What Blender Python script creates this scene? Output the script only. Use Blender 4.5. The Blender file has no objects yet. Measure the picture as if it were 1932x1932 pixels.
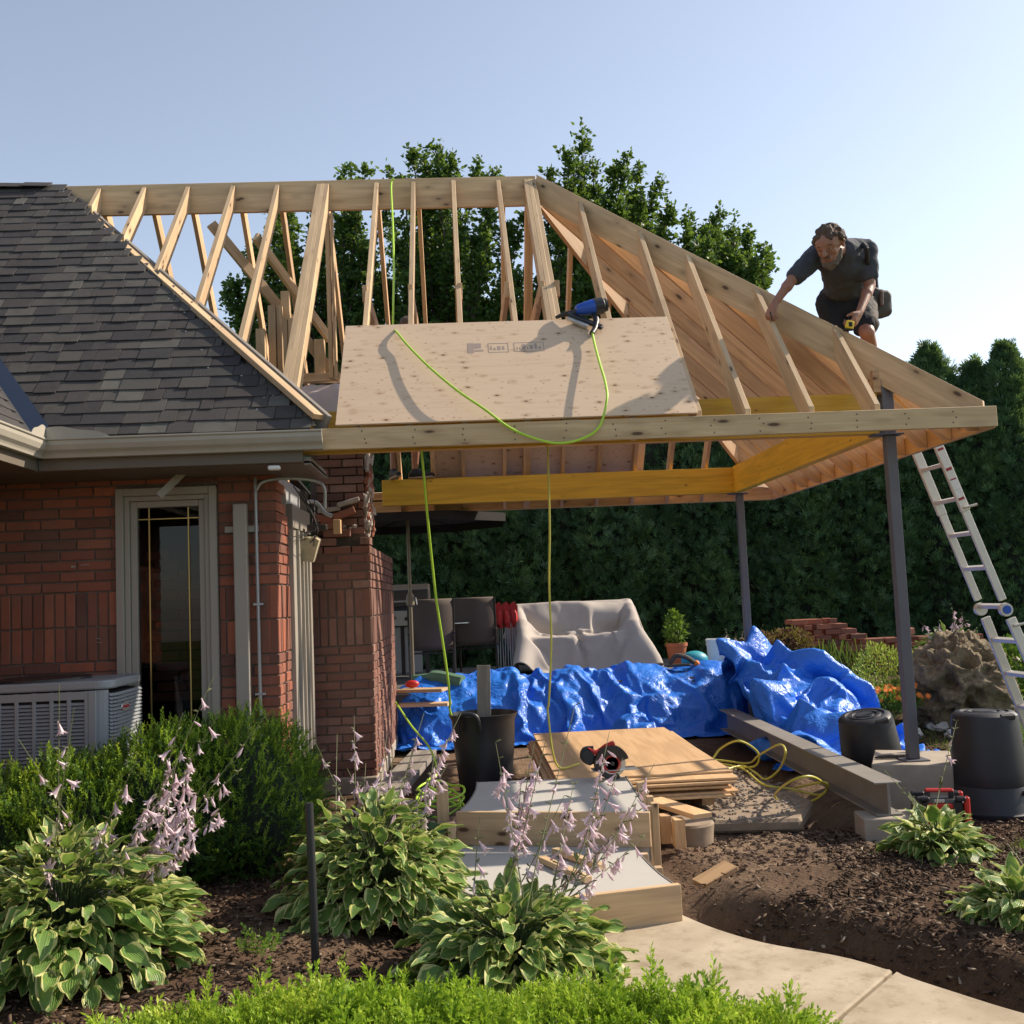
import bpy, bmesh, math, random
import numpy as np
from mathutils import Vector, Matrix, noise, Euler
random.seed(11)
rng = np.random.default_rng(11)
sc = bpy.context.scene
col = sc.collection
R = math.radians

# ------------------------------------------------------------------ camera, world, sun
EYE = Vector((0, 0, 1.6))
CR = Vector((0.99798, -0.046967, -0.042774)).normalized()
CF = Vector((0.050442, 0.995175, 0.084157)).normalized()
CU = CR.cross(CF).normalized(); CR = CF.cross(CU).normalized()
cam = bpy.data.objects.new('camera', bpy.data.cameras.new('camera'))
col.objects.link(cam)
cam.matrix_world = Matrix(((CR.x, CU.x, -CF.x, 0), (CR.y, CU.y, -CF.y, 0), (CR.z, CU.z, -CF.z, 1.6), (0, 0, 0, 1)))
cam.data.sensor_width = 36; cam.data.lens = 36.0
cam.data.clip_start = 0.05; cam.data.clip_end = 2000
sc.camera = cam
SUN_EL, SUN_AZ = R(37), R(70)      # azimuth measured from +Y towards +X
SUN = Vector((math.sin(SUN_AZ) * math.cos(SUN_EL), math.cos(SUN_AZ) * math.cos(SUN_EL), math.sin(SUN_EL)))
w = bpy.data.worlds.new('World'); sc.world = w; w.use_nodes = True
nt = w.node_tree
sky = nt.nodes.new('ShaderNodeTexSky'); sky.sky_type = 'NISHITA'; sky.sun_disc = False
sky.sun_elevation = SUN_EL; sky.sun_rotation = SUN_AZ
sky.air_density = 1.0; sky.dust_density = 0.75; sky.ozone_density = 1.4; sky.altitude = 100
hs = nt.nodes.new('ShaderNodeHueSaturation'); hs.inputs['Saturation'].default_value = 0.66     # summer haze: a greyer blue all over
nt.links.new(sky.outputs[0], hs.inputs['Color']); nt.links.new(hs.outputs[0], nt.nodes['Background'].inputs[0])
nt.nodes['Background'].inputs[1].default_value = 0.114
sun = bpy.data.objects.new('sun', bpy.data.lights.new('sun', 'SUN'))
col.objects.link(sun)
sun.data.energy = 4.2; sun.data.angle = R(0.6); sun.data.color = (1.0, 0.87, 0.70)
sun.rotation_euler = (-SUN).to_track_quat('-Z', 'Y').to_euler()
sc.view_settings.view_transform = 'Standard'
sc.view_settings.look = 'None'
sc.view_settings.exposure = 0.80
sc.view_settings.gamma = 1.0
sc.view_settings.use_curve_mapping = False

# points of the place measured along sight lines, always on a named real plane
def ray(x, y):
    return CF + CR * ((x - 966) / 1932) + CU * ((966 - y) / 1932)
def at(x, y, Y):
    d = ray(x, y); return EYE + d * (Y / d.y)
def onz(x, y, z):
    d = ray(x, y); return EYE + d * ((z - 1.6) / d.z)
def onx(x, y, X):
    d = ray(x, y); return EYE + d * (X / d.x)

# ------------------------------------------------------------------ object helpers
def mesh_np(name, V, F, uv=None, smooth=False):
    V = np.asarray(V, dtype=np.float32); F = np.asarray(F, dtype=np.int32)
    me = bpy.data.meshes.new(name)
    k = F.shape[1]
    me.vertices.add(len(V)); me.vertices.foreach_set('co', V.ravel())
    me.loops.add(F.size); me.loops.foreach_set('vertex_index', F.ravel())
    me.polygons.add(len(F))
    me.polygons.foreach_set('loop_start', np.arange(0, F.size, k, dtype=np.int32))
    me.polygons.foreach_set('loop_total', np.full(len(F), k, dtype=np.int32))
    if uv is not None:
        l = me.uv_layers.new(name='UVMap')
        l.data.foreach_set('uv', np.asarray(uv, dtype=np.float32)[F.ravel()].ravel())
    me.update(calc_edges=True)
    if smooth: me.polygons.foreach_set('use_smooth', np.ones(len(F), dtype=bool))
    return me

def link(name, me, mat=None, parent=None, loc=None):
    o = bpy.data.objects.new(name, me); col.objects.link(o)
    if mat is not None and me is not None and len(me.materials) == 0: me.materials.append(mat)
    if parent is not None:
        o.parent = parent
        if parent.type == 'EMPTY' and loc is None:
            o.matrix_parent_inverse = Matrix.Translation(parent.location).inverted() if not parent.get('_rz') else \
                (Matrix.Translation(parent.location) @ Matrix.Rotation(parent['_rz'], 4, 'Z')).inverted()
    if loc is not None: o.location = loc
    return o
def tag(o, label=None, cat=None, group=None, kind=None):
    if label: o['label'] = label
    if cat: o['category'] = cat
    if group: o['group'] = group
    if kind: o['kind'] = kind
    return o
def thing(name, label, cat, loc=(0, 0, 0), group=None):
    o = bpy.data.objects.new(name, None); col.objects.link(o); o.location = loc
    o.empty_display_size = .1
    return tag(o, label, cat, group)

class B:
    """collects solids, then links them as one mesh"""
    def __init__(s): s.v = []; s.f = []
    def add(s, V, F):
        n = len(s.v); s.v += [Vector(p) for p in V]; s.f += [tuple(i + n for i in f) for f in F]; return s
    def box(s, c, d, m=None):
        x, y, z = d[0] / 2, d[1] / 2, d[2] / 2
        P = [Vector(p) for p in ((-x, -y, -z), (x, -y, -z), (x, y, -z), (-x, y, -z), (-x, -y, z), (x, -y, z), (x, y, z), (-x, y, z))]
        if m is not None: P = [m @ p for p in P]
        c = Vector(c)
        return s.add([p + c for p in P], [(0, 3, 2, 1), (4, 5, 6, 7), (0, 1, 5, 4), (1, 2, 6, 5), (2, 3, 7, 6), (3, 0, 4, 7)])
    def box2(s, a, b):
        a = Vector(a); b = Vector(b); return s.box((a + b) / 2, [abs(q) for q in (b - a)])
    def beam(s, a, b, wd, ht, up=(0, 0, 1), off=0.0):
        """bar from a to b, width wd, height ht, top face at the line if off = -ht/2"""
        a = Vector(a); b = Vector(b); L = (b - a); l = L.length; L = L / l
        side = L.cross(Vector(up)).normalized(); u = side.cross(L).normalized()
        m = Matrix((L, side, u)).transposed()
        return s.box((a + b) / 2 + u * off, (l, wd, ht), m)
    def prism(s, poly, ext):
        poly = [Vector(p) for p in poly]; ext = Vector(ext); n = len(poly)
        V = poly + [p + ext for p in poly]
        F = [tuple(range(n))[::-1], tuple(range(n, 2 * n))] + [(i, (i + 1) % n, n + (i + 1) % n, n + i) for i in range(n)]
        return s.add(V, F)
    def tube(s, pts, r, n=8, cap=True):
        pts = [Vector(p) for p in pts]; m = len(pts)
        rr = r if hasattr(r, '__len__') else [r] * m
        V = []; prev = None
        for i, p in enumerate(pts):
            t = (pts[min(i + 1, m - 1)] - pts[max(i - 1, 0)]).normalized()
            if prev is None:
                prev = t.orthogonal().normalized()
            prev = (prev - t * prev.dot(t)).normalized(); q = t.cross(prev)
            V += [p + (prev * math.cos(2 * math.pi * k / n) + q * math.sin(2 * math.pi * k / n)) * rr[i] for k in range(n)]
        F = [(i * n + k, i * n + (k + 1) % n, (i + 1) * n + (k + 1) % n, (i + 1) * n + k) for i in range(m - 1) for k in range(n)]
        if cap: F += [tuple(range(n))[::-1], tuple((m - 1) * n + k for k in range(n))]
        return s.add(V, F)
    def lathe(s, prof, c=(0, 0, 0), n=28, m=None, cap=True):
        V = []; c = Vector(c)
        for r, z in prof:
            for k in range(n):
                p = Vector((r * math.cos(2 * math.pi * k / n), r * math.sin(2 * math.pi * k / n), z))
                if m is not None: p = m @ p
                V.append(p + c)
        L = len(prof)
        F = [(i * n + k, i * n + (k + 1) % n, (i + 1) * n + (k + 1) % n, (i + 1) * n + k) for i in range(L - 1) for k in range(n)]
        if cap: F += [tuple(range(n))[::-1], tuple((L - 1) * n + k for k in range(n))]
        return s.add(V, F)
    def ball(s, c, r, sc_=(1, 1, 1), n=10, m=None, jit=0):
        P = [(max(1e-4, r * math.sin(math.pi * i / n)), -r * math.cos(math.pi * i / n)) for i in range(n + 1)]
        V0 = len(s.v); s.lathe(P, (0, 0, 0), n + 4, cap=False)
        for i in range(V0, len(s.v)):
            p = s.v[i]
            if jit: p = p * (1 + jit * noise.noise(p * (1.7 / r) + Vector(c) * 7))
            p = Vector((p.x * sc_[0], p.y * sc_[1], p.z * sc_[2]))
            if m is not None: p = m @ p
            s.v[i] = p + Vector(c)
        return s
    def mesh(s, name, bevel=0, smooth=False, grain=None, seg=1):
        me = bpy.data.meshes.new(name)
        me.from_pydata([tuple(p) for p in s.v], [], s.f)
        if bevel or True:
            bm = bmesh.new(); bm.from_mesh(me)
            bmesh.ops.recalc_face_normals(bm, faces=bm.faces)
            if bevel:
                ed = [e for e in bm.edges if len(e.link_faces) == 2 and e.calc_face_angle(0) > .5]
                bmesh.ops.bevel(bm, geom=ed, offset=bevel, segments=seg, affect='EDGES', profile=.5, clamp_overlap=True)
            if grain is not None:
                L = Vector(grain).normalized(); uvl = bm.loops.layers.uv.new('UVMap')
                for f in bm.faces:
                    T = f.normal.cross(L)
                    if T.length < .3: T = L.orthogonal(); U = T.cross(f.normal)
                    else: U = L
                    T.normalize()
                    for lp in f.loops: lp[uvl].uv = (lp.vert.co.dot(U), lp.vert.co.dot(T))
            bm.to_mesh(me); bm.free()
        if smooth:
            for p in me.polygons: p.use_smooth = True
            try: me.set_sharp_from_angle(angle=R(38))
            except Exception: pass
        return me
    def build(s, name, mat, parent=None, **k):
        return link(name, s.mesh(name, **k), mat, parent)

def catmull(P, n=8):
    P = [Vector(p) for p in P]; P = [P[0] * 2 - P[1]] + P + [P[-1] * 2 - P[-2]]; out = []
    for i in range(1, len(P) - 2):
        a, b, c, d = P[i - 1:i + 3]
        for k in range(n):
            t = k / n
            out.append(.5 * ((2 * b) + (c - a) * t + (2 * a - 5 * b + 4 * c - d) * t * t + (3 * b - a - 3 * c + d) * t ** 3))
    out.append(P[-2]); return out

# ------------------------------------------------------------------ materials
class N:
    def __init__(s, name):
        s.m = bpy.data.materials.new(name); s.m.use_nodes = True; s.t = s.m.node_tree
        s.p = s.t.nodes['Principled BSDF']; s.o = s.t.nodes['Material Output']
    def n(s, ty, **k):
        nd = s.t.nodes.new(ty)
        for a, b in k.items():
            if isinstance(a, str) and a.startswith('i_'):
                key = a[2:]
                nd.inputs[int(key) if key.isdigit() else key.replace('_', ' ')].default_value = b
            else: setattr(nd, a, b)
        return nd
    def l(s, a, b): s.t.links.new(a, b)
    def coord(s, kind='Object', scale=(1, 1, 1), rnd=0.0):
        tc = s.n('ShaderNodeTexCoord'); mp = s.n('ShaderNodeMapping'); mp.inputs['Scale'].default_value = scale
        s.l(tc.outputs[kind], mp.inputs['Vector'])
        if rnd:
            oi = s.n('ShaderNodeObjectInfo'); mu = s.n('ShaderNodeMath', operation='MULTIPLY'); mu.inputs[1].default_value = rnd
            s.l(oi.outputs['Random'], mu.inputs[0])
            cb = s.n('ShaderNodeCombineXYZ'); s.l(mu.outputs[0], cb.inputs[0]); s.l(mu.outputs[0], cb.inputs[1])
            s.l(cb.outputs[0], mp.inputs['Location'])
        return mp.outputs[0]
    def noise(s, v, scale, detail=4, rough=.55, dist=0.0):
        nd = s.n('ShaderNodeTexNoise'); nd.inputs['Scale'].default_value = scale; nd.inputs['Detail'].default_value = detail
        nd.inputs['Roughness'].default_value = rough; nd.inputs['Distortion'].default_value = dist
        if v is not None: s.l(v, nd.inputs['Vector'])
        return nd.outputs['Fac']
    def vor(s, v, scale, feature='F1', out='Distance', rnd=1.0):
        nd = s.n('ShaderNodeTexVoronoi', feature=feature); nd.inputs['Scale'].default_value = scale
        nd.inputs['Randomness'].default_value = rnd
        if v is not None: s.l(v, nd.inputs['Vector'])
        return nd.outputs[out]
    def ramp(s, v, stops, interp='LINEAR'):
        nd = s.n('ShaderNodeValToRGB'); cr = nd.color_ramp; cr.interpolation = interp
        while len(cr.elements) < len(stops): cr.elements.new(.5)
        for e, (p, c) in zip(cr.elements, stops):
            e.position = p; e.color = (c[0], c[1], c[2], 1) if hasattr(c, '__len__') else (c, c, c, 1)
        s.l(v, nd.inputs[0]); return nd.outputs[0]
    def mix(s, f, a, b, mode='MIX'):
        nd = s.n('ShaderNodeMix', data_type='RGBA', blend_type=mode)
        for sock, x in ((nd.inputs[0], f), (nd.inputs[6], a), (nd.inputs[7], b)):
            if isinstance(x, (int, float)): sock.default_value = x
            elif isinstance(x, (tuple, list)): sock.default_value = (*x[:3], 1)
            else: s.l(x, sock)
        return nd.outputs[2]
    def math(s, op, a, b=None, c=None):
        nd = s.n('ShaderNodeMath', operation=op)
        for i, x in enumerate((a, b, c)):
            if x is None: continue
            if isinstance(x, (int, float)): nd.inputs[i].default_value = x
            else: s.l(x, nd.inputs[i])
        return nd.outputs[0]
    def bump(s, h, strength=.3, dist=.01):
        nd = s.n('ShaderNodeBump'); nd.inputs['Strength'].default_value = strength; nd.inputs['Distance'].default_value = dist
        s.l(h, nd.inputs['Height']); s.l(nd.outputs[0], s.p.inputs['Normal']); return nd
    def island(s):
        g = s.n('ShaderNodeNewGeometry'); oi = s.n('ShaderNodeObjectInfo')
        a = s.math('ADD', g.outputs['Random Per Island'], oi.outputs['Random'])
        a = s.math('MULTIPLY', a, 7.31); return s.math('FRACT', a)
    def orand(s): return s.n('ShaderNodeObjectInfo').outputs['Random']
    def fin(s, c=None, rough=.6, metal=0, spec=None):
        if c is not None:
            if isinstance(c, (tuple, list)): s.p.inputs['Base Color'].default_value = (*c[:3], 1)
            else: s.l(c, s.p.inputs['Base Color'])
        if isinstance(rough, (int, float)): s.p.inputs['Roughness'].default_value = rough
        else: s.l(rough, s.p.inputs['Roughness'])
        s.p.inputs['Metallic'].default_value = metal
        if spec is not None: s.p.inputs['Specular IOR Level'].default_value = spec
        return s.m
    def translucent(s, c, amount=.35):
        tr = s.n('ShaderNodeBsdfTranslucent'); mx = s.n('ShaderNodeMixShader'); mx.inputs[0].default_value = amount
        if isinstance(c, (tuple, list)): tr.inputs[0].default_value = (*c[:3], 1)
        else: s.l(c, tr.inputs[0])
        s.l(s.p.outputs[0], mx.inputs[1]); s.l(tr.outputs[0], mx.inputs[2]); s.l(mx.outputs[0], s.o.inputs[0])

def simple(name, c, rough=.6, metal=0, nz=.0, nscale=20, bump=0, spec=None):
    a = N(name)
    if nz or bump:
        f = a.noise(a.coord('Object', rnd=9.0), nscale, 5, .6)
        cc = a.mix(f, tuple(q * (1 - nz) for q in c), tuple(min(1, q * (1 + nz)) for q in c))
        if bump: a.bump(f, bump, .01)
        return a.fin(cc, rough, metal, spec)
    return a.fin(c, rough, metal, spec)

def wood(name, light, dark, knot=.0, stain=.35, rough=.65, knotc=(.09, .045, .02), kscale=(3.0, 9.0)):
    a = N(name)
    uv = a.coord('UV', (1, 1, 1), 17.0)
    g1 = a.noise(a.n_map(uv, (2.2, 55, 1)), 1.0, 5, .65, .4)
    g2 = a.noise(a.n_map(uv, (.9, 11, 1)), 1.0, 3, .5, 1.2)
    bl = a.noise(a.n_map(uv, (1.6, 3.0, 1)), 1.0, 3, .6)
    c = a.mix(a.ramp(g1, [(.3, 0.0), (.72, 1.0)]), light, dark)
    c = a.mix(a.ramp(g2, [(.42, 0.0), (.62, .55)]), c, tuple(q * .72 for q in dark))
    c = a.mix(a.ramp(bl, [(.45, 0.0), (.75, stain)]), c, (light[0] * .62, light[1] * .60, light[2] * .62))
    rv = a.ramp(a.orand(), [(0, .80), (1, 1.14)])
    c = a.mix(1.0, c, rv, 'MULTIPLY')
    if knot:
        kv = a.vor(a.n_map(uv, (kscale[0], kscale[1], 1)), 1.0)
        km = a.ramp(kv, [(.0, 1.0), (knot * .55, 1.0), (knot, .0)])
        kk = a.ramp(kv, [(knot, .45), (knot * 2.3, .0)])
        c = a.mix(kk, c, tuple(q * .55 for q in dark)); c = a.mix(km, c, knotc)
    a.bump(g1, .25, .002)
    return a.fin(c, rough)
def _n_map(s, v, sc_):
    mp = s.n('ShaderNodeMapping'); mp.inputs['Scale'].default_value = sc_; s.l(v, mp.inputs['Vector']); return mp.outputs[0]
N.n_map = _n_map

M = {}
M['lumber'] = wood('spruce_lumber', (.68, .49, .29), (.54, .355, .19), knot=.15, stain=.55, kscale=(3.6, 8.5))
M['lumber_warm'] = wood('spruce_lumber_warm', (.66, .43, .24), (.51, .30, .145), knot=.14, stain=.4, kscale=(3.2, 8))
M['fascia'] = wood('spruce_fascia', (.66, .485, .285), (.54, .36, .18), knot=.17, stain=.5, kscale=(3.2, 11))
M['lvl'] = wood('yellow_laminated_beam', (.80, .47, .035), (.66, .35, .018), knot=.075, stain=.25, rough=.5, knotc=(.16, .05, .01), kscale=(5, 9))
M['greywood'] = wood('weathered_wood', (.30, .27, .235), (.19, .165, .14), knot=.06, stain=.5)
M['deck'] = wood('deck_wood', (.17, .155, .145), (.105, .095, .09), stain=.5)
M['plyedge'] = wood('plywood_orange', (.70, .47, .26), (.60, .36, .17), knot=.03, stain=.2)

def ply():
    a = N('plywood_face')
    uv = a.coord('UV', (1, 1, 1), 5.0)
    g1 = a.noise(a.n_map(uv, (3, 90, 1)), 1.0, 5, .7, .3)
    g2 = a.noise(a.n_map(uv, (1.2, 14, 1)), 1.0, 4, .6, 1.5)
    bl = a.noise(uv, 1.6, 3, .6)
    c = a.mix(g1, (.655, .485, .33), (.575, .40, .26))
    c = a.mix(a.ramp(g2, [(.5, 0.0), (.66, .4)]), c, (.49, .33, .21))
    c = a.mix(a.ramp(bl, [(.4, 0.0), (.7, .3)]), c, (.68, .50, .37))
    for sx, sy, th, ci, off in ((6.5, 12.0, .125, (.10, .045, .022), 0), (14.0, 24.0, .095, (.14, .065, .03), 3.3)):
        kv = a.vor(a.n_map(uv, (sx, sy, 1)), 1.0)
        halo = a.ramp(kv, [(th, .5), (th * 2.6, .0)])
        c = a.mix(halo, c, (.40, .235, .12))
        c = a.mix(a.ramp(kv, [(th * .5, 1.0), (th, 0.0)]), c, ci)
    a.bump(g1, .2, .001)
    return a.fin(c, .7)
M['ply'] = ply()

def brick(name, cols, bright=1.0):
    a = N(name)
    i = a.island()
    c = a.ramp(i, [(k / (len(cols) - 1), tuple(q * bright for q in x)) for k, x in enumerate(cols)])
    v = a.coord('Object', (1, 1, 1), 13.0)
    f = a.noise(v, 45, 6, .7); g = a.noise(v, 9, 4, .6)
    c = a.mix(a.ramp(g, [(.35, 0.0), (.7, .55)]), c, (.12 * bright, .062 * bright, .045 * bright))
    c = a.mix(a.ramp(f, [(.62, 0.0), (.78, .45)]), c, (.30, .20, .16))
    ds = a.noise(a.n('ShaderNodeNewGeometry').outputs['Position'], 2.2, 4, .6)
    c = a.mix(a.ramp(ds, [(.35, .03), (.7, .26)]), c, (.27, .17, .135))
    a.bump(f, .5, .004)
    return a.fin(c, .85, spec=.25)
BR = [(.150, .042, .025), (.25, .068, .036), (.095, .036, .026), (.33, .10, .05), (.17, .05, .03), (.082, .036, .029), (.28, .075, .038), (.20, .07, .045)]
M['brick'] = brick('red_brown_brick', BR, 1.4)
M['brick_dusty'] = brick('dusty_chimney_brick', [(.15, .062, .045), (.20, .088, .062), (.105, .055, .045), (.26, .15, .12), (.17, .07, .05), (.12, .058, .046), (.22, .11, .085)], 1.25)
M['footing'] = simple('muddy_concrete', (.27, .205, .145), .95, nz=.4, nscale=8, bump=.5)
M['mortar'] = simple('mortar', (.15, .12, .10), .95, nz=.35, nscale=30, bump=.5)
M['mortar_light'] = simple('old_mortar', (.36, .31, .27), .95, nz=.4, nscale=18, bump=.8)

def shingle():
    a = N('asphalt_shingle')
    v = a.n('ShaderNodeNewGeometry').outputs['Position']
    i = a.orand()
    c = a.ramp(i, [(0, (.032, .031, .034)), (.2, (.062, .055, .056)), (.4, (.042, .042, .044)), (.6, (.084, .078, .070)), (.8, (.054, .046, .046)), (1, (.13, .123, .108))])
    g = a.noise(v, 260, 2, .8); h = a.noise(v, 7, 4, .6); h2 = a.noise(v, 1.1, 3, .6)
    c = a.mix(a.ramp(g, [(.55, 0.0), (.75, .6)]), c, (.20, .19, .175))
    c = a.mix(a.ramp(h, [(.5, 0.0), (.75, .35)]), c, (.022, .021, .024))
    c = a.mix(a.ramp(h2, [(.5, 0.0), (.7, .3)]), c, (.085, .075, .065))
    a.bump(g, .7, .003)
    return a.fin(c, .92, spec=.2)
M['shingle'] = shingle()
M['underlay'] = simple('roof_underlay', (.022, .021, .022), .9, nz=.3)
M['trim'] = simple('taupe_aluminium_trim', (.315, .285, .245), .45, nz=.10, nscale=3)
M['gutter'] = simple('taupe_gutter', (.37, .335, .28), .38, nz=.14, nscale=5)
M['gutter_lit'] = M['gutter']
M['soffit'] = simple('brown_soffit', (.13, .105, .08), .6, nz=.15, nscale=4)
M['steel'] = simple('grey_primed_steel', (.105, .10, .115), .45, nz=.18, nscale=6, spec=.5)
M['ibeam'] = simple('weathered_steel_beam', (.21, .19, .165), .55, nz=.35, nscale=4, bump=.1)
M['concrete'] = simple('raw_concrete', (.33, .28, .225), .9, nz=.38, nscale=6, bump=.25)
M['black_plastic'] = simple('black_plastic', (.017, .017, .020), .42, nz=.3, nscale=8, bump=.05)
M['bin'] = simple('charcoal_bin_plastic', (.012, .012, .017), .5, nz=.35, nscale=5, bump=.08)
M['red_plastic'] = simple('red_plastic', (.50, .022, .018), .4)
M['blue_plastic'] = simple('blue_tool_plastic', (.012, .075, .42), .35)
M['darkmetal'] = simple('dark_bronze_metal', (.045, .036, .032), .4, metal=.5)
M['silver'] = simple('brushed_silver', (.55, .54, .52), .35, metal=.8, nz=.1)
M['ladder'] = simple('ladder_aluminium', (.60, .555, .49), .42, metal=.45, nz=.12, nscale=7)
M['galv'] = simple('galvanised_conduit', (.34, .35, .37), .4, metal=.5, nz=.1)
M['white_plastic'] = simple('white_plastic', (.72, .73, .72), .4, nz=.05)
M['hose_green'] = simple('lime_air_hose', (.42, .66, .05), .4, nz=.1)
M['hose_yellow'] = simple('yellow_air_hose', (.52, .47, .07), .45, nz=.2)
M['terracotta'] = simple('terracotta', (.42, .14, .07), .8, nz=.2, bump=.2)
M['sling'] = simple('brown_sling_fabric', (.085, .062, .05), .8, nz=.2, nscale=3)
M['cover'] = simple('beige_furniture_cover', (.40, .35, .31), .85, nz=.14, nscale=3, bump=.15)
M['acmetal'] = simple('grey_air_conditioner_paint', (.25, .265, .28), .45, nz=.1, nscale=5)
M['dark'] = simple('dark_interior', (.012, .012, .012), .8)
M['ink'] = simple('faded_stamp_ink', (.33, .25, .21), .8)
M['skin'] = simple('tanned_skin', (.30, .135, .085), .5, nz=.18, nscale=22, bump=.05)
M['skin'].node_tree.nodes['Principled BSDF'].inputs['Subsurface Weight'].default_value = .06
M['shirt'] = simple('charcoal_tee', (.048, .052, .066), .9, nz=.25, nscale=12, bump=.3)
M['shorts'] = simple('black_work_shorts', (.009, .010, .015), .85, nz=.3, nscale=9, bump=.3)
M['shorts_grey'] = simple('grey_brown_shorts', (.085, .07, .06), .9, nz=.25, nscale=9, bump=.3)
M['hair'] = simple('greying_brown_hair', (.085, .055, .038), .8, nz=.5, nscale=60, bump=.8)
M['beard'] = simple('grey_beard', (.13, .10, .082), .9, nz=.5, nscale=60, bump=.8)
M['leather'] = simple('tool_pouch_leather', (.07, .06, .05), .7, nz=.3, bump=.3)
M['strap'] = simple('black_webbing', (.012, .012, .014), .7)
M['tape'] = simple('yellow_tape_case', (.75, .50, .02), .4)
M['blade'] = simple('saw_blade_steel', (.55, .55, .55), .3, metal=.9)
M['flower_o'] = simple('orange_petals', (.75, .20, .02), .6, nz=.2)
M['stone'] = simple('white_cobble', (.50, .47, .43), .8, nz=.15, bump=.3)
M['teal'] = simple('teal_plastic', (.02, .30, .36), .5)
M['poly'] = N('poly_sheeting')
def _poly():
    a = M['poly']; a.fin((.62, .56, .56), .35)
    f = a.noise(a.coord('Object'), 5, 4, .6); a.bump(f, .4, .02)
    tr = a.n('ShaderNodeBsdfTransparent'); mx = a.n('ShaderNodeMixShader'); mx.inputs[0].default_value = .22
    a.l(a.p.outputs[0], mx.inputs[1]); a.l(tr.outputs[0], mx.inputs[2]); a.l(mx.outputs[0], a.o.inputs[0]); return a.m
M['poly'] = _poly()
def _glass():
    a = N('window_glass')
    gl = a.n('ShaderNodeBsdfGlossy'); gl.inputs['Roughness'].default_value = .015; gl.inputs[0].default_value = (.9, .9, .92, 1)
    tr = a.n('ShaderNodeBsdfTransparent'); tr.inputs[0].default_value = (.62, .62, .62, 1)
    fr = a.n('ShaderNodeFresnel'); fr.inputs[0].default_value = 1.6
    f = a.math('MULTIPLY_ADD', fr.outputs[0], .30, .005)
    mx = a.n('ShaderNodeMixShader'); a.l(f, mx.inputs[0]); a.l(tr.outputs[0], mx.inputs[1]); a.l(gl.outputs[0], mx.inputs[2])
    a.l(mx.outputs[0], a.o.inputs[0]); return a.m
M['glass'] = _glass()
M['brass'] = simple('brass_came', (.50, .36, .12), .35, metal=.6)

def tarpm():
    a = N('blue_tarpaulin')
    v = a.coord('Object')
    h = a.noise(v, 2.0, 3, .5)
    def ridge(sc_, det, dist): return a.math('ABSOLUTE', a.math('SUBTRACT', a.noise(v, sc_, det, .5, dist), .5))
    r1 = ridge(7, 1, 1.2); r2 = ridge(15, 2, .8); r3 = ridge(30, 1, .5)
    c = a.mix(h, (.014, .12, .60), (.03, .22, .78))
    s_ = a.math('ADD', a.math('MULTIPLY', r1, 1.6), a.math('ADD', a.math('MULTIPLY', r2, .9), a.math('MULTIPLY', r3, .35)))
    a.bump(s_, .85, .018)
    return a.fin(c, .42, spec=.45)
M['tarp'] = tarpm()

def leafm(name, stops, tr=.35, rough=.5, nscale=1.2, tcol=None, bumpv=0):
    """foliage: colour differs leaf to leaf and patch to patch, lets light through"""
    a = N(name)
    i = a.island(); p = a.noise(a.coord('Object'), nscale, 3, .6)
    f = a.math('MULTIPLY_ADD', i, .55, a.math('MULTIPLY_ADD', p, 1.1, -.3))
    c = a.ramp(f, stops)
    a.fin(c, rough, spec=.3)
    a.translucent(a.mix(.35, c, tcol or (.30, .42, .03)), tr)
    return a.m
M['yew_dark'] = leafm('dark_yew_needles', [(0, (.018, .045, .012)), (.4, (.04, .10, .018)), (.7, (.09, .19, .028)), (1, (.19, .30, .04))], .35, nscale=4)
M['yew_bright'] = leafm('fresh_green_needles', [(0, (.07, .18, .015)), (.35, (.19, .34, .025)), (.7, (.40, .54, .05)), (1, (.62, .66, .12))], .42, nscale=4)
M['cedar'] = leafm('cedar_sprays', [(0, (.022, .055, .036)), (.45, (.052, .115, .056)), (.75, (.095, .185, .075)), (1, (.16, .27, .10))], .28, nscale=1.6)
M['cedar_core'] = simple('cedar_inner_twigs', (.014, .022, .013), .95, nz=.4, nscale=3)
M['maple'] = leafm('tree_leaves', [(0, (.022, .055, .016)), (.5, (.045, .10, .024)), (.8, (.08, .155, .036)), (1, (.14, .21, .06))], .4, nscale=.8)
M['bark'] = simple('bark', (.07, .055, .045), .9, nz=.4, nscale=12, bump=.6)
M['stem'] = simple('shaded_green_stem', (.045, .075, .022), .6, nz=.3)  # shade among the hosta leaves is put into this dark green
M['stem_dry'] = simple('flower_scape', (.14, .15, .06), .6, nz=.35)
M['shrub_y'] = leafm('yellow_green_leaves', [(0, (.12, .20, .03)), (.5, (.28, .36, .05)), (1, (.50, .52, .12))], .35)
M['shrub_r'] = leafm('russet_leaves', [(0, (.06, .02, .014)), (.5, (.13, .045, .03)), (1, (.26, .12, .08))], .3)
M['herb'] = leafm('garden_leaves', [(0, (.04, .10, .02)), (.5, (.10, .20, .03)), (1, (.22, .32, .06))], .35)
M['grass'] = leafm('grass_blades', [(0, (.04, .09, .015)), (.5, (.08, .15, .025)), (1, (.16, .22, .05))], .3)
M['petal'] = leafm('lilac_petals', [(0, (.60, .44, .52)), (.5, (.74, .58, .63)), (1, (.84, .74, .76))], .35, tcol=(.7, .45, .55), nscale=30)

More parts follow.
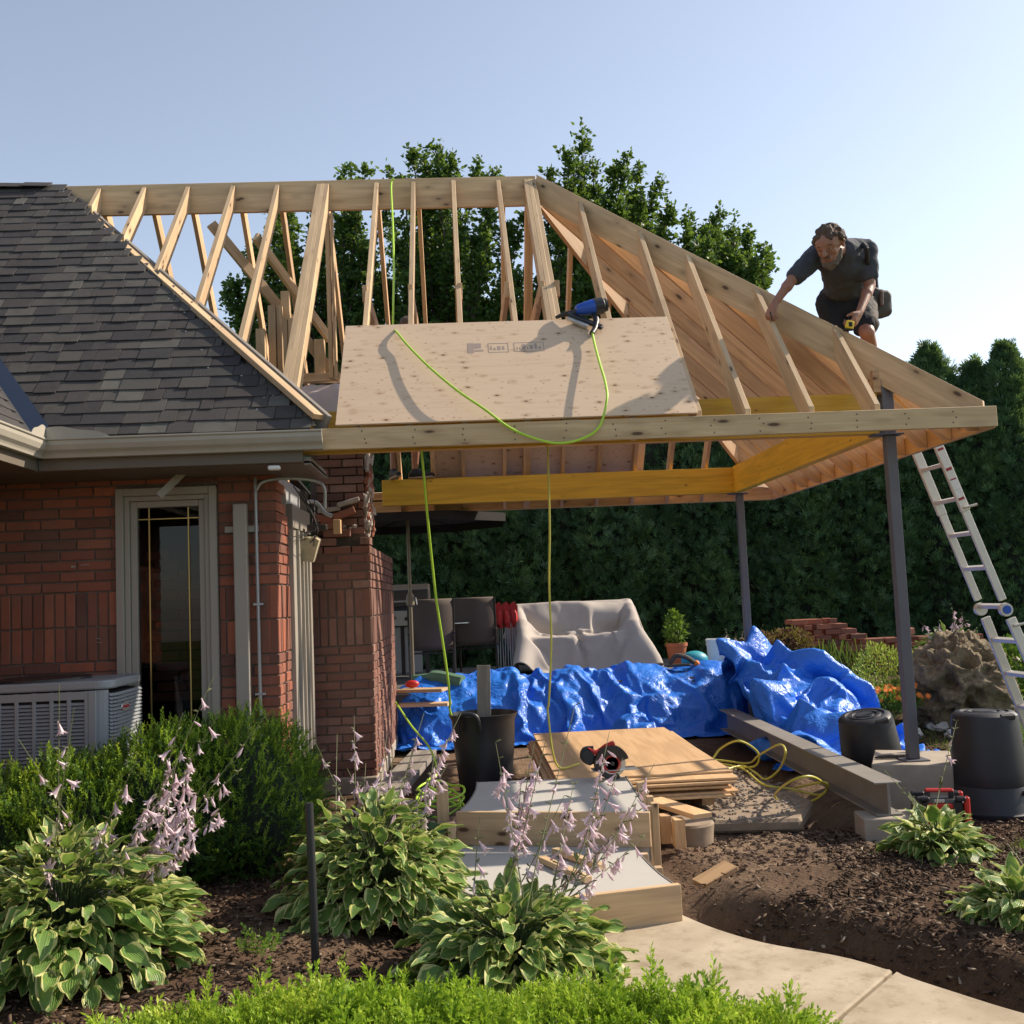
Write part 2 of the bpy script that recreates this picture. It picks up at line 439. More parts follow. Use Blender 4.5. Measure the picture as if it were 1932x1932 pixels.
def hosta(name='hosta_leaf', gc=((.075, .155, .035), (.17, .28, .065)), mc=((.48, .50, .15), (.66, .62, .28)), edge=.36):
    a = N(name)
    tc = a.n('ShaderNodeTexCoord'); sp = a.n('ShaderNodeSeparateXYZ'); a.l(tc.outputs['UV'], sp.inputs[0])
    d = a.math('ABSOLUTE', a.math('SUBTRACT', sp.outputs[0], .5))
    nz = a.noise(a.coord('UV', (2.5, 1.2, 1), 11.0), 3.0, 3, .6)
    m = a.math('ADD', d, a.math('MULTIPLY_ADD', nz, .30, -.15))
    mask = a.ramp(m, [(edge, 0.0), (edge + .035, 1.0)])
    r = a.orand()
    g = a.mix(r, gc[0], gc[1]); mg = a.mix(r, mc[0], mc[1])
    st = a.noise(a.coord('UV', (16, .8, 1), 11.0), 1.5, 2, .5)
    g = a.mix(a.ramp(st, [(.45, 0.0), (.65, .55)]), g, tuple(min(1, q * 1.6) for q in gc[1]))
    c = a.mix(mask, g, mg)
    br = a.noise(a.coord('UV', (5, 5, 1), 23.0), 1.3, 3, .6)
    c = a.mix(a.ramp(br, [(.62, 0.0), (.70, .7)]), c, (.40, .24, .08))
    wv = a.n('ShaderNodeTexWave', wave_type='BANDS'); wv.inputs['Scale'].default_value = 3.2; wv.inputs['Distortion'].default_value = .6
    a.l(a.coord('UV', (1, .12, 1)), wv.inputs[0]); a.bump(wv.outputs[1], .35, .006)
    a.fin(c, .42, spec=.4)
    a.translucent(a.mix(.3, c, (.35, .45, .05)), .30)
    return a.m
M['hosta'] = hosta()
M['hosta_green'] = hosta('green_hosta_leaf', ((.03, .075, .03), (.07, .14, .05)), ((.2, .28, .1), (.35, .42, .18)), .44)

def groundm():
    a = N('soil_and_mulch')
    v = a.coord('Object')
    at_ = a.n('ShaderNodeAttribute', attribute_name='zone'); z = at_.outputs['Color']
    sp = a.n('ShaderNodeSeparateColor'); a.l(z, sp.inputs[0])
    n1 = a.noise(v, 38, 6, .75); n2 = a.noise(v, 3.0, 5, .65); n3 = a.vor(a.n_map(v, (1, 2.2, 1)), 42)
    mul = a.mix(n1, (.032, .019, .012), (.16, .098, .062))
    mul = a.mix(a.ramp(n3, [(.1, .5), (.35, 0.0)]), mul, (.13, .085, .06))
    mul = a.mix(a.ramp(n2, [(.45, 0.0), (.7, .6)]), mul, (.085, .050, .032))
    dirt = a.mix(n1, (.17, .112, .070), (.34, .24, .16))
    dirt = a.mix(a.ramp(n2, [(.42, 0.0), (.6, .8)]), dirt, (.115, .072, .046))
    gravel = a.mix(a.ramp(n3, [(.1, 1.0), (.5, 0.0)]), (.16, .125, .095), (.34, .30, .25))
    lawn = a.mix(n1, (.035, .075, .016), (.09, .15, .03))
    c = a.mix(sp.outputs[0], mul, dirt); c = a.mix(sp.outputs[1], c, gravel); c = a.mix(sp.outputs[2], c, lawn)
    a.bump(a.math('ADD', n1, a.math('MULTIPLY', n3, .7)), .8, .02)
    return a.fin(c, .95, spec=.15)
M['ground'] = groundm()
def pathm():
    a = N('broomed_concrete')
    v = a.coord('Object')
    n1 = a.noise(v, 70, 5, .7); n2 = a.noise(v, 2.2, 5, .65); n3 = a.noise(v, 12, 4, .7)
    c = a.mix(a.ramp(n2, [(.3, 0.0), (.7, 1.0)]), (.31, .25, .175), (.49, .415, .31))
    c = a.mix(a.ramp(n3, [(.52, 0.0), (.70, .6)]), c, (.20, .145, .095))
    c = a.mix(a.ramp(n1, [(.6, 0.0), (.8, .4)]), c, (.22, .18, .14))
    a.bump(n1, .25, .004)
    return a.fin(c, .9, spec=.2)
M['path'] = pathm()
def slabm():
    a = N('fresh_concrete')
    v = a.coord('Object')
    n1 = a.noise(v, 80, 5, .7); n2 = a.noise(v, 3.0, 5, .65)
    c = a.mix(n2, (.38, .365, .335), (.47, .45, .415))
    c = a.mix(a.ramp(n1, [(.68, 0.0), (.8, .6)]), c, (.25, .22, .19))
    a.bump(n1, .1, .003)
    return a.fin(c, .75)
M['slab'] = slabm()
def rockm():
    a = N('weathered_limestone')
    v = a.coord('Object')
    n1 = a.noise(v, 5, 8, .7, .6); n2 = a.noise(v, 22, 6, .7)
    c = a.ramp(n1, [(.3, (.06, .042, .026)), (.5, (.22, .165, .10)), (.62, (.34, .27, .175)), (.8, (.15, .12, .065))])
    c = a.mix(a.ramp(n2, [(.6, 0.0), (.75, .5)]), c, (.38, .34, .27))
    a.bump(a.math('ADD', n1, n2), .9, .05)
    return a.fin(c, .9)
M['rock'] = rockm()
# ------------------------------------------------------------------ ground, path
Y0, YR, YB, XE, XR, ZT, ZR = 6.773, 9.338, 11.857, 3.70, 0.829, 2.776, 5.558
SL = (ZR - ZT) / (YR - Y0); SB = (ZR - ZT) / (YB - YR); SX = (ZR - ZT) / (XE - XR)
PATH_R = [(0.93, 5.32), (0.998, 5.165), (1.12, 4.90), (1.294, 4.66), (1.582, 4.41), (1.80, 4.05), (2.02, 3.72), (2.5, 3.2), (3.2, 2.7)]
def sst(a, b, x):
    t = np.clip((x - a) / (b - a), 0, 1); return t * t * (3 - 2 * t)
def path_side(x, y):
    """distance to the right of the path's right edge (rough)"""
    xs = np.interp(-y, [-p[1] for p in PATH_R], [p[0] for p in PATH_R]); return x - xs
def gz(x, y):
    x = np.asarray(x, float); y = np.asarray(y, float)
    d = path_side(x, y)
    bed = sst(.05, .42, d) * .13 * sst(6.05, 5.35, y)
    bed = bed + .04 * np.exp(-((x - 2.2) ** 2 / .5 + (y - 5.5) ** 2 / .4)) * sst(.05, .5, d)
    ditch = -.10 * np.exp(-((d - .07) / .10) ** 2) * sst(5.3, 4.9, y)
    hole = -.18 * np.exp(-((x - 3.15) ** 2 / .05 + (y - 5.75) ** 2 / .03))
    back = .50 * sst(9.5, 13.5, y) * sst(3.1, 4.4, x)
    left = .10 * sst(-.2, -.8, x) * sst(6.6, 5.8, y)
    trench = -.13 * np.exp(-((y - 5.72) / .20) ** 2) * sst(1.0, 1.25, x) * sst(2.4, 1.5, x)
    rut = -.16 * np.exp(-((x - 2.45) / .22) ** 2) * sst(6.7, 7.1, y) * sst(10.8, 10.0, y)
    far = .35 * sst(14, 18, y)
    return bed + ditch + hole + np.maximum(back, far) + left + trench + rut
def gzn(x, y):
    return float(gz(x, y)) + .018 * noise.noise(Vector((x * 2.3, y * 2.3, 0))) + .012 * noise.noise(Vector((x * 9, y * 9, 3)))
def grid_ground():
    xs = np.concatenate([np.linspace(-300, -12, 8), np.linspace(-11, -4, 20), np.arange(-3.9, 5.0, .035), np.linspace(5.1, 14, 60), np.linspace(16, 300, 10)])
    ys = np.concatenate([np.linspace(-40, 1.5, 14), np.arange(1.7, 9.6, .035), np.linspace(9.7, 20, 90), np.linspace(22, 600, 14)])
    X, Yg = np.meshgrid(xs, ys); Z = gz(X, Yg)
    inn = (X > -4) & (X < 5.1) & (Yg > 1.6) & (Yg < 10)
    zz = Z.copy()
    for j in range(X.shape[0]):
        for i in range(X.shape[1]):
            if inn[j, i]:
                x, y = X[j, i], Yg[j, i]
                d = path_side(x, y); k = .25 if (-1.9 < d < .03 and y < 5.4 and x > .1) else 1.0
                zz[j, i] += k * (.022 * noise.noise(Vector((x * 2.3, y * 2.3, 0))) + .017 * noise.noise(Vector((x * 9, y * 9, 3))) + .011 * noise.noise(Vector((x * 27, y * 27, 5))))
            else: zz[j, i] += .03 * noise.noise(Vector((X[j, i], Yg[j, i], 2)))
    n, m = X.shape
    idx = np.arange(n * m).reshape(n, m)
    F = np.stack([idx[:-1, :-1], idx[:-1, 1:], idx[1:, 1:], idx[1:, :-1]], -1).reshape(-1, 4)
    me = mesh_np('ground', np.stack([X, Yg, zz], -1).reshape(-1, 3), F, smooth=True)
    ca = me.color_attributes.new('zone', 'FLOAT_COLOR', 'POINT')
    dirt = sst(1.2, 1.5, X) * sst(5.35, 5.9, Yg) * sst(9.8, 9.0, Yg) * sst(3.3, 2.7, X)
    dirt = np.maximum(dirt, .75 * np.exp(-((X - 1.5) ** 2 / .22 + (Yg - 5.45) ** 2 / .22)))
    dirt = np.maximum(dirt, .9 * sst(9.0, 9.6, Yg) * sst(2.8, 2.2, X)); dirt = np.maximum(dirt, .6 * np.exp(-((X + .75) ** 2 / .09 + (Yg - 5.0) ** 2 / .3)))
    grav = .9 * np.exp(-((X - 2.0) ** 2 / .22 + (Yg - 8.0) ** 2 / 1.1))
    lawn = sst(4.6, 5.1, X) * sst(5.5, 6.5, Yg) * sst(12.6, 12.0, Yg); lawn = np.maximum(lawn, sst(15, 18, Yg)); lawn = np.maximum(lawn, sst(-6, -9, X)); lawn = np.maximum(lawn, sst(7, 9, X)); lawn = np.maximum(lawn, sst(1.0, -2, Yg))
    C = np.stack([dirt, grav, lawn, np.ones_like(X)], -1).reshape(-1, 4).astype(np.float32)
    ca.data.foreach_set('color', C.ravel())
    o = link('ground', me, M['ground']); tag(o, 'brown soil and bark mulch ground of the yard', kind='structure'); return o
grid_ground()

def poly_slab(name, pts, z0, z1, mat, parent=None, bevel=.006):
    b = B(); b.prism([(p[0], p[1], z0) for p in pts], (0, 0, z1 - z0)); return b.build(name, mat, parent, bevel=bevel)
pr = [(p[0], p[1]) for p in catmull([(x, y, 0) for x, y in PATH_R], 5)]
J0, J1 = (1.33, 3.86), (1.70, 4.26)   # the control joint
left = [(.30, 2.2), (.20, 3.2), (.15, 4.2), (.05, 4.95), (.3, 5.3)]
far_part = [p for p in pr if p[1] > 4.27] + [(1.695, 4.262), (1.325, 3.862), (.95, 3.40), (.22, 2.85)] + [(.17, 3.8), (.1, 4.5), (.02, 5.0), (.25, 5.32)]
near_part = [(1.705, 4.25)] + [p for p in pr if p[1] < 4.22] + [(3.2, 1.4), (.3, 1.4), (.225, 2.835), (.96, 3.388), (1.335, 3.85)]
pth = thing('concrete_path', 'curving concrete garden path with one saw cut joint', None, (1, 4, 0)); pth['kind'] = 'structure'
for pp in (far_part, near_part): poly_slab('path_slab', pp, -.08, .022, M['path'], pth, .008)

# ------------------------------------------------------------------ timber roof frame
frame = thing('roof_frame', 'unfinished timber hip roof frame on two steel posts', 'roof frame', (0, YR, 0))
def zf(y): return ZT + (y - Y0) * SL
def zb(y): return ZT + (YB - y) * SB
def zx(x): return ZT + (XE - x) * SX
def piece(name, b, mat='lumber', grain=(1, 0, 0), bevel=.002, parent=None, **k):
    return b.build(name, M[mat], parent or frame, grain=grain, bevel=bevel, **k)
def raft_front(x, w=.038, y1=YR - .02, y0=None, dv=.206, mat='lumber'):
    if y0 is None:
        a = Y0 + .04; yc = max(a + .01, Y0 + (dv - .14) / SL)
        pts = [(a, zf(a)), (y1, zf(y1)), (y1, zf(y1) - dv), (yc, ZT - .136), (a, ZT - .136)]
    else: pts = [(y0, zf(y0)), (y1, zf(y1)), (y1, zf(y1) - dv), (y0, zf(y0) - dv)]
    jx_ = random.uniform(-.004, .004) if y0 is None else 0
    b = B(); b.prism([(x + jx_, p[0], p[1] + jx_) for p in pts], (w, 0, 0))
    return piece('rafter', b, mat, (0, 1, SL))
def raft_back(x, w=.038, y1=YR + .02, y0=None, dv=.206, mat='lumber_warm'):
    a = YB - .04 if y0 is None else y0
    if y0 is None:
        yc = min(a - .01, YB - (dv - .14) / SB)
        pts = [(a, zb(a)), (y1, zb(y1)), (y1, zb(y1) - dv), (yc, ZT - .136), (a, ZT - .136)]
    else: pts = [(a, zb(a)), (y1, zb(y1)), (y1, zb(y1) - dv), (a, zb(a) - dv)]
    b = B(); b.prism([(x, p[0], p[1]) for p in pts], (w, 0, 0))
    return piece('rafter', b, mat, (0, 1, -SB))
def raft_right(y, w=.038, x1=XR, dv=.24, mat='lumber_warm'):
    a = XE - .04; xc = min(a - .01, XE - (dv - .14) / SX)
    pts = [(a, zx(a)), (x1, zx(x1)), (x1, zx(x1) - dv), (xc, ZT - .136), (a, ZT - .136)]
    b = B(); b.prism([(p[0], y, p[1]) for p in pts], (0, w, 0))
    return piece('rafter', b, mat, (1, 0, -SX))
def hip_y(x): return 6.777 + (-.92 - x) * .985     # old hip line where new rafters land
ridge_tops = [185, 270, 352, 437, 520, 598, 703, 772, 847, 932]
for i, px in enumerate(ridge_tops):
    x = at(px, 340, YR).x
    if px < 640:
        yl = hip_y(x) + .02
        for k in range(3 if px == 598 else 1):
            raft_front(x + .0385 * k, y0=yl if yl > Y0 + .1 else None)
    else: raft_front(x + .018)
    raft_back(x + .02 + (.04 if i % 2 else 0))
for k in range(3): raft_front(XR - .115 + .0385 * k, dv=.206)
for k in range(2): raft_back(XR - .10 + .0385 * k)
# ridge board
piece('ridge_board', B().box2((at(108, 343, YR).x, YR - .019, ZR - .286), (XR, YR + .019, ZR)), 'lumber', bevel=.003)
# hips
def hip(x1, y1, zt, ytop, mat):
    A = Vector((XR + .02, ytop, ZR)); E = Vector((x1, y1, zt)); dv = .285
    d = (E - A); hx = Vector((d.x, d.y, 0)).normalized(); s = Vector((hx.y, -hx.x, 0)) * .022
    t = (ZT - .02 - (E.z - dv)) / -(d.z) if False else 0
    low = E + Vector((0, 0, -.06)); k = (dv - .06) / (-d.z / Vector((d.x, d.y, 0)).length)
    c = low - hx * (k)
    pts = [A, E, low, c, A - Vector((0, 0, dv))]
    pts = [p - s for p in pts]
    b = B(); b.prism(pts, s * 2)
    return piece('hip_rafter', b, mat, tuple(d))
h1 = hip(XE - .06, Y0 + .055, ZT + .045, YR - .03, 'lumber')
h2 = hip(XE - .06, YB - .055, ZT + .045, YR + .03, 'lumber_warm')
# front jack rafters on the hip
def hipY_front(x): return YR - (x - XR) * (YR - Y0) / (XE - XR)
def hipY_back(x): return YR + (x - XR) * (YB - YR) / (XE - XR)
for px in (1413, 1533, 1657):
    x = at(px, 772, Y0 + .05).x - .03; raft_front(x, y1=hipY_front(x) - .03, dv=.25)
jx = [XR + .35, XR + .80]
for x in jx: raft_front(x, y1=hipY_front(x) - .03, dv=.25)
for k in range(6):
    x = XR + .33 + .41 * k; raft_back(x, y1=hipY_back(x) + .03, dv=.22)
# rafters of the right slope
for k in range(-6, 7):
    y = YR + k * .40 + (.02 if k else -.02)
    if not (Y0 + .12 < y < YB - .12): continue
    x1 = XR + abs(y - YR) / ((YR - Y0) if y < YR else (YB - YR)) * (XE - XR) + .035
    raft_right(y, x1=x1)
# fascia boards
piece('fascia_board', B().box2((-1.02, Y0, ZT - .142), (XE, Y0 + .038, ZT)), 'fascia', bevel=.003)
piece('fascia_board', B().box2((XE - .038, Y0 + .039, ZT - .15), (XE, YB - .039, ZT)), 'lumber_warm', grain=(0, 1, 0), bevel=.003)
piece('fascia_board', B().box2((-1.6, YB - .038, ZT - .15), (XE, YB, ZT)), 'lumber_warm', bevel=.003)
nb_ = B()
for k in range(13):
    x = -.62 + k * .335
    for q in range(3): nb_.lathe([(.0005, 0), (.0055, 0), (.0055, .0015), (.0005, .0015)], (x + random.uniform(-.015, .015), Y0 - .0005, ZT - .03 - q * .042 + random.uniform(-.008, .008)), 6, Matrix.Rotation(R(90), 3, 'X'))
nh = nb_.build('nail_heads', simple('dark_nail_heads', (.05, .03, .02), .6), frame); nh['kind'] = 'stuff'
# yellow beams
YF, YK, XB, ZBB = 7.27, 11.40, 3.10, 2.685
piece('yellow_beam', B().box2((-1.25, YF, ZBB), (XB - .02, YF + .089, ZBB + .30)), 'lvl', bevel=.003)
piece('yellow_beam', B().box2((XB, YF + .12, ZBB), (XB + .089, YK - .02, ZBB + .30)), 'lvl', grain=(0, 1, 0), bevel=.003)
xs_ = at(806, 930, YK).x
piece('yellow_beam', B().box2((-.86, YK, ZBB), (xs_ - .001, YK + .089, ZBB + .29)), 'lvl', bevel=.003)
piece('yellow_beam', B().box2((xs_ + .001, YK - .004, ZBB), (XB + .089, YK + .085, ZBB + .29)), 'lvl', bevel=.003)
# steel posts with cap plates
def post(x, y, z0, z1):
    b = B(); b.box2((x, y, z0 + .012), (x + .0762, y + .0762, z1))
    o = b.build('steel_post', M['steel'], frame, bevel=.006, seg=2)
    B().box2((x - .09, y - .02, z1 + .001), (x + .13, y + .11, z1 + .013)).build('cap_plate', M['steel'], o, bevel=.002)
    B().box2((x - .05, y - .05, z0), (x + .126, y + .126, z0 + .011)).build('base_plate', M['steel'], o, bevel=.002)
    return o
p1 = post(3.12, YF - .015, .33, ZBB - .014)
p2 = post(3.135, YK + .005, .05, ZBB - .014)
B().box2((3.115, YF - .008, ZBB + .001), (3.20, YF - .002, ZBB + .40)).build('post_bracket', M['steel'], frame, bevel=.001)
B().box2((3.115, YF + .10, ZBB + .001), (3.20, YF + .106, ZBB + .40)).build('post_bracket', M['steel'], frame, bevel=.001)
piece('blocking', B().box2((3.06, YF + .0, ZBB + .305), (3.24, YF + .09, ZBB + .47)), 'lumber_warm')
# collar ties
for px in (684, 770, 863, 952, 1018, 1046):
    x = at(px, 545, 8.0).x
    zt_ = 4.12; ya = Y0 + (zt_ - ZT) / SL - .04
    piece('collar_tie', B().box2((x, ya, zt_ - .13), (x + .038, YB - (zt_ - ZT) / SB + .02, zt_)), 'lumber_warm', grain=(0, 1, 0))
# braces over the old roof
for (ax, ay, bx, by, dy) in ((398, 422, 640, 718, 1.0), (482, 446, 622, 640, .9)):
    a = at(ax, ay, 8.95 - (ax - 398) * .0035); c = at(bx, by, 9.55)
    piece('brace', B().beam(a, c, .038, .09), 'lumber', grain=tuple(c - a))
# studs standing on the old wall
for (xa, xb, yt, Yd, yb_) in ((482, 499, 620, 8.75, 760), (505, 519, 576, 8.85, 770), (521, 531, 575, 8.86, 770), (529, 545, 549, 8.95, 775), (533, 541, 600, 8.70, 775), (543, 552, 600, 8.72, 775), (553, 561, 602, 8.74, 775), (612, 620, 398, 9.24, 712), (622, 627, 402, 9.22, 716), (592, 611, 640, 9.38, 713)):
    a = at(xa, yt, Yd); c = at(xb, yt, Yd)
    piece('stud', B().box2((a.x, Yd, 2.95 if yb_ > 720 else at(xa, yb_, Yd).z), (c.x, Yd + .088, a.z)), 'lumber', grain=(0, 0, 1))
a = at(556, 714, 9.4)
piece('top_plate', B().box2((a.x, 9.33, a.z - .05), (at(642, 714, 9.4).x, 9.42, a.z + .03)), 'lumber')
# nailer along the old hip
A_ = Vector((-.92, 6.80, ZT + .03)); E_ = Vector((-3.62, hip_y(-3.62) + .02, ZR + .0))
piece('nailer', B().beam(A_ + Vector((.055, .03, .02)), E_ + Vector((.055, .03, .0)), .038, .14, up=(0, 0, 1), off=-.02), 'greywood', grain=tuple(E_ - A_))
piece('nailer', B().beam(A_ + Vector((.0, .0, .055)), E_ + Vector((.0, .0, .035)), .088, .038, up=(0, 0, 1)), 'lumber', grain=tuple(E_ - A_))

# sheathing
def sheet(x0, y0, sgn, sl, z_of, L=2.438, Wd=1.219, t=.0125, name='plywood_sheet'):
    ang = math.atan(sl); c, s = math.cos(ang), math.sin(ang)
    up = Vector((0, sgn * c, s)); n = Vector((0, -sgn * s, c))
    a = Vector((x0, y0, z_of(y0))) + n * .002
    P = [a, a + Vector((L, 0, 0)), a + Vector((L, 0, 0)) + up * Wd, a + up * Wd]
    b = B(); b.prism(P, n * t); return piece(name, b, 'ply', (1, 0, 0), .0015), a, up, n
ply1, pa, pup, pn = sheet(-.806, Y0 + .012, 1, SL, zf)
ply2, *_ = sheet(at(813, 880, 11.6).x, YB - .02, -1, SB, zb)
ply3, *_ = sheet(at(813, 880, 11.6).x - .75, YB - .02, -1, SB, zb, L=.745, Wd=.10)
# grade stamp on the front sheet: three framed boxes with print bars
def stamp():
    b = B(); c0 = pa + pn * .0135
    def r(u0, v0, u1, v1):
        b.add([c0 + Vector((u0, 0, 0)) + pup * v0, c0 + Vector((u1, 0, 0)) + pup * v0, c0 + Vector((u1, 0, 0)) + pup * v1, c0 + Vector((u0, 0, 0)) + pup * v1], [(0, 1, 2, 3)])
    x = .905
    r(x, .80, x + .045, .93); r(x + .05, .82, x + .115, .84); r(x + .05, .86, x + .10, .925)
    for x0, x1 in ((x + .15, x + .30), (x + .34, x + .56)):
        r(x0, .80, x1, .806); r(x0, .915, x1, .921); r(x0, .806, x0 + .005, .915); r(x1 - .005, .806, x1, .915)
        xx = x0 + .02
        while xx < x1 - .03:
            ww = random.choice((.008, .016, .024)); h = random.choice((.03, .05, .07)); r(xx, .83, xx + ww, .83 + h); xx += ww + .012
    o = link('grade_stamp', b.mesh('grade_stamp'), M['ink'], frame)
stamp()

# ------------------------------------------------------------------ brick house
house = thing('brick_house', 'red brick bungalow with dark shingle roof and taupe gutter', 'house', (-2, 7.4, 0))
def brick_mesh(k):
    b = B(); b.box((0, -.045 + 0, 0), (.235, .09, .0635))
    me = b.mesh('brick_mesh', bevel=.004)
    for v in me.vertices:
        q = noise.noise_vector(v.co * 31 + Vector((k * 9, 0, 0)))
        v.co += q * .0022
    return me
BM = [brick_mesh(k) for k in range(5)]
for m_ in BM: m_.materials.append(M['brick'])
BM2 = []
for m_ in BM:
    q_ = m_.copy(); q_.materials.clear(); q_.materials.append(M['brick_dusty']); BM2.append(q_)
# local -Y is the outer side; the brick's face stands at y = -.09 .. so wall line = outer face after shift
counter = {}
def lay(parent, key, o, u, L, z0, z1, bands=(), holes=(), top=None, joined=None, limit=290, proud=0.0, keep=None):
    """stretcher courses with soldier bands; o = start point of the outer face line, u = direction along the wall"""
    u = Vector((u[0], u[1], 0)).normalized(); nrm = Vector((u.y, -u.x, 0)); rz = math.atan2(u.y, u.x)
    rows = []
    bands = sorted(bands)
    z = bands[0][0] if bands else z0
    zz = z
    while zz > z0 + .03: zz -= .075; rows.append((zz, 'h'))
    z = bands[0][0] if bands else z0
    for (b0, b1) in bands: rows.append((b0, 'v')); z = b1
    zz = z
    while zz < z1 - .03: rows.append((zz, 'h')); zz += .075
    jb = B()
    for ri, (z, ty) in enumerate(rows):
        step = .245 if ty == 'h' else .075
        off = -(.122 if (ri % 2) else 0) - random.uniform(0, .01) if ty == 'h' else 0
        a = off
        while a < L:
            s, e = max(0, a), min(L, a + step - .011)
            a += step
            hgt = .065 if ty == 'h' else .235
            segs = [(s, e)]
            for (h0, h1, k0, k1) in holes:
                if z + hgt > k0 and z < k1:
                    ns = []
                    for (p, q) in segs:
                        if q <= h0 or p >= h1: ns.append((p, q))
                        else:
                            if p < h0: ns.append((p, h0))
                            if q > h1: ns.append((h1, q))
                    segs = ns
            for (p, q) in segs:
                if q - p < .025: continue
                mid = (p + q) / 2
                if top is not None and z + hgt * .6 > top(mid): continue
                if keep is not None and not keep(mid, z): continue
                jit = random.uniform(-.002, .006) + proud
                pos = Vector(o) + u * mid + nrm * (jit) - nrm * .0
                pos.z = z + hgt / 2 + .005
                # mesh spans y in [-.09, 0] with outside at -.09: shift so that outside face lies on the wall line
                pos -= nrm * .09
                sx = (q - p) / .235
                if joined is not None and (joined(mid, z) or counter.get(key, 0) >= limit):
                    m = Matrix.Rotation(rz, 3, 'Z')
                    cc = pos + nrm * .045
                    if ty == 'h': jb.box(cc, (q - p, .09, .065), m)
                    else: jb.box(cc, (q - p, .09, .235), m)
                    continue
                br = bpy.data.objects.new('brick', (BM2 if key == 'ch' else BM)[random.randrange(5)]); col.objects.link(br)
                br.parent = parent
                counter[key] = counter.get(key, 0) + 1
                br.location = pos
                if ty == 'h': br.rotation_euler = (0, 0, rz + random.uniform(-.004, .004)); br.scale = (sx, 1, 1)
                else:
                    br.rotation_euler = Matrix.Rotation(rz, 4, 'Z').to_3x3().__matmul__(Matrix.Rotation(R(90), 3, 'Y')).to_euler()
                    br.scale = (1, 1, (q - p) / .065)
    if jb.v:
        o2 = jb.build('bricks', M['brick_dusty' if key == 'ch' else 'brick'], parent); o2['kind'] = 'stuff'
WY = 7.40
zband = at(100, 1252, WY).z
bands = ((zband, zband + .245), (zband + .245, zband + .49))
XL, XC = -3.33, -1.32
wx0, wx1, wz0, wz1 = at(218, 900, WY).x, at(410, 900, WY).x, .40, 2.50
fw = B(); 
fw.box2((XL - .1, WY + .012, 0), (wx0, WY + .2, 2.56)); fw.box2((wx1, WY + .012, 0), (XC - .012, WY + .2, 2.56)); fw.box2((wx0, WY + .012, wz1), (wx1, WY + .2, 2.56)); fw.box2((wx0, WY + .012, 0), (wx1, WY + .2, wz0))
fwall = fw.build('front_wall', M['mortar'], house)
lay(fwall, 'house', (XL, WY, 0), (1, 0), XC - XL, .28, 2.555, bands, [(wx0 - XL, wx1 - XL, wz0, wz1)])
# side wall with tall window
sw = B(); SY = [7.42, 7.90, 8.83, 9.05]
sw.box2((XC - .2, 7.60, 0), (XC - .012, SY[1], 2.5)); sw.box2((XC - .2, SY[2], 0), (XC - .012, SY[3], 2.6))
swall = sw.build('side_wall', M['mortar'], house)
def side_top(d): return 2.55 if d < .3 else (2.30 if d < .48 else (2.16 if d > 1.35 else 2.3))
lay(swall, 'house', (XC, WY + .002, 0), (0, 1), 1.65, .38, 2.6, bands, [(SY[1] - WY, SY[2] - WY, 0, 3)], top=side_top, limit=297, joined=lambda a, z: False)
# interior
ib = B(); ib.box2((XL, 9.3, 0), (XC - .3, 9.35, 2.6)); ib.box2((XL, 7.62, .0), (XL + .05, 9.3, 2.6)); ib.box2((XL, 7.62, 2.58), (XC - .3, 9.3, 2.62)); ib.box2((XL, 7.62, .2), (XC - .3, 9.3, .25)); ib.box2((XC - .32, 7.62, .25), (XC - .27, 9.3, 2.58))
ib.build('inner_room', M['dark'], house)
iw = B(); z = .95; r_ = 0
while z < 2.0:
    x = -2.36 + (.12 if r_ % 2 else 0) * .5; xe = -1.98 - max(0, (z - 1.75)) * .9
    while x < xe: iw.box2((x, 7.80, z), (min(x + .225, xe), 7.9, z + .065)); x += .235
    z += .075; r_ += 1
iwo = iw.build('reflected_bricks', M['brick'], house, bevel=.003); iwo['kind'] = 'stuff'  # bricks added behind the glass, standing in for a reflection in it
lm = B(); lm.lathe([(.022, 0), (.05, .06), (.045, .12), (.02, .15)], (-1.93, 7.95, 1.82), 12); lm.build('inner_lamp_shade', M['white_plastic'], house, smooth=True)
# front window
wf = thing('x', None, None); bpy.data.objects.remove(wf)
def ring(x0, x1, z0, z1, t, y0, y1, b):
    b.box2((x0, y0, z0), (x0 + t, y1, z1)); b.box2((x1 - t, y0, z0), (x1, y1, z1))
    b.box2((x0 + t, y0 + .001, z1 - t), (x1 - t, y1, z1)); b.box2((x0 + t, y0 + .001, z0), (x1 - t, y1, z0 + t))
b = B(); ring(wx0 + .004, wx1 - .004, wz0, wz1 - .004, .055, WY - .035, WY + .10, b); ring(wx0 + .06, wx1 - .06, wz0 + .056, wz1 - .06, .035, WY - .012, WY + .10, b); ring(wx0 + .096, wx1 - .096, wz0 + .092, wz1 - .096, .045, WY + .012, WY + .09, b)
win = b.build('window', M['trim'], house, bevel=.004)
gx0, gx1, gz1 = wx0 + .142, wx1 - .142, wz1 - .142
B().box2((gx0, WY + .045, wz0 + .13), (gx1, WY + .051, gz1)).build('glass_pane', M['glass'], win)
b = B()
for xx in (gx0 + .075, gx1 - .082): b.box2((xx, WY + .036, wz0 + .13), (xx + .008, WY + .042, gz1))
b.box2((gx0, WY + .035, gz1 - .085), (gx1, WY + .0355, gz1 - .078)); b.build('brass_came', M['brass'], win)
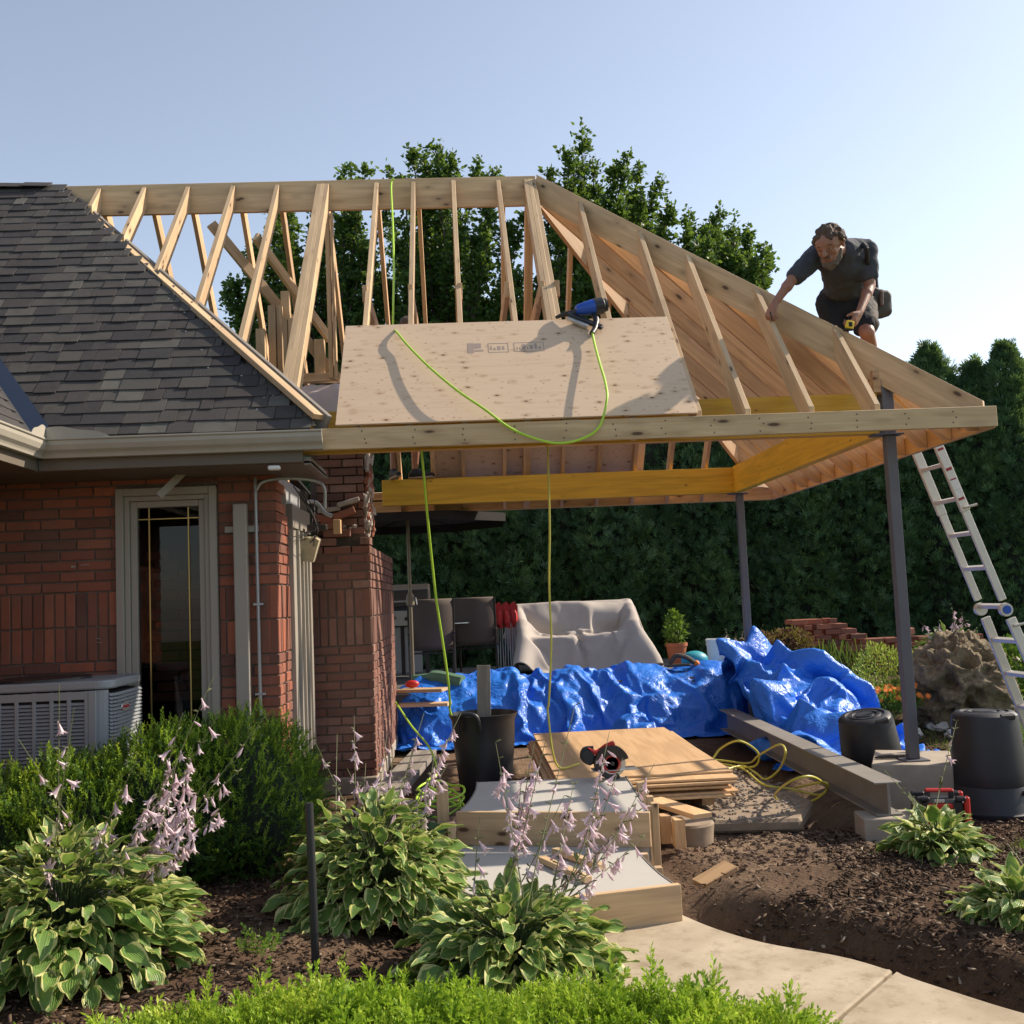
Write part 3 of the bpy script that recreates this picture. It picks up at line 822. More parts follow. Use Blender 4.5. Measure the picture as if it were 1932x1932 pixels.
# side window trims: several tall mouldings stepping out
b = B()
yy = SY[1] + .004
for (wd, out, mt) in ((.13, .035, 0), (.05, .06, 0), (.22, .02, 0), (.03, .05, 0), (.12, .03, 0), (.03, .055, 0), (.22, .012, 0), (.10, .04, 0)):
    b.box2((XC - .05, yy, .45), (XC + out, yy + wd - .003, 2.20 + (.0 if wd < .2 else -.03))); yy += wd
b.build('side_window', M['trim'], house, bevel=.003)
B().box2((XC - .06, SY[1] + .02, 2.22), (XC + .03, SY[2], 2.40)).build('window_header', M['greywood'], house, bevel=.002)
B().box2((XC - .35, SY[1] - .1, 2.405), (XC - .05, SY[2] + .1, 2.62)).build('foil_insulation', simple('foil_wrap', (.55, .56, .58), .35, metal=.4, nz=.2, bump=.4), house, bevel=.01)
# soffit and fascia
B().box2((XL - .5, Y0 + .055, 2.558), (-.98, WY + .3, 2.572)).build('soffit', M['soffit'], house)
B().box2((-2.74, Y0 + .012, 2.56), (-1.03, Y0 + .05, 2.73)).build('eave_fascia', M['soffit'], house, bevel=.003)  # dark brown carries the shade under the gutter in its colour
B().box2((-1.03, Y0 + .055, 2.545), (-.98, WY + .2, 2.60)).build('eave_end_board', M['greywood'], house, bevel=.003)
# gutter profile (out, z)
gp = [(0, 0), (.05, 0), (.055, .018), (.062, .03), (.082, .05), (.095, .082), (.096, .108), (.106, .112), (.106, .124), (.088, .124), (.088, .118), (.078, .085), (.045, .05), (.045, .012), (0, .012)]
GZ = 2.635
def gut(p0, dirv, L, out):
    dirv = Vector(dirv); out = Vector(out)
    b = B(); b.prism([Vector(p0) + out * o_ + Vector((0, 0, z_)) for o_, z_ in gp], dirv * L); return b
gut((-2.745, Y0 + .010, GZ), (1, 0, 0), 1.86, (0, -1, 0)).build('gutter', M['gutter'], house, bevel=.002)
gut((-2.75, Y0 + .01, GZ), (0, -1, 0), 3.2, (1, 0, 0)).build('gutter', M['gutter'], house, bevel=.002)
# splash guards on the inner corner
def guard(o, u, L, h0, h1):
    o = Vector(o); u = Vector(u); pts = []
    for k in range(13):
        t = k / 12; h = h0 * (1 - t ** 3) + .008 * math.sin(t * 9)
        pts.append(o + u * (L * t) + Vector((0, 0, max(.004, h))))
    P = [o] + pts + [o + u * L]
    b = B(); b.prism(P, Vector((u.y, -u.x, 0)) * .004); b.build('splash_guard', M['gutter'], house)
guard((-2.65, Y0 - .085, GZ + .115), (1, 0, 0), .41, .078, .02)
guard((-2.655, Y0 - .09, GZ + .115), (0, -1, 0), .22, .085, .05)
B().box2((-1.26, Y0 + .01, 2.515), (-1.18, Y0 + .06, 2.545)).build('soffit_light', M['white_plastic'], house, bevel=.008)
# old roof
roof = B(); zr = lambda y: ZT + (y - Y0) * SL
def oldhip_x(y): return -.92 - (y - 6.777) / .985
def valley_x(y): return -2.78 - (y - Y0) * 1.0
ye = YR
P = [(-.95, Y0 - .02, zr(Y0 - .02)), (oldhip_x(ye), ye, zr(ye)), (-5.2, ye, zr(ye)), (valley_x(YR), ye, zr(ye)), (-2.78, Y0 - .02, zr(Y0 - .02))]
P = [P[0], P[1], (-5.34, ye, zr(ye)), P[4]]
roof.prism(P, Vector((0, SL, -1)).normalized() * .02 + Vector((0, 0, -.02)))
ro = roof.build('roof', M['underlay'], house)
# back side of the old roof, so that it is closed
B().prism([(-5.34, YR + .03, ZR - .02), (-3.7, YR + .03, ZR - .02), (-1.6, YB, ZT), (-5.34, YB, ZT)], (0, 0, -.03)).build('back_roof_slope', M['underlay'], house)
SM = []
for k in range(4):
    b = B(); b.box((0, .0, 0), (1, .145, .011)); me = b.mesh('shingle_mesh', bevel=.0015)
    for v in me.vertices:
        v.co.y += .004 * noise.noise(v.co * 9 + Vector((k * 5, 0, 0)))
        v.co.z += .003 * noise.noise(v.co * 6 + Vector((k * 3, 4, 0)))
    me.materials.append(M['shingle']); SM.append(me)
ang = math.atan(SL); ct, st_ = math.cos(ang), math.sin(ang)
nsh = 0; exposure = .127; row = 0; jb = B()
s = -.01
while s < (YR - Y0) / ct - .02:
    ymid = Y0 + (s + .07) * ct
    xl = max(valley_x(ymid) + .05, -4.45); xr = oldhip_x(ymid) - .012 + random.uniform(-.03, .03)
    x = xl - random.uniform(0, .1)
    while x < xr - .015:
        wd = random.choice((.10, .14, .18, .22, .27)) + random.uniform(-.02, .02)
        a, e = max(x, xl), min(x + wd, xr)
        x += wd
        if e - a < .03: continue
        nn = Vector((0, -st_, ct)); dn = random.choice((0, 0, .018, .026)) if True else 0
        up = Vector((0, ct, st_))
        c = Vector(((a + e) / 2, Y0, ZT)) + up * (s + .075 - dn * .5) + nn * (.010 + (.004 if dn else 0)) 
        if nsh >= 298:
            jb.box(c, (e - a - .004, .145, .010), Matrix.Rotation(ang - .05, 3, 'X')); continue
        o = bpy.data.objects.new('shingle', SM[random.randrange(4)]); col.objects.link(o); o.parent = ro
        o.location = c; o.rotation_euler = (ang - .055, 0, random.uniform(-.004, .004)); o.scale = (e - a - .004, 1 + dn * 2, 1)
        nsh += 1
    s += exposure; row += 1
print('shingles', nsh)
if jb.v:
    o = jb.build('shingles', M['shingle'], ro); o['kind'] = 'stuff'
# ridge caps
b = B()
for k in range(9):
    x = -4.4 + k * .115
    if x > -3.65: break
    b.box((x, YR - .04, ZR + .012 + .004 * (k % 2)), (.14, .14, .008), Matrix.Rotation(.6, 3, 'X') @ Matrix.Rotation(.03, 3, 'Y'))
b.build('ridge_cap', M['shingle'], ro, bevel=.002)
# nails left along the torn edge
b = B()
for k in range(70):
    t = random.random(); y = 6.8 + t * 2.5; x = oldhip_x(y) - random.uniform(.03, .35)
    b.box((x, y, zr(y) + .022), (.011, .011, .005), Matrix.Rotation(ang, 3, 'X'))
nl = b.build('roofing_nails', M['silver'], ro); nl['kind'] = 'stuff'
# torn edge flashing
B().prism([(-1.02, Y0 + .02, ZT + .022), (-.94, Y0 + .03, ZT + .03), (-.985, Y0 + .11, ZT + .125), (-1.06, Y0 + .10, ZT + .11)], (0, -.002, .003)).build('edge_flashing', M['silver'], ro)
# valley flashing
b = B()
v0 = Vector((-2.80, Y0 - .03, ZT + .018)); v1 = Vector((-5.3, Y0 + 2.5, ZT + 2.5 * SL + .02))
d = (v1 - v0)
b.prism([v0 + Vector((.16, .02, .015)), v0 + Vector((.0, .0, .0)), v1, v1 + Vector((.16, .02, .015))], (0, 0, .004))
b.prism([v0, v0 + Vector((-.05, -.11, .03)), v1 + Vector((-.05, -.11, .03)), v1], (0, 0, .004))
b.prism([v0 + Vector((-.048, -.11, .03)), v0 + Vector((-.05, -.115, .055)), v1 + Vector((-.05, -.115, .055)), v1 + Vector((-.048, -.11, .03))], (.004, 0, 0))
b.build('valley_flashing', simple('blue_black_flashing', (.035, .05, .085), .3, metal=.4, nz=.3, nscale=3), ro)
# wing roof to the left
wr = B(); zw = lambda x: ZT + (-2.73 - x) * SL
wr.prism([(-2.73, 3.4, ZT - .01), (-2.73, Y0 - .03, ZT - .01), (-4.6, Y0 + 1.83, zw(-4.6)), (-4.6, 3.4, zw(-4.6))], (-.02, 0, -.03))
wro = wr.build('wing_roof', M['underlay'], house)
b = B(); s = 0; k = 0
while s < 1.6:
    y = Y0 - .12 + s * ct - (.0); 
    while y > 4.6:
        wd = random.uniform(.15, .32)
        b.box((-2.735 - (s + .07) * ct, y - wd / 2, ZT + (s + .07) * st_ + .006), (.158, wd - .004, .007), Matrix.Rotation(ang - .045, 3, 'Y'))
        y -= wd
    s += exposure
sh = b.build('wing_shingles', M['shingle'], wro); sh['kind'] = 'stuff'
B().box2((XL - .3, 3.4, 0), (XL - .002, WY + .2, 2.56)).build('wing_wall', M['mortar'], house)
B().box2((XL - .3, 3.4, 2.558), (-2.75, Y0 + .05, 2.572)).build('wing_soffit', M['soffit'], house)
B().box2((-2.765, 3.4, 2.56), (-2.745, Y0 + .01, 2.73)).build('wing_fascia', M['soffit'], house)
b = B(); r_ = 0; z = .1
while z < 2.5:
    y = 3.4 + (.12 if r_ % 2 else 0)
    while y < WY - .02: b.box2((XL - .05, y, z), (XL + .004, min(WY - .01, y + .235), z + .065)); y += .245
    z += .075; r_ += 1
wb = b.build('wing_bricks', M['brick'], house); wb['kind'] = 'stuff'
# downspout, conduit, dangling strap
DY = WY - .09
def dvx(px, py, Y): return at(px, py, Y)
a = dvx(451, 950, DY)
B().box2((a.x - .048, DY, .3), (a.x + .048, DY + .065, a.z)).build('downspout', M['trim'], house, bevel=.008, seg=2)
b = B(); b.box2((a.x - .12, DY + .067, a.z - .20), (a.x + .12, DY + .072, a.z - .155)); b.build('downspout_strap', M['trim'], house, bevel=.002)
cx = at(487, 1100, WY - .03).x
pts = [(cx, WY - .03, .3), (cx - .005, WY - .03, 2.36), (cx + .0, WY - .035, 2.44), (cx + .04, WY - .04, 2.50), (cx + .12, WY - .02, 2.525), (XC + .12, WY - .0, 2.53), (XC + .26, WY + .1, 2.52), (XC + .33, WY + .12, 2.47), (XC + .33, WY + .14, 2.32)]
b = B(); b.tube(catmull(pts, 5), .0125, 8); con = b.build('conduit', M['galv'], house, smooth=True)
b = B()
for z in (1.0, 1.63): b.box2((cx - .035, WY - .045, z), (cx + .035, WY - .005, z + .014))
b.build('conduit_clip', M['galv'], con)
a = at(366, 872, WY - .16); c = at(300, 936, WY - .30)
B().beam(a, c, .05, .004, up=(0, 1, .3)).build('dangling_strap', M['trim'], house)
# cables, broken junction box and plaster lumps by the side window
b = B()
for k in range(6):
    p0 = Vector((XC + random.uniform(.0, .2), 7.55 + random.uniform(0, .8), 2.5)); p3 = Vector((XC + random.uniform(.02, .15), 7.5 + random.uniform(0, .9), 2.0 + random.random() * .2))
    mid = (p0 + p3) / 2 + Vector((random.uniform(0, .12), 0, -.12))
    b.tube(catmull([p0, mid + Vector((0, 0, .1)), mid, p3], 5), .004, 5)
b.build('loose_cable', M['strap'], house)
b = B(); b.tube(catmull([(XC + .1, 8.3, 2.45), (XC + .16, 8.35, 2.44), (XC + .22, 8.35, 2.36), (XC + .28, 8.35, 2.33)], 5), .018, 8); b.build('elbow_pipe', M['galv'], house, smooth=True)
b = B(); b.box((XC + .14, 8.5, 2.25), (.16, .12, .05)); b.build('junction_box', M['darkmetal'], house, bevel=.006)
b = B(); b.box((XC + .29, 8.6, 2.26), (.06, .08, .12)); b.build('wood_block', M['plyedge'], house, bevel=.003)
b = B(); b.prism([(XC + .02, 8.15, 1.97), (XC + .15, 8.12, 1.95), (XC + .20, 8.12, 2.12), (XC + .16, 8.15, 2.15), (XC + .06, 8.15, 2.12)], (0, .14, .02)); b.ball((XC + .12, 8.2, 2.14), .04, (1.6, 1, .5), 6, jit=.9)
b.build('broken_trim_end', simple('yellowed_trim', (.42, .36, .24), .6, nz=.4, nscale=20, bump=.4), house, bevel=.01)
# faint marks on the brick face: a whitish smear and splashes, as dried mortar
b = B()
for (px, py, w_, h_) in ((138 / 1, 1052 + 17, .03, .012), (160, 1066, .06, .006), (185, 1205, .03, .005), (188, 1212, .035, .004)):
    p = at(px, py, WY - .008); b.box(p, (w_, .003, h_))
b.build('mortar_splash', M['mortar_light'], fwall)

# ------------------------------------------------------------------ chimney and garden pier
chim = thing('brick_chimney', 'broken brick chimney stack with torn mortar edge under the new roof', 'chimney', (-1.0, 9.1, 0))
PX0, PX1, PY, PYE = XC + .002, -.797, 8.95, 11.72
zb2 = at(650, 1219, PY).z; bnd = ((zb2, zb2 + .245), (zb2 + .245, zb2 + .49))
core = B(); core.box2((PX0, PY + .012, 0), (PX1 - .012, PYE, 2.06)); core.box2((PX0, 9.10, 2.06), (PX1 - .06, 9.6, 3.35))
co = core.build('core', M['mortar'], chim)
def ftop(d):
    if d < .13: return 2.26
    if d < .30: return 2.22 if d < .22 else 2.27
    return 2.15 if d < .40 else 2.20
lay(co, 'ch', (PX0, PY, 0), (1, 0), PX1 - PX0, .15, 2.4, bnd, top=lambda d: 2.22 if d < .16 else (2.28 if d < .34 else (2.15 if d < .42 else 2.22)), proud=.0)
lay(co, 'ch', (PX1, PY + .004, 0), (0, 1), PYE - PY, .15, 2.25, bnd, top=lambda d: 2.22 if d < .3 else 2.15 + .0 * d, joined=lambda d, z: d > 1.1, limit=230)
# upper stack
lay(co, 'ch', (PX0 + .06, 9.06, 0), (1, 0), PX1 - PX0 - .11, 2.22, 3.33, (), limit=297)
# torn side: rough mortar with brick stubs
b = B(); b2 = B()
for k in range(170):
    z = random.uniform(2.2, 3.3); y = random.uniform(9.07, 9.5); s_ = random.uniform(.012, .035)
    (b if random.random() < .62 else b2).ball((PX1 - .055 + random.uniform(0, .05), y, z), s_, (.8, 1.1, random.uniform(1, 2.6)), 5, jit=.9)
t1 = b.build('torn_mortar', M['mortar_light'], chim); t1['kind'] = 'stuff'
t2 = b2.build('brick_stubs', M['brick'], chim); t2['kind'] = 'stuff'
# rubble on the ledge
b = B(); b2 = B()
for k in range(26):
    x = random.uniform(PX0 + .05, PX1 - .12); y = random.uniform(8.98, 9.04)
    (b if k % 2 else b2).ball((x, y, 2.27 + random.uniform(0, .03)), random.uniform(.012, .028), (1.3, 1, .8), 5, jit=.8)
t1 = b.build('ledge_rubble', M['mortar_light'], chim); t1['kind'] = 'stuff'
for (x, z, a_, m_) in ((-1.20, 2.36, .25, 'brick'), (-1.02, 2.40, -.35, 'brick'), (-.98, 2.50, -.28, 'mortar_light'), (-1.15, 2.44, -.1, 'mortar_light'), (-1.13, 2.30, .0, 'brick')):
    bb = B().box((x, 9.0, z), (.20, .09, .062 if m_ == 'brick' else .04), Matrix.Rotation(a_, 3, 'Y') @ Matrix.Rotation(.2, 3, 'Z')); bb.build('loose_brick' if m_ == 'brick' else 'mortar_slab', M[m_], chim, bevel=.006)
B().box2((PX0, 8.9, 0), (PX1 + .01, PYE, .145)).build('concrete_footing', M['concrete'], chim, bevel=.01)
# poly sheeting over the stack top
def polysheet():
    n, m = 34, 26; V = []; 
    for j in range(m):
        for i in range(n):
            u = i / (n - 1); v = j / (m - 1)
            x = -1.62 + u * .86; y = 8.93 + v * .75
            z = 3.58 - .18 * max(0, .25 - v) * 4 * (1 - .3 * u)
            z -= .35 * sst(.12, 0, v) + .10 * sst(.75, 1, u) + .12 * sst(.3, 0, u)
            z += .05 * noise.noise(Vector((u * 3, v * 3, 1))) + .035 * abs(noise.noise(Vector((u * 7, v * 5, 4)))) 
            y += .04 * noise.noise(Vector((u * 5, v * 5, 8)))
            V.append((x, y, float(z)))
    F = [(j * n + i, j * n + i + 1, (j + 1) * n + i + 1, (j + 1) * n + i) for j in range(m - 1) for i in range(n - 1)]
    o = link('poly_sheeting', mesh_np('poly_sheeting', V, F, smooth=True), M['poly'])
    md = o.modifiers.new('t', 'SOLIDIFY'); md.thickness = .004
    tag(o, 'crumpled translucent plastic sheeting draped over the chimney top', 'plastic sheet')
polysheet()
# ------------------------------------------------------------------ cloth tools: real draped sheets, solved once and kept as meshes
def tri(q): return abs((q % 1) - .5) * 4 - 1
def grid_obj(x0, x1, y0, y1, z, step, fz=None):
    xs = np.arange(x0, x1 + 1e-6, step); ys = np.arange(y0, y1 + 1e-6, step); n, m = len(ys), len(xs)
    V = [(float(x), float(y), float(z + (fz(x, y) if fz else 0))) for y in ys for x in xs]
    F = [(j * m + i, j * m + i + 1, (j + 1) * m + i + 1, (j + 1) * m + i) for j in range(n - 1) for i in range(m - 1)]
    me = bpy.data.meshes.new('cloth'); me.from_pydata(V, [], F); o = bpy.data.objects.new('cloth', me); col.objects.link(o); return o
def lumps(balls):
    b = B()
    for q in balls: b.ball(q[:3], 1.0, q[3:6], 14)
    return b.build('lumps', M['dark'])
def drape(name, cloth, colls, shrink, frames, mat, bend=.05, quality=8, self_=True, thick=.003, stiff=40):
    for c_ in colls:
        c_.modifiers.new('c', 'COLLISION'); c_.collision.thickness_outer = .012; c_.collision.cloth_friction = 20
    m = cloth.modifiers.new('cl', 'CLOTH'); s = m.settings
    s.quality = quality; s.mass = .15; s.tension_stiffness = stiff; s.compression_stiffness = stiff; s.shear_stiffness = stiff * .3; s.bending_stiffness = bend
    s.tension_damping = 15; s.compression_damping = 15; s.shear_damping = 10; s.bending_damping = .6; s.air_damping = 2; s.shrink_min = shrink
    cs = m.collision_settings; cs.use_collision = True; cs.distance_min = .01; cs.use_self_collision = self_; cs.self_distance_min = .008; cs.collision_quality = 2
    m.point_cache.frame_start = 1; m.point_cache.frame_end = frames
    for f in range(1, frames + 1): sc.frame_set(f)
    me = bpy.data.meshes.new_from_object(cloth.evaluated_get(bpy.context.evaluated_depsgraph_get()))
    for q in [cloth] + colls: bpy.data.objects.remove(q)
    sc.frame_set(1)
    for p in me.polygons: p.use_smooth = True
    me.name = name; me.materials.clear(); o = link(name, me, mat)
    md = o.modifiers.new('sub', 'SUBSURF'); md.levels = 1; md.render_levels = 1
    md = o.modifiers.new('t', 'SOLIDIFY'); md.thickness = thick
    return o
# ------------------------------------------------------------------ steps and formwork
def form_step(label, pts, z0, z1, cat='concrete step'):
    t = thing('concrete_step', label, cat, (pts[0][0], pts[0][1], z0))
    poly_slab('slab', pts, z0, z1 - .006, M['slab'], t, .004)
    return t
def curve2(P, n=5): return [(p.x, p.y) for p in catmull([(a, b, 0) for a, b in P], n)]
lo_l = curve2([(.02, 6.10), (-.12, 5.98), (-.17, 5.70), (-.13, 5.35), (-.02, 5.08), (.16, 4.90)])
lo_r = curve2([(.965, 5.07), (.93, 5.28), (.905, 5.60), (.90, 5.9)])
low = form_step('lower fresh concrete step with curved sides in timber forms', lo_l + lo_r, .0, .19)
up_l = curve2([(.04, 7.12), (.025, 6.8), (-.02, 6.45), (-.08, 6.15)]); up_r = curve2([(.99, 5.86), (1.01, 6.2), (1.03, 6.6), (1.05, 7.05)])
upp = form_step('upper fresh concrete step with timber front board', up_l + up_r, .0, .37)
def board(parent, a, c, z0, z1, t=.036, mat='lumber', name='form_board', out=None):
    a = Vector((a[0], a[1], 0)); c = Vector((c[0], c[1], 0)); d = (c - a).normalized(); nn = Vector((d.y, -d.x, 0)) * t
    b = B(); b.prism([a + Vector((0, 0, z0)), c + Vector((0, 0, z0)), c + Vector((0, 0, z1)), a + Vector((0, 0, z1))], nn)
    return b.build(name, M[mat], parent, grain=tuple(d), bevel=.002)
board(low, (.16, 4.895), (.985, 5.065), -.03, .193); board(upp, (-.085, 6.145), (1.0, 5.845), .185, .374)
def flex(parent, pts, z0, z1, t=.008, side=1):
    b = B(); n = len(pts)
    for i in range(n - 1):
        a = Vector((*pts[i], 0)); c = Vector((*pts[i + 1], 0)); d = (c - a).normalized(); nn = Vector((d.y, -d.x, 0)) * t * side
        b.prism([a + Vector((0, 0, z0)), c + Vector((0, 0, z0)), c + Vector((0, 0, z1)), a + Vector((0, 0, z1))], nn)
    return b.build('flexible_form', M['greywood'], parent, grain=(1, 0, 0))
flex(low, lo_l, .0, .187, side=-1); flex(low, lo_r, .0, .187, side=1); flex(upp, up_l, .1, .368, side=-1); flex(upp, up_r, .1, .368, side=1)
def stake(parent, x, y, z0, z1, w_=.05, d_=.04, rot=0):
    B().box((x, y, (z0 + z1) / 2), (w_, d_, z1 - z0), Matrix.Rotation(rot, 3, 'Z')).build('stake', M['lumber'], parent, grain=(0, 0, 1), bevel=.002)
stake(upp, -.17, 6.18, 0, .52, .07, .045); stake(upp, -.125, 6.05, 0, .33, .05, .045, .3)
for x, y in ((1.045, 5.95), (1.055, 6.15), (1.06, 6.35), (1.075, 6.6)): stake(upp, x, y, .0, .40, .04, .05)
stake(low, -.22, 5.62, 0, .22, .05, .04); stake(low, -.16, 5.22, 0, .20, .05, .04); stake(low, .955, 5.42, 0, .18, .04, .05); stake(low, .94, 5.75, 0, .17, .04, .04)
stake(low, .02, 4.93, -.03, .16, .04, .05)
def loose_board(label, a, c, wd, th, mat='lumber', cat='board', name='loose_board', up=(0, 0, 1), group=None):
    a = Vector(a); c = Vector(c)
    o = B().beam(a, c, wd, th, up=up).build(name, M[mat], None, grain=tuple(c - a), bevel=.002)
    return tag(o, label, cat, group)
loose_board('short thin stick lying across the lower concrete step, nearer the front board', (.36, 5.62, .205), (.56, 5.16, .205), .045, .03, group='wood sticks lying on the lower step')
loose_board('short thin stick lying across the lower concrete step, nearer the upper step', (.45, 5.78, .205), (.66, 5.38, .205), .045, .03, 'lumber', group='wood sticks lying on the lower step')
p = onz(1310, 1645, .10); q = onz(1378, 1600, .20)
loose_board('bright short board propped on the mulch beside the lower step', (p.x + .02, p.y, gzn(p.x, p.y) + .05), (q.x, q.y + .0, gzn(q.x, q.y) + .13), .14, .025, 'plyedge')
# offcut blocks stacked beside upper step
t = thing('timber_offcuts', 'row of short timber blocks packed beside the upper step', 'timber blocks', (1.3, 6.4, .1))
for k in range(3): B().box((1.14 + .06 * k, 6.62 - .13 * k, .13), (.066, .09, .17)).build('block', M['plyedge'], t, grain=(0, 0, 1), bevel=.002)
B().beam((1.20, 6.85, .235), (1.40, 6.30, .235), .13, .03).build('board', M['plyedge'], t, grain=(0, 1, 0), bevel=.002)
# round footing and rough slab in the dirt
fc_ = onz(1296, 1548, .13)
b = B(); prof = [(.155, -.1), (.165, .05), (.172, .115), (.162, .13), (.0, .13)]; b.lathe([(r_ + .0, z) for r_, z in prof[:-1]], (fc_.x, fc_.y, 0), 30)
o = b.build('round_footing', M['footing'], None, smooth=True); tag(o, 'round concrete pier footing half buried in the dirt', 'concrete footing')
b = B(); b.prism([(1.35, 6.85, 0), (2.15, 6.75, 0), (2.42, 7.3, 0), (2.30, 8.3, 0), (2.1, 9.2, 0), (1.2, 9.2, 0), (1.25, 7.6, 0)], (0, 0, .085))
me = b.mesh('rough_footing_slab', bevel=.02)
o = link('rough_footing_slab', me, simple('rough_old_concrete', (.25, .19, .135), .95, nz=.5, nscale=14, bump=.9)); tag(o, 'rough edged old concrete pad in the dirt under the air hose', 'concrete pad')
# gravelly lumps on the pad
def rubble(name, label, cx, cy, rx, ry, n, s0, s1, mat, zoff=0.0, kind='stuff', cat='rubble', zf_=None):
    b = B()
    for k in range(n):
        a = random.random() * 6.283; rr = math.sqrt(random.random()); x = cx + math.cos(a) * rr * rx; y = cy + math.sin(a) * rr * ry
        s_ = random.uniform(s0, s1); z = (gzn(x, y) if zf_ is None else zf_) + zoff
        b.ball((x, y, z + s_ * .25), s_, (random.uniform(.8, 1.6), random.uniform(.8, 1.4), random.uniform(.5, .9)), 4, jit=.8)
    o = b.build(name, mat, None); o['kind'] = kind
    if kind == 'stuff': o['label'] = label; o['category'] = cat
    return o
rubble('gravel', 'loose gravel scattered on the old concrete pad', 1.85, 7.9, .55, 1.2, 900, .004, .014, M['stone'] if False else simple('pebble', (.27, .23, .19), .9, nz=.5, nscale=2), .0, zf_=.087)
rubble('gravel', 'loose soil clods and stones on the bare dirt', 1.9, 6.3, .75, .45, 420, .005, .02, simple('clod', (.14, .09, .06), .95, nz=.5, nscale=2))
rubble('rubble', 'brick rubble and dirt between the grey plank and the bucket', -.35, 7.7, .33, .9, 300, .02, .055, simple('brick_rubble', (.20, .13, .10), .95, nz=.6, nscale=3), .0)

# piers for post and beam
m_ = Matrix.Rotation(R(-24), 3, 'Z')
o = B().box((3.20, 7.41, .10), (.53, .66, .46), m_).build('post_footing', M['concrete'], None, bevel=.006); tag(o, 'square concrete footing block under the front steel post', 'footing block')
o = B().box((2.60, 6.46, .02), (.34, .26, .26), Matrix.Rotation(R(-8), 3, 'Z')).build('footing_block', M['concrete'], None, bevel=.006); tag(o, 'small concrete block under the near end of the steel beam', 'footing block')
b = B()
for k in range(16):
    a = onz(1655, 1432, .335) + Vector((random.uniform(-.01, .03), random.uniform(-.02, .06), random.uniform(0, .012))); c = a + Vector((random.uniform(.16, .24), random.uniform(-.05, .01), 0))
    b.tube([a, c], .003, 4)
o = b.build('welding_rods', M['darkmetal'], None); tag(o, 'handful of dark rods lying on the footing block', 'rods', kind='stuff')
# I beam
ba, bc = Vector((2.60, 6.40, .0)), Vector((2.70, 10.7, .0)); d = (bc - ba).normalized(); s_ = Vector((d.y, -d.x, 0))
def ib(z0):
    hw, h, tf, tw = .085, .205, .011, .008
    P = [(-hw, 0), (hw, 0), (hw, tf), (tw, tf), (tw, h - tf), (hw, h - tf), (hw, h), (-hw, h), (-hw, h - tf), (-tw, h - tf), (-tw, tf), (-hw, tf)]
    b = B(); b.prism([ba + s_ * x + Vector((0, 0, z0 + z)) for x, z in P], bc - ba); return b
o = ib(.152).build('steel_beam', M['ibeam'], None, bevel=.0015); tag(o, 'long steel I beam lying on a concrete block beside the tarp', 'steel beam')

# ------------------------------------------------------------------ plywood stack with saw
zt_ = .20; stack = []
for k in range(9):
    dx = random.uniform(-.05, .06); dy = random.uniform(-.10, .05); rz = random.uniform(-.022, .022)
    if k == 8: dx, dy, rz = .03, .12, .0
    c = Vector((1.17 + dx, 8.22 + dy, zt_ + .0075)); 
    b = B(); b.box(c, (1.22, 2.44, .015), Matrix.Rotation(rz, 3, 'Z')); zt_ += .0162 + (.004 if k in (3, 6) else 0)
    o = b.build('plywood_sheet', M['plyedge'], None, grain=(0, 1, 0), bevel=.0015)
    nm = 'orange plywood sheet in the stack under the saw'
    tag(o, ('lowest', 'second lowest', 'third from lowest', 'fourth from lowest', 'middle', 'fourth from top', 'third from top', 'second from top', 'topmost')[k] + ' orange plywood sheet of the stack behind the upper step', 'plywood sheet', 'plywood sheets stacked behind the steps')
for (x, lab) in ((.75, 'timber bearer under the stacked plywood, nearer the bucket'), (1.6, 'timber bearer under the stacked plywood, nearer the hose')):
    o = B().box2((x, 7.2, .11), (x + .09, 9.3, .199)).build('bearer', M['lumber'], None, grain=(0, 1, 0), bevel=.002); tag(o, lab, 'timber')
# circular saw
sx = onz(1150, 1455, .375); S0 = Vector((.80, 7.02, .40))
S0 = at(1150, 1438, 6.98)
saw = thing('circular_saw', 'red and black circular saw standing on the upper step by the plywood', 'circular saw', tuple(S0))
fy = Vector((0, -1, 0)); RX = Matrix.Rotation(R(90), 3, 'X')
b = B(); b.lathe([(.018, -.001), (.092, -.001), (.092, .001), (.018, .001)], S0 + Vector((.012, -.03, -.005)), 40, RX); b.build('blade', M['blade'], saw, smooth=False)
b = B(); b.lathe([(.038, 0), (.045, 0), (.045, .0006), (.038, .0006)], S0 + Vector((.012, -.0318, -.005)), 30, RX); b.lathe([(.060, 0), (.064, 0), (.064, .0006), (.060, .0006)], S0 + Vector((.012, -.0318, -.005)), 30, RX); b.build('blade_print', M['red_plastic'], saw)
b = B(); b.lathe([(0.001, 0), (.016, 0), (.016, .012), (.008, .018)], S0 + Vector((.012, -.03, -.005)), 14, RX); b.build('arbor_bolt', M['darkmetal'], saw)
def sector(r0, r1, a0, a1, c, y0, y1, n=18):
    b = B(); P = []
    for k in range(n + 1):
        a = a0 + (a1 - a0) * k / n; P.append(Vector((c.x + r1 * math.cos(a), y0, c.z + r1 * math.sin(a))))
    for k in range(n, -1, -1):
        a = a0 + (a1 - a0) * k / n; P.append(Vector((c.x + r0 * math.cos(a), y0, c.z + r0 * math.sin(a))))
    b.prism(P, (0, y1 - y0, 0)); return b
cc = S0 + Vector((.012, 0, -.005))
sector(.055, .118, R(15), R(200), cc, S0.y - .045, S0.y + .03).build('upper_guard', M['darkmetal'], saw, bevel=.003)
sector(.070, .106, R(200), R(300), cc, S0.y - .040, S0.y - .01).build('lower_guard', M['black_plastic'], saw, bevel=.002)
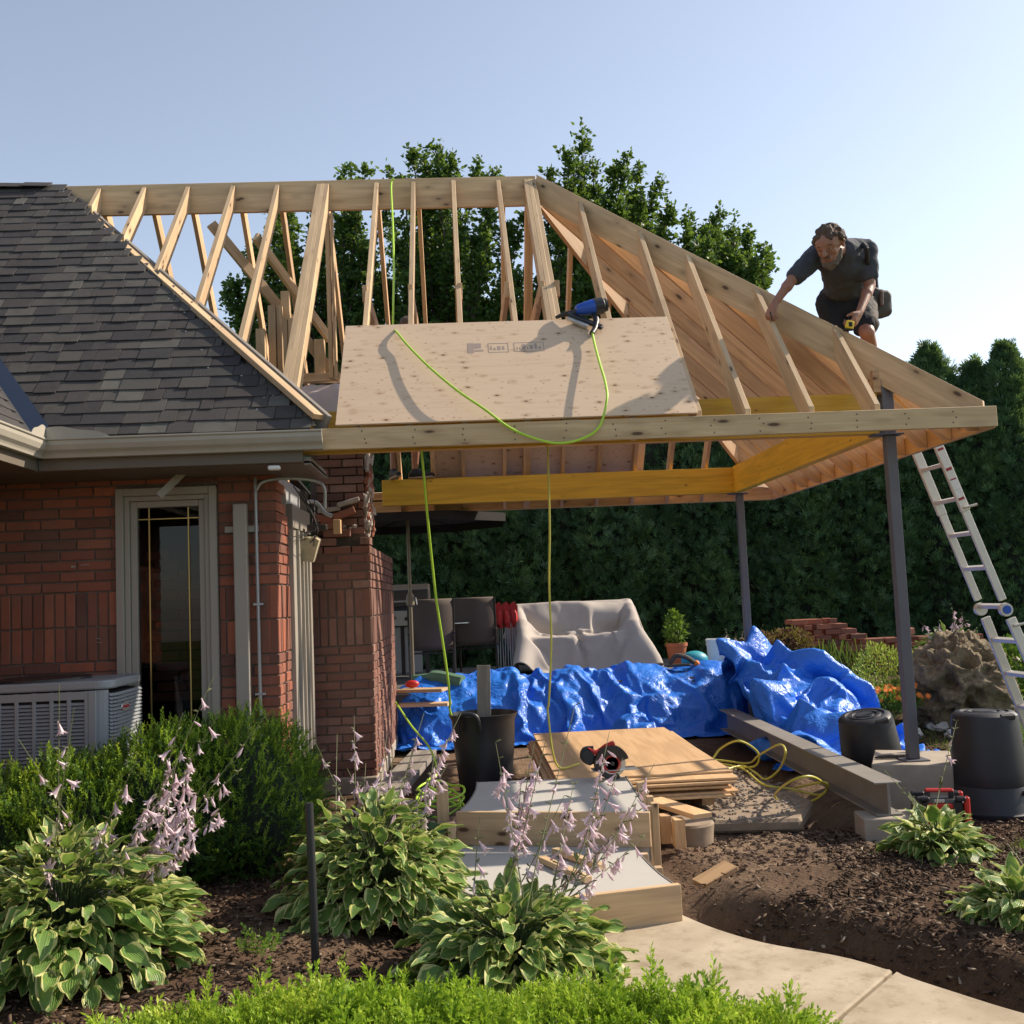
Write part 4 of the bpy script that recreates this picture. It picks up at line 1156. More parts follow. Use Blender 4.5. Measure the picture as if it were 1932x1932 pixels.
b = B(); b.tube(catmull([S0 + Vector(p) for p in ((-.07, .03, .03), (-.13, .035, .0), (-.175, .04, .035), (-.16, .04, .085), (-.10, .04, .09))], 5), .019, 8); b.build('handle', M['black_plastic'], saw, smooth=True)
b = B(); b.prism([S0 + Vector(p) for p in ((-.185, .0, .075), (-.145, .0, .10), (-.10, .0, .07), (-.095, .0, .01), (-.13, .0, -.02), (-.165, .0, .0))], (0, .075, 0)); b.build('battery', M['black_plastic'], saw, bevel=.006)
b = B(); b.prism([S0 + Vector(p) for p in ((-.145, -.01, .105), (-.08, -.01, .075), (-.02, -.01, .115), (.04, -.01, .135), (.045, -.01, .11), (-.02, -.01, .08), (-.09, -.01, .045))], (0, .07, 0)); b.build('housing', M['red_plastic'], saw, bevel=.006)
b = B(); b.box(S0 + Vector((.04, .05, .02)), (.09, .12, .09)); b.build('motor', M['black_plastic'], saw, bevel=.015)
b = B(); b.box(S0 + Vector((.03, .0, -.045)), (.30, .15, .004)); b.build('base_shoe', M['silver'], saw, bevel=.001)

# ------------------------------------------------------------------ cans and bins
def can(label, c, r0, r1, h, mat='bin', tilt=None, inverted=True, name='trash_bin'):
    t = thing(name, label, 'trash bin', tuple(c))
    m = tilt or Matrix.Identity(3)
    b = B()
    if inverted:
        prof = [(r1 + .018, 0), (r1 + .022, .03), (r1 + .008, .035), (r1, .05), (r1 - .004, .20), (r1 - .007, .205), (r1 - .005, .215), (r1 - .008, .30), (r0 + .01, h - .05), (r0 + .004, h - .02), (r0 - .02, h), (r0 - .05, h + .004), (r0 - .055, h - .006), (r0 - .075, h - .006), (r0 - .08, h + .004), (r0 - .105, h + .004), (r0 - .11, h - .006), (r0 - .125, h - .006), (r0 - .13, h + .006), (.012, h + .006)]
    b.lathe(prof, c, 44, m); o = b.build('body', M[mat], t, smooth=True)
    # hand recess near the base and the side handle
    for sg in (1,):
        bb = B(); bb.box(Vector(c) + m @ Vector((.06, -r0 + .028, h - .022)), (.11, .06, .040), m @ Matrix.Rotation(.0, 3, 'Z')); bb.build('hand_recess', M['black_plastic'], t, bevel=.01)
        hx = Vector(c) + m @ Vector((r1 * .70, -r1 * .70, .17)); bb = B(); bb.box(hx, (.16, .05, .03), m @ Matrix.Rotation(.75, 3, 'Z')); bb.build('side_handle', M['black_plastic'], t, bevel=.01)
    return t
can('large dark upside down trash bin standing beside the red tool case', (3.545, 6.98, .0), .205, .245, .69)
can('dark upside down trash bin leaning behind the front steel post', (3.21, 8.12, .02), .20, .235, .56, tilt=Matrix.Rotation(R(-9), 3, 'Y') @ Matrix.Rotation(R(7), 3, 'X'))
c0 = Vector((.115, 8.0, .06))
t = thing('utility_bucket', 'tall black rubber bucket with rope handles holding a grey board', 'bucket', tuple(c0))
b = B(); b.lathe([(.175, 0), (.19, .02), (.235, .45), (.243, .62), (.262, .655), (.268, .672), (.25, .675), (.235, .62), (.225, .4), (.17, .03)], c0, 44, cap=False); b.lathe([(.0001, .02), (.172, .03)], c0, 44, cap=False)
b.build('body', M['black_plastic'], t, smooth=True)
b = B(); b.tube(catmull([c0 + Vector(p) for p in ((-.19, -.20, .55), (-.195, -.23, .66), (-.14, -.27, .695), (-.06, -.28, .68), (-.03, -.27, .60), (-.03, -.25, .55))], 6), .016, 8); b.build('handle', M['black_plastic'], t, smooth=True)
loose_board('weathered grey board standing upright in the black bucket', (.11, 8.05, .15), (.135, 8.10, 1.09), .105, .03, 'greywood', up=(0, 1, 0))
loose_board('long weathered plank lying beside the brick chimney with slatted shade', (-.62, 6.75, .30), (-.40, 9.2, .28), .22, .05, 'greywood', cat='plank', name='plank')
o = B().box2((-.66, 6.9, .12), (-.36, 7.1, .272)).build('timber_block', M['greywood'], None, bevel=.003); tag(o, 'grey timber block under the near end of the weathered plank', 'timber block')
o = B().box2((-.55, 8.9, -.02), (-.25, 9.1, .258)).build('timber_block', M['greywood'], None, bevel=.003); tag(o, 'grey timber block under the far end of the weathered plank', 'timber block')

# ------------------------------------------------------------------ red tool case
c = onz(1765, 1545, .13); c = onz(1776, 1550, .10); c.z = gzn(c.x, c.y) + .01
t = thing('jobsite_radio', 'red and black jobsite tool case with corner bumpers and top handle', 'tool case', tuple(c))
mz = Matrix.Rotation(R(-14), 3, 'Z')
def rb(name, off, dims, mat, bv=.006): return B().box(c + mz @ Vector(off), dims, mz).build(name, M[mat], t, bevel=bv)
rb('body', (0, 0, .13), (.26, .17, .20), 'black_plastic', .015)
rb('front_panel', (-.015, -.088, .13), (.15, .012, .16), 'red_plastic'); rb('speaker_opening', (.035, -.0955, .13), (.07, .004, .10), 'dark', .001)
rb('side_panel', (.138, 0, .13), (.012, .15, .18), 'red_plastic')
for sxx in (-1, 1):
    for syy in (-1, 1):
        rb('corner_bumper', (sxx * .14, syy * .09, .13), (.035, .035, .25), 'black_plastic' if sxx < 0 else 'red_plastic', .01)
        rb('top_corner', (sxx * .105, syy * .09, .24), (.06, .045, .03), 'black_plastic', .008)
rb('handle', (0, 0, .275), (.17, .04, .022), 'red_plastic', .008); rb('handle_post', (-.07, 0, .25), (.03, .035, .05), 'black_plastic'); rb('handle_post', (.07, 0, .25), (.03, .035, .05), 'black_plastic')
rb('white_trim', (.146, -.045, .16), (.008, .02, .12), 'white_plastic', .002); rb('latch', (-.02, -.09, .225), (.06, .012, .02), 'silver', .002)

# ------------------------------------------------------------------ ladder
ld = thing('extension_ladder', 'tall aluminium multi position ladder leaning on the right eave', 'ladder', (4.5, 8.2, .1))
LA = Vector((3.79, 8.04, 2.95)); LB = Vector((4.80, 8.04, -.02)); dL = (LB - LA); Ll = dL.length; dL.normalize()
W0, W1 = .40, .47
nrm = dL.cross(Vector((0, 1, 0))).normalized()
MIDT = .60
def lp(t, w, side): return LA + dL * (Ll * t) + Vector((0, w if side else 0, 0))
def lbar(a, c, wd, th, name, mat='ladder'):
    return B().beam(a, c, th, wd, up=tuple(nrm)).build(name, M[mat], ld, bevel=.003)
for side in (0, 1):
    y_ = (0 if side == 0 else .40)
    lbar(LA + Vector((0, y_, 0)), LA + dL * (Ll * .27) + Vector((0, y_, 0)), .075, .032, 'upper_stile')
    lbar(LA + dL * (Ll * .27) + Vector((0, y_ + (.004 if side == 0 else -.004), 0)), LA + dL * (Ll * .515) + Vector((0, y_ + (.004 if side == 0 else -.004), 0)), .062, .026, 'middle_stile')
    lbar(LA + dL * (Ll * .565) + Vector((0, y_, 0)), LA + dL * (Ll * 1.0) + Vector((0, y_ + (-.06 if side == 0 else .06), 0)), .075, .032, 'lower_stile')
    hc = LA + dL * (Ll * .54) + Vector((0, y_, 0)) - nrm * .0
    hg = B().lathe([(.001, -.022), (.052, -.022), (.055, 0), (.052, .022), (.001, .022)], hc + nrm * -.01, 22, Matrix.Rotation(R(90), 3, 'X')).build('hinge', M['ladder'], ld, smooth=True)
    B().lathe([(.001, 0), (.034, 0), (.034, .008), (.001, .008)], hc + nrm * -.01 + Vector((0, -.022 if side == 0 else .018, 0)), 18, Matrix.Rotation(R(90), 3, 'X')).build('hinge_knob', M['blue_plastic'] if side == 0 else M['ladder'], hg)
for k in range(10):
    t_ = .045 + k * .095 + (.012 if k >= 5 else 0)
    y1 = .40; ex = .0
    if t_ > .56: ex = (t_ - .56) / .44 * .06
    a = LA + dL * (Ll * t_)
    lbar(a + Vector((0, .014 - ex, 0)), a + Vector((0, y1 - .014 + ex, 0)), .05, .032, 'rung')
def sticker(t_, h, mat, w_=.055, off=.0):
    p = LA + dL * (Ll * t_) + Vector((0, -.0172 - off, 0))
    a = p - dL * h / 2; c = p + dL * h / 2
    return B().beam(a, c, .0012, w_, up=tuple(nrm)).build('warning_label', mat, ld)
wl = simple('label_white', (.70, .70, .68), .4, nz=.35, nscale=90); rl = simple('label_red', (.30, .02, .02), .4)
sticker(.06, .16, wl); sticker(.055, .05, rl, .035, .001); sticker(.10, .02, rl, .05, .001); sticker(.135, .12, wl); sticker(.155, .025, rl, .05, .001); sticker(.195, .10, wl); sticker(.183, .012, rl, .05, .001); sticker(.225, .08, wl); sticker(.237, .022, rl, .05, .001)
sticker(.63, .14, wl); sticker(.60, .02, rl, .05, .001)
for t_ in (.262, .585):
    p = LA + dL * (Ll * t_); B().tube([p + Vector((-.01, -.03, 0)) , p + Vector((.06, -.045, .015)), p + Vector((.085, -.05, .022))], .011, 8).build('lock_lever', M['ladder'], ld, smooth=True)

# ------------------------------------------------------------------ deck and patio things
DZ = .60
dk = thing('timber_deck', 'dark weathered plank deck under the patio furniture', 'deck', (1, 13, 0))
y = 11.95; k = 0
while y < 15.4:
    B().box2((-1.3, y, DZ - .035), (3.35 + random.uniform(-.03, .05), y + .135, DZ)).build('plank', M['deck'], dk, grain=(1, 0, 0), bevel=.003); y += .142
B().box2((-1.3, 11.9, .12), (3.0, 11.945, DZ - .037)).build('rim_joist', M['deck'], dk, grain=(1, 0, 0))
for k in range(5): B().box2((-1.1 + k * 1.0, 12.2, 0), (-1.0 + k * 1.0, 12.3, DZ - .037)).build('leg', M['deck'], dk)
loose_board('bright fresh plank on the deck edge beside the brick chimney', (-.75, 11.75, DZ + .02), (-.25, 11.6, DZ + .02), .25, .035, 'lumber')
loose_board('second fresh plank tucked below the deck edge beside the chimney', (-.78, 11.62, DZ - .13), (-.2, 11.5, DZ - .13), .2, .035, 'lumber')
o = B().ball((-.62, 11.75, DZ + .085), .055, (1.5, .8, .8), 8).build('red_glove', M['red_plastic'], None, smooth=True); tag(o, 'small red bundle on the plank beside the chimney', 'red bundle')
b = B(); b.tube(catmull([(-.62, 12.3, DZ + .10), (-.35, 12.15, DZ + .12), (-.05, 12.0, DZ + .06)], 6), [.05] * 5 + [.08] * 8, 8)
o = b.build('green_tool_bag', simple('green_canvas', (.10, .20, .12), .8, nz=.3), None, smooth=True); tag(o, 'long green canvas roll lying on the deck by the tarp', 'canvas roll')
# chairs
def chair(label, x, y, rz, reclined=.12):
    t = thing('patio_chair', label, 'patio chair', (x, y, DZ), 'brown sling patio chairs')
    m = Matrix.Rotation(rz, 3, 'Z'); P = lambda *p: Vector((x, y, DZ)) + m @ Vector(p)
    n = 14
    # local: seat faces +Y ; back at y = -.02 seen from behind
    def sheet_(pts, name):
        V = []; 
        for (yy, zz) in pts: V += [P(-.27, yy, zz), P(.27, yy, zz)]
        F = [(2 * i, 2 * i + 1, 2 * i + 3, 2 * i + 2) for i in range(len(pts) - 1)]
        b = B().add(V, F); o = b.build(name, M['sling'], t, smooth=True); md = o.modifiers.new('t', 'SOLIDIFY'); md.thickness = .008
    sheet_([(-.10 - .10 * math.sin(k / 9 * 1.5), .40 + .62 * k / 9 + .0) for k in range(10)] + [(-.17, 1.03)], 'backrest')
    sheet_([(-.10 + .52 * k / 8, .40 - .03 * math.sin(k / 8 * 3.14) + .02 * k / 8) for k in range(9)], 'seat')
    for sx_ in (-.285, .285):
        B().tube(catmull([P(sx_, -.20, 1.02), P(sx_, -.15, .7), P(sx_, -.10, .42), P(sx_, .42, .42)], 5), .013, 8).build('side_frame', M['darkmetal'], t, smooth=True)
        B().tube([P(sx_, -.16, .01), P(sx_, -.14, .60)], .014, 8).build('leg', M['darkmetal'], t); B().tube([P(sx_, .42, .01), P(sx_, .36, .60)], .014, 8).build('leg', M['darkmetal'], t)
        B().tube(catmull([P(sx_, -.18, .60), P(sx_, .1, .635), P(sx_, .40, .61)], 4), .018, 8).build('armrest', M['darkmetal'], t, smooth=True)
    B().tube([P(-.285, -.13, .36), P(.285, -.13, .36)], .011, 8).build('crossbar', M['darkmetal'], t)
    return t
chair('brown sling patio chair seen from behind, nearer the chimney', -.43, 13.2, R(3))
chair('brown sling patio chair turned to the side near the folded red chairs', .15, 13.9, R(-8))
# glass table
t = thing('patio_table', 'glass topped patio table between the two sling chairs', 'table', (-.25, 14.2, DZ))
B().lathe([(.001, 0), (.50, 0), (.50, .012), (.001, .012)], (-.28, 14.1, DZ + .70), 36).build('tabletop', M['silver'], t); B().tube([(-.28, 14.1, DZ), (-.28, 14.1, DZ + .7)], .03, 8).build('leg', M['darkmetal'], t)
b = B(); b.ball((-.02, 13.85, DZ + .78), .10, (1, .8, .75), 8, jit=.2); b.tube(catmull([(-.08, 13.8, DZ + .86), (.0, 13.8, DZ + .92), (.08, 13.8, DZ + .82)], 4), .012, 6)
o = b.build('beach_bag', simple('grey_bag', (.20, .19, .19), .8, nz=.4, nscale=12), None, smooth=True); tag(o, 'grey bag with a dark strap lying on the glass table', 'bag')
# barbecue
gx, gy = -.86, 14.1
t = thing('gas_grill', 'stainless gas barbecue with dark lid behind the sling chair', 'barbecue', (gx, gy, DZ))
b = B(); b.prism([(gx - .45, gy - .25, DZ + .95), (gx - .45, gy - .22, DZ + 1.18), (gx - .45, gy + .05, DZ + 1.26), (gx - .45, gy + .27, DZ + 1.15), (gx - .45, gy + .27, DZ + .95)], (.85, 0, 0)); b.build('lid', simple('grill_lid', (.10, .085, .08), .35, metal=.6), t, bevel=.02, seg=2)
B().box2((gx - .42, gy - .27, DZ + .78), (gx + .38, gy + .25, DZ + .945)).build('firebox', M['black_plastic'], t, bevel=.006)
cp = B().box2((gx - .42, gy - .30, DZ + .70), (gx + .38, gy - .272, DZ + .90)).build('control_panel', M['silver'], t, bevel=.004)
for k in range(4): B().lathe([(.001, 0), (.028, 0), (.024, .03), (.001, .03)], (gx - .25 + k * .17, gy - .302, DZ + .79 + .02 * (k % 2)), 14, RX).build('knob', M['black_plastic'], cp)
B().tube([(gx - .3, gy - .30, DZ + 1.02), (gx + .25, gy - .30, DZ + 1.02)], .012, 8).build('handle', M['silver'], t)
for sx_ in (-.38, .0, .32): B().box2((gx + sx_, gy - .24, DZ + .05), (gx + sx_ + .05, gy - .2, DZ + .7)).build('leg', M['darkmetal'], t)
B().box2((gx - .33, gy - .235, DZ + .08), (gx + .28, gy - .225, DZ + .68)).build('cabinet_door', simple('grill_door', (.30, .29, .28), .5), t)
B().box2((gx + .385, gy - .25, DZ + .74), (gx + .72, gy + .2, DZ + .77)).build('side_shelf', M['darkmetal'], t)
# umbrella
ux, uy = -.64, 12.4
t = thing('patio_umbrella', 'dark patio umbrella whose pole stands right of the chimney', 'umbrella', (ux, uy, DZ))
ztop = at(742, 975, uy).z
B().tube([(ux, uy, DZ), (ux, uy, ztop + .25)], .022, 10).build('pole', simple('bronze_pole', (.20, .16, .11), .5, metal=.4), t, smooth=True)
zc = at(743, 1130, uy).z
k_ = B().lathe([(.03, 0), (.05, .02), (.05, .12), (.03, .16)], (ux, uy, zc - .1), 14).build('crank_housing', simple('bronze_box', (.18, .14, .09), .5), t, smooth=True)
B().tube([(ux + .04, uy - .02, zc), (ux + .07, uy - .05, zc + .0), (ux + .08, uy - .05, zc - .08)], .008, 6).build('crank_handle', M['silver'], k_)
cr = 1.22; zc0 = at(850, 985, uy).z - .03
b = B(); V = []; n = 8
def uring(r_, z): return [Vector((ux + .05 + r_ * math.cos(2 * math.pi * (k + .5) / n), uy + .25 + r_ * math.sin(2 * math.pi * (k + .5) / n), z)) for k in range(n)]
cmat = simple('dark_canopy_fabric', (.016, .012, .011), .85, nz=.2)
rA = uring(cr, zc0); rB = uring(cr, zc0 + .10); top_ = Vector((ux + .05, uy + .25, zc0 + .16))
for k in range(n):
    B().add([rA[k], rA[(k + 1) % n], rB[(k + 1) % n], rB[k]], [(0, 1, 2, 3)]).build('valance', cmat, t)
    B().add([rB[k], rB[(k + 1) % n], top_], [(0, 1, 2)]).build('canopy_panel', cmat, t)
    B().tube([rB[k] - Vector((0, 0, .01)), top_ - Vector((0, 0, .02))], .008, 5).build('rib', M['darkmetal'], t)
# folded red chairs
for k in range(3):
    bx = .47 + k * .10
    t = thing('folding_chair', 'folded red camp chair with thin grey legs, ' + ('next to the sling chair', 'between two other folded ones', 'next to the covered sofa')[k], 'folded camp chair', (bx, 13.9, DZ), 'folded red camp chairs beside the sofa')
    b = B(); P0 = [(bx - .035, 13.9, DZ + .62), (bx + .045, 13.87, DZ + .60), (bx + .055, 13.9, DZ + .90), (bx + .01, 13.88, DZ + .96), (bx - .045, 13.9, DZ + .93)]
    b.prism(P0, (0, .05, 0)); b.ball((bx, 13.88, DZ + .74), .055, (.9, .7, 1.9), 8, jit=.4); b.build('folded_seat', simple('red_canvas', (.42, .02, .018), .7, nz=.3, bump=.3) if k == 0 else bpy.data.materials['red_canvas'], t, smooth=True)
    for q in range(3): B().tube([(bx - .02 + q * .028, 13.9 + q * .01, DZ + .68), (bx + .00 + (q - 1) * .04, 13.95, DZ + .01)], .008, 6).build('leg', M['silver'], t)
# covered sofa: a fabric cover draped over a two seat sofa
sb_ = B(); X0, X1, Yf, Yb_ = .72, 2.32, 13.62, 14.50
sb_.box2((X0, Yf, DZ + .02), (1.46, Yb_, DZ + .45)); sb_.box2((1.58, Yf, DZ + .02), (X1, Yb_, DZ + .45)); sb_.box2((1.4, 13.9, DZ + .02), (1.65, Yb_, DZ + .43)); sb_.box2((X0, 14.25, DZ + .3), (X1, 14.5, DZ + .90)); sb_.box2((1.72, 14.02, DZ + .4), (2.10, 14.3, DZ + .80))
sb_.box2((X0, Yf + .0, DZ + .3), (X0 + .10, Yb_, DZ + .58)); sb_.box2((X1 - .10, Yf + .0, DZ + .3), (X1, Yb_, DZ + .60))
for k, (hx, hy) in enumerate(((.60, 13.85), (.70, 14.05), (.80, 14.25), (.86, 14.42))):
    sb_.box2((X0, hy - .2, DZ + .3), (X0 + .08, Yb_, DZ + hx)); sb_.box2((X1 - .08, hy - .2, DZ + .3), (X1, Yb_, DZ + hx + .05))
prox = sb_.build('lumps', M['dark'], bevel=.02); fl = grid_obj(-1, 5, 12, 16, DZ, 1.0)
cl = grid_obj(X0 - .42, X1 + .42, 13.12, 14.92, DZ + 1.04, .034, lambda x, y: .02 * noise.noise(Vector((x * 4, y * 4, 1))) - .44 * float(sst(14.28, 14.12, y) * sst(X0 + .02, X0 + .2, x) * sst(X1 - .02, X1 - .2, x)) - .06 * math.exp(-((x - 1.52) / .06) ** 2) * float(sst(14.1, 13.8, y)))
o = drape('covered_sofa', cl, [prox, fl], -.05, 52, M['cover'], bend=.2, quality=6, stiff=20, thick=.005)
for v in o.data.vertices: v.co.z = max(v.co.z, DZ + .012)
tag(o, 'two seat patio sofa hidden under a beige fabric cover', 'covered sofa')
# pots, buckets
def pot(label, c, r0, r1, h, mat, name='flower_pot', cat='flower pot'):
    t = thing(name, label, cat, tuple(c)); b = B()
    b.lathe([(r0, 0), (r1, h * .85), (r1 + .012, h * .85), (r1 + .014, h), (r1 - .008, h), (r1 - .015, h * .7), (.001, h * .7)], c, 26); b.build('pot', M[mat], t, smooth=True); return t
pc = Vector((2.88, 14.0, DZ)); pt = pot('terracotta pot with leafy green plant beside the covered sofa', pc, .10, .14, .30, 'terracotta')
bc_ = at(1357, 1255, 12.95); bc_.z = .602
t = thing('white_pail', 'white plastic pail standing behind the blue tarp', 'pail', tuple(bc_)); b = B()
b.lathe([(.13, 0), (.145, .30), (.152, .30), (.152, .325), (.147, .325), (.148, .35), (.155, .35), (.155, .375), (.149, .38), (.143, .38), (.13, .02)], bc_, 30); b.build('body', M['white_plastic'], t, smooth=True)
c = at(1310, 1237, 12.6); o = B().ball(c + Vector((0, 0, -.05)), .17, (1, .8, .65), 10).build('watering_can', M['teal'], None, smooth=True); tag(o, 'rounded teal plastic container left of the white pail', 'plastic container')
c = at(1397, 1232, 12.9); o = B().ball(c + Vector((0, 0, -.05)), .16, (1.2, .9, .9), 9, jit=.15).build('beige_sack', M['cover'], None, smooth=True); tag(o, 'beige rounded sack behind the back steel post', 'sack')
c = at(1295, 1248, 12.2); t = thing('chain_saw', 'dirty orange tipped saw handle on the deck behind the tarp', 'hand tool', tuple(c))
B().tube(catmull([c + Vector((-.2, 0, -.02)), c + Vector((-.12, 0, .07)), c + Vector((.0, 0, .05)), c + Vector((.1, 0, -.02))], 5), .028, 8).build('handle', M['leather'], t, smooth=True); B().ball(c + Vector((.12, 0, -.03)), .04, n=6).build('grip', M['flower_o'], t); B().box(c + Vector((-.1, 0, -.04)), (.3, .1, .03)).build('body', M['leather'], t, bevel=.01)
# air conditioner
AX0, AX1, AY0, AY1, AZ = -3.36, -2.19, 6.50, 7.15, 1.225
ac = thing('air_conditioner', 'grey outdoor air conditioner unit against the brick wall under the window', 'air conditioner', (-2.6, 6.8, .3))
def acpoly(g, r_, x0=AX0, x1=AX1, y0=AY0, y1=AY1):
    pts = []
    for (cx, cy, a0) in ((x1 - r_ - g, y0 + r_ + g, -90), (x1 - r_ - g, y1 - r_ - g, 0), (x0 + r_ + g, y1 - r_ - g, 90), (x0 + r_ + g, y0 + r_ + g, 180)):
        for k in range(8):
            a = R(a0 + 90 * k / 7); pts.append((cx + r_ * math.cos(a), cy + r_ * math.sin(a)))
    return pts
RC = .10
B().prism([(x, y, .35) for x, y in acpoly(.02, RC)], (0, 0, AZ - .35 - .10)).build('coil_core', M['dark'], ac)
B().prism([(x, y, AZ - .075) for x, y in acpoly(0, RC)], (0, 0, .055)).build('top_cap', M['acmetal'], ac, bevel=.012, seg=2)
B().lathe([(.001, .0), (.30, .0), (.30, .014), (.001, .014)], (AX0 + .62, (AY0 + AY1) / 2, AZ - .019), 36).build('fan_grille', M['black_plastic'], ac)
B().prism([(x, y, .30) for x, y in acpoly(0, RC)], (0, 0, .07)).build('base_pan', M['acmetal'], ac, bevel=.008)
pth_ = acpoly(.0, RC)
def along(x0, x1, steps):
    return [(x0 + (x1 - x0) * k / steps, AY0) for k in range(steps + 1)]
def louvre_panel(path, z0, z1, nm='louvre_panel'):
    """frame strips with slats between, following the path"""
    b = B(); z = z0 + .01
    while z < z1 - .012:
        for i in range(len(path) - 1):
            p, q = Vector((*path[i], z)), Vector((*path[i + 1], z)); d = (q - p).normalized(); nn = Vector((d.y, -d.x, 0))
            b.add([p + nn * .002 + Vector((0, 0, .014)), q + nn * .002 + Vector((0, 0, .014)), q + nn * .016, p + nn * .016], [(0, 1, 2, 3)])
            b.add([p + nn * .002 + Vector((0, 0, .011)), p + nn * .016 + Vector((0, 0, -.003)), q + nn * .016 + Vector((0, 0, -.003)), q + nn * .002 + Vector((0, 0, .011))], [(0, 1, 2, 3)])
        z += .0225
    return b.build(nm, M['acmetal'], ac)
xf = AX1 - .30
xs = [AX1 - .15 - (8 - k) * .105 for k in range(9)]
for k in range(9):
    B().box2((xs[k] - .012, AY0 - .016, .37), (xs[k] + .012, AY0 + .0, AZ - .08)).build('louvre_post', M['acmetal'], ac, bevel=.003)
    if k < 8: louvre_panel([(xs[k] + .012, AY0), (xs[k + 1] - .012, AY0)], .40, AZ - .14)
B().box2((xs[0], AY0 - .0155, AZ - .13), (xs[8] + .012, AY0, AZ - .082)).build('top_strip', M['acmetal'], ac)
B().box2((xs[8] + .012, AY0 - .018, .36), (xs[8] + .06, AY0, AZ - .08)).build('corner_panel', M['acmetal'], ac, bevel=.004)
cpth = [(AX1 - RC + RC * math.sin(R(a)), AY0 + RC - RC * math.cos(R(a))) for a in range(45, 91, 15)] + [(AX1, AY0 + .30), (AX1, AY1 - RC)]
B().prism([(x, y, .37) for x, y in [(AX1 - RC + (RC + .003) * math.sin(R(q)), AY0 + RC - (RC + .003) * math.cos(R(q))) for q in range(0, 46, 15)] + [(AX1 - RC + .0, AY0 + RC - .04)]], (0, 0, AZ - .45)).build('corner_post', M['acmetal'], ac)
louvre_panel(cpth, .40, AZ - .10, 'corner_louvres')
# badge with lettering
bp = Vector((AX1 - .012, AY0 + .20, AZ - .20)); bd = Matrix.Rotation(R(84), 3, 'Z')
badge = B().lathe([(.001, -.004), (.05, -.004), (.054, .0), (.05, .004), (.001, .004)], (0, 0, 0), 30); 
for i, p in enumerate(badge.v): p = Vector((p.x, p.y * .62, p.z)); p = Matrix.Rotation(R(90), 3, 'X') @ p; badge.v[i] = bp + bd @ (p + Vector((0, -.03, 0)))
bo = badge.build('badge', M['silver'], ac, smooth=True)
def text(s_, size, mat, parent, mtx, name='lettering', ext=.001):
    cu = bpy.data.curves.new(name, 'FONT'); cu.body = s_; cu.size = size; cu.align_x = 'CENTER'; cu.align_y = 'CENTER'; cu.extrude = ext; cu.materials.append(mat)
    o = bpy.data.objects.new(name, cu); col.objects.link(o)
    me = bpy.data.meshes.new_from_object(o.evaluated_get(bpy.context.evaluated_depsgraph_get())); bpy.data.objects.remove(o)
    me.transform(mtx); me.name = name; return link(name, me, mat, parent)
mt = Matrix.Translation(bp + bd @ Vector((0, -.0365, 0))) @ bd.to_4x4() @ Matrix.Rotation(R(90), 4, 'X')
text('LENNOX', .024, M['red_plastic'], bo, mt)
o = B().box2((AX0, AY0 + .1, .0), (AX1, AY1, .298)).build('pad', M['concrete'], ac)

# ------------------------------------------------------------------ hoses, nailer
def hose(name, label, pts, mat, r=.0065, cat='air hose', n=8, k=8):
    o = B().tube(catmull(pts, k), r, n).build(name, M[mat], None, smooth=True); return tag(o, label, cat)
def onp(x, y, off=.03):   # on the front roof plane, lifted by off
    d = ray(x, y); n_ = pn; k = (pa - EYE).dot(n_) / d.dot(n_); return EYE + d * k + n_ * off
G = onp(1112, 606, .06)
H = [at(742, 336, 9.28), at(738, 352, 9.24), at(741, 420, 8.75), at(743, 500, 8.35), at(742, 580, 7.96), at(742, 618, 7.85), onp(748, 632, .03), onp(775, 668, .05), onp(815, 712, .07), onp(865, 756, .08), onp(915, 786, .06), at(960, 806, 6.745), at(1005, 826, 6.735), at(1050, 836, 6.73), at(1095, 829, 6.735), at(1130, 806, 6.75), onp(1143, 775, .08), onp(1141, 745, .09), onp(1130, 700, .07), onp(1121, 660, .05), onp(1117, 640, .05)]
hose('air_hose', 'lime green air hose draped from the ridge to the nail gun', H, 'hose_green', .0088)
H2 = [at(795, 850, 7.2), at(800, 900, 7.25), at(806, 970, 7.35), at(814, 1050, 7.5), at(823, 1130, 7.6), at(835, 1210, 7.7), at(845, 1280, 7.8), at(849, 1325, 7.9), at(850, 1345, 7.95), Vector((-.05, 8.0, .45))]
hose('air_hose', 'lime green air hose hanging down into the black bucket', H2, 'hose_green', .009)
H3 = [at(1033, 842, 7.3), at(1035, 900, 7.3), at(1037, 1000, 7.3), at(1036, 1100, 7.32), at(1040, 1200, 7.35), at(1038, 1280, 7.35), at(1035, 1330, 7.38), at(1034, 1345, 7.42), Vector((.62, 7.45, .40)), Vector((.80, 7.6, .375))]
hose('air_hose', 'yellow air hose hanging straight down onto the plywood stack', H3, 'hose_yellow', .0075)
H4 = [(-.62, 9.0, .75), (-.45, 8.3, .62), (-.30, 7.9, .50), (-.24, 7.6, .36), (-.30, 7.3, .34)]
for k in range(40): a = k * .62; H4.append((-.22 + (.16 + .02 * math.sin(k * 1.7)) * math.cos(a), 7.25 + (.30 + .04 * math.sin(k)) * math.sin(a), .16 + .0042 * k + .012 * math.sin(k * 2.3)))
hose('air_hose', 'coiled lime green air hose between the chimney and the bucket', H4, 'hose_green', .008, k=6)
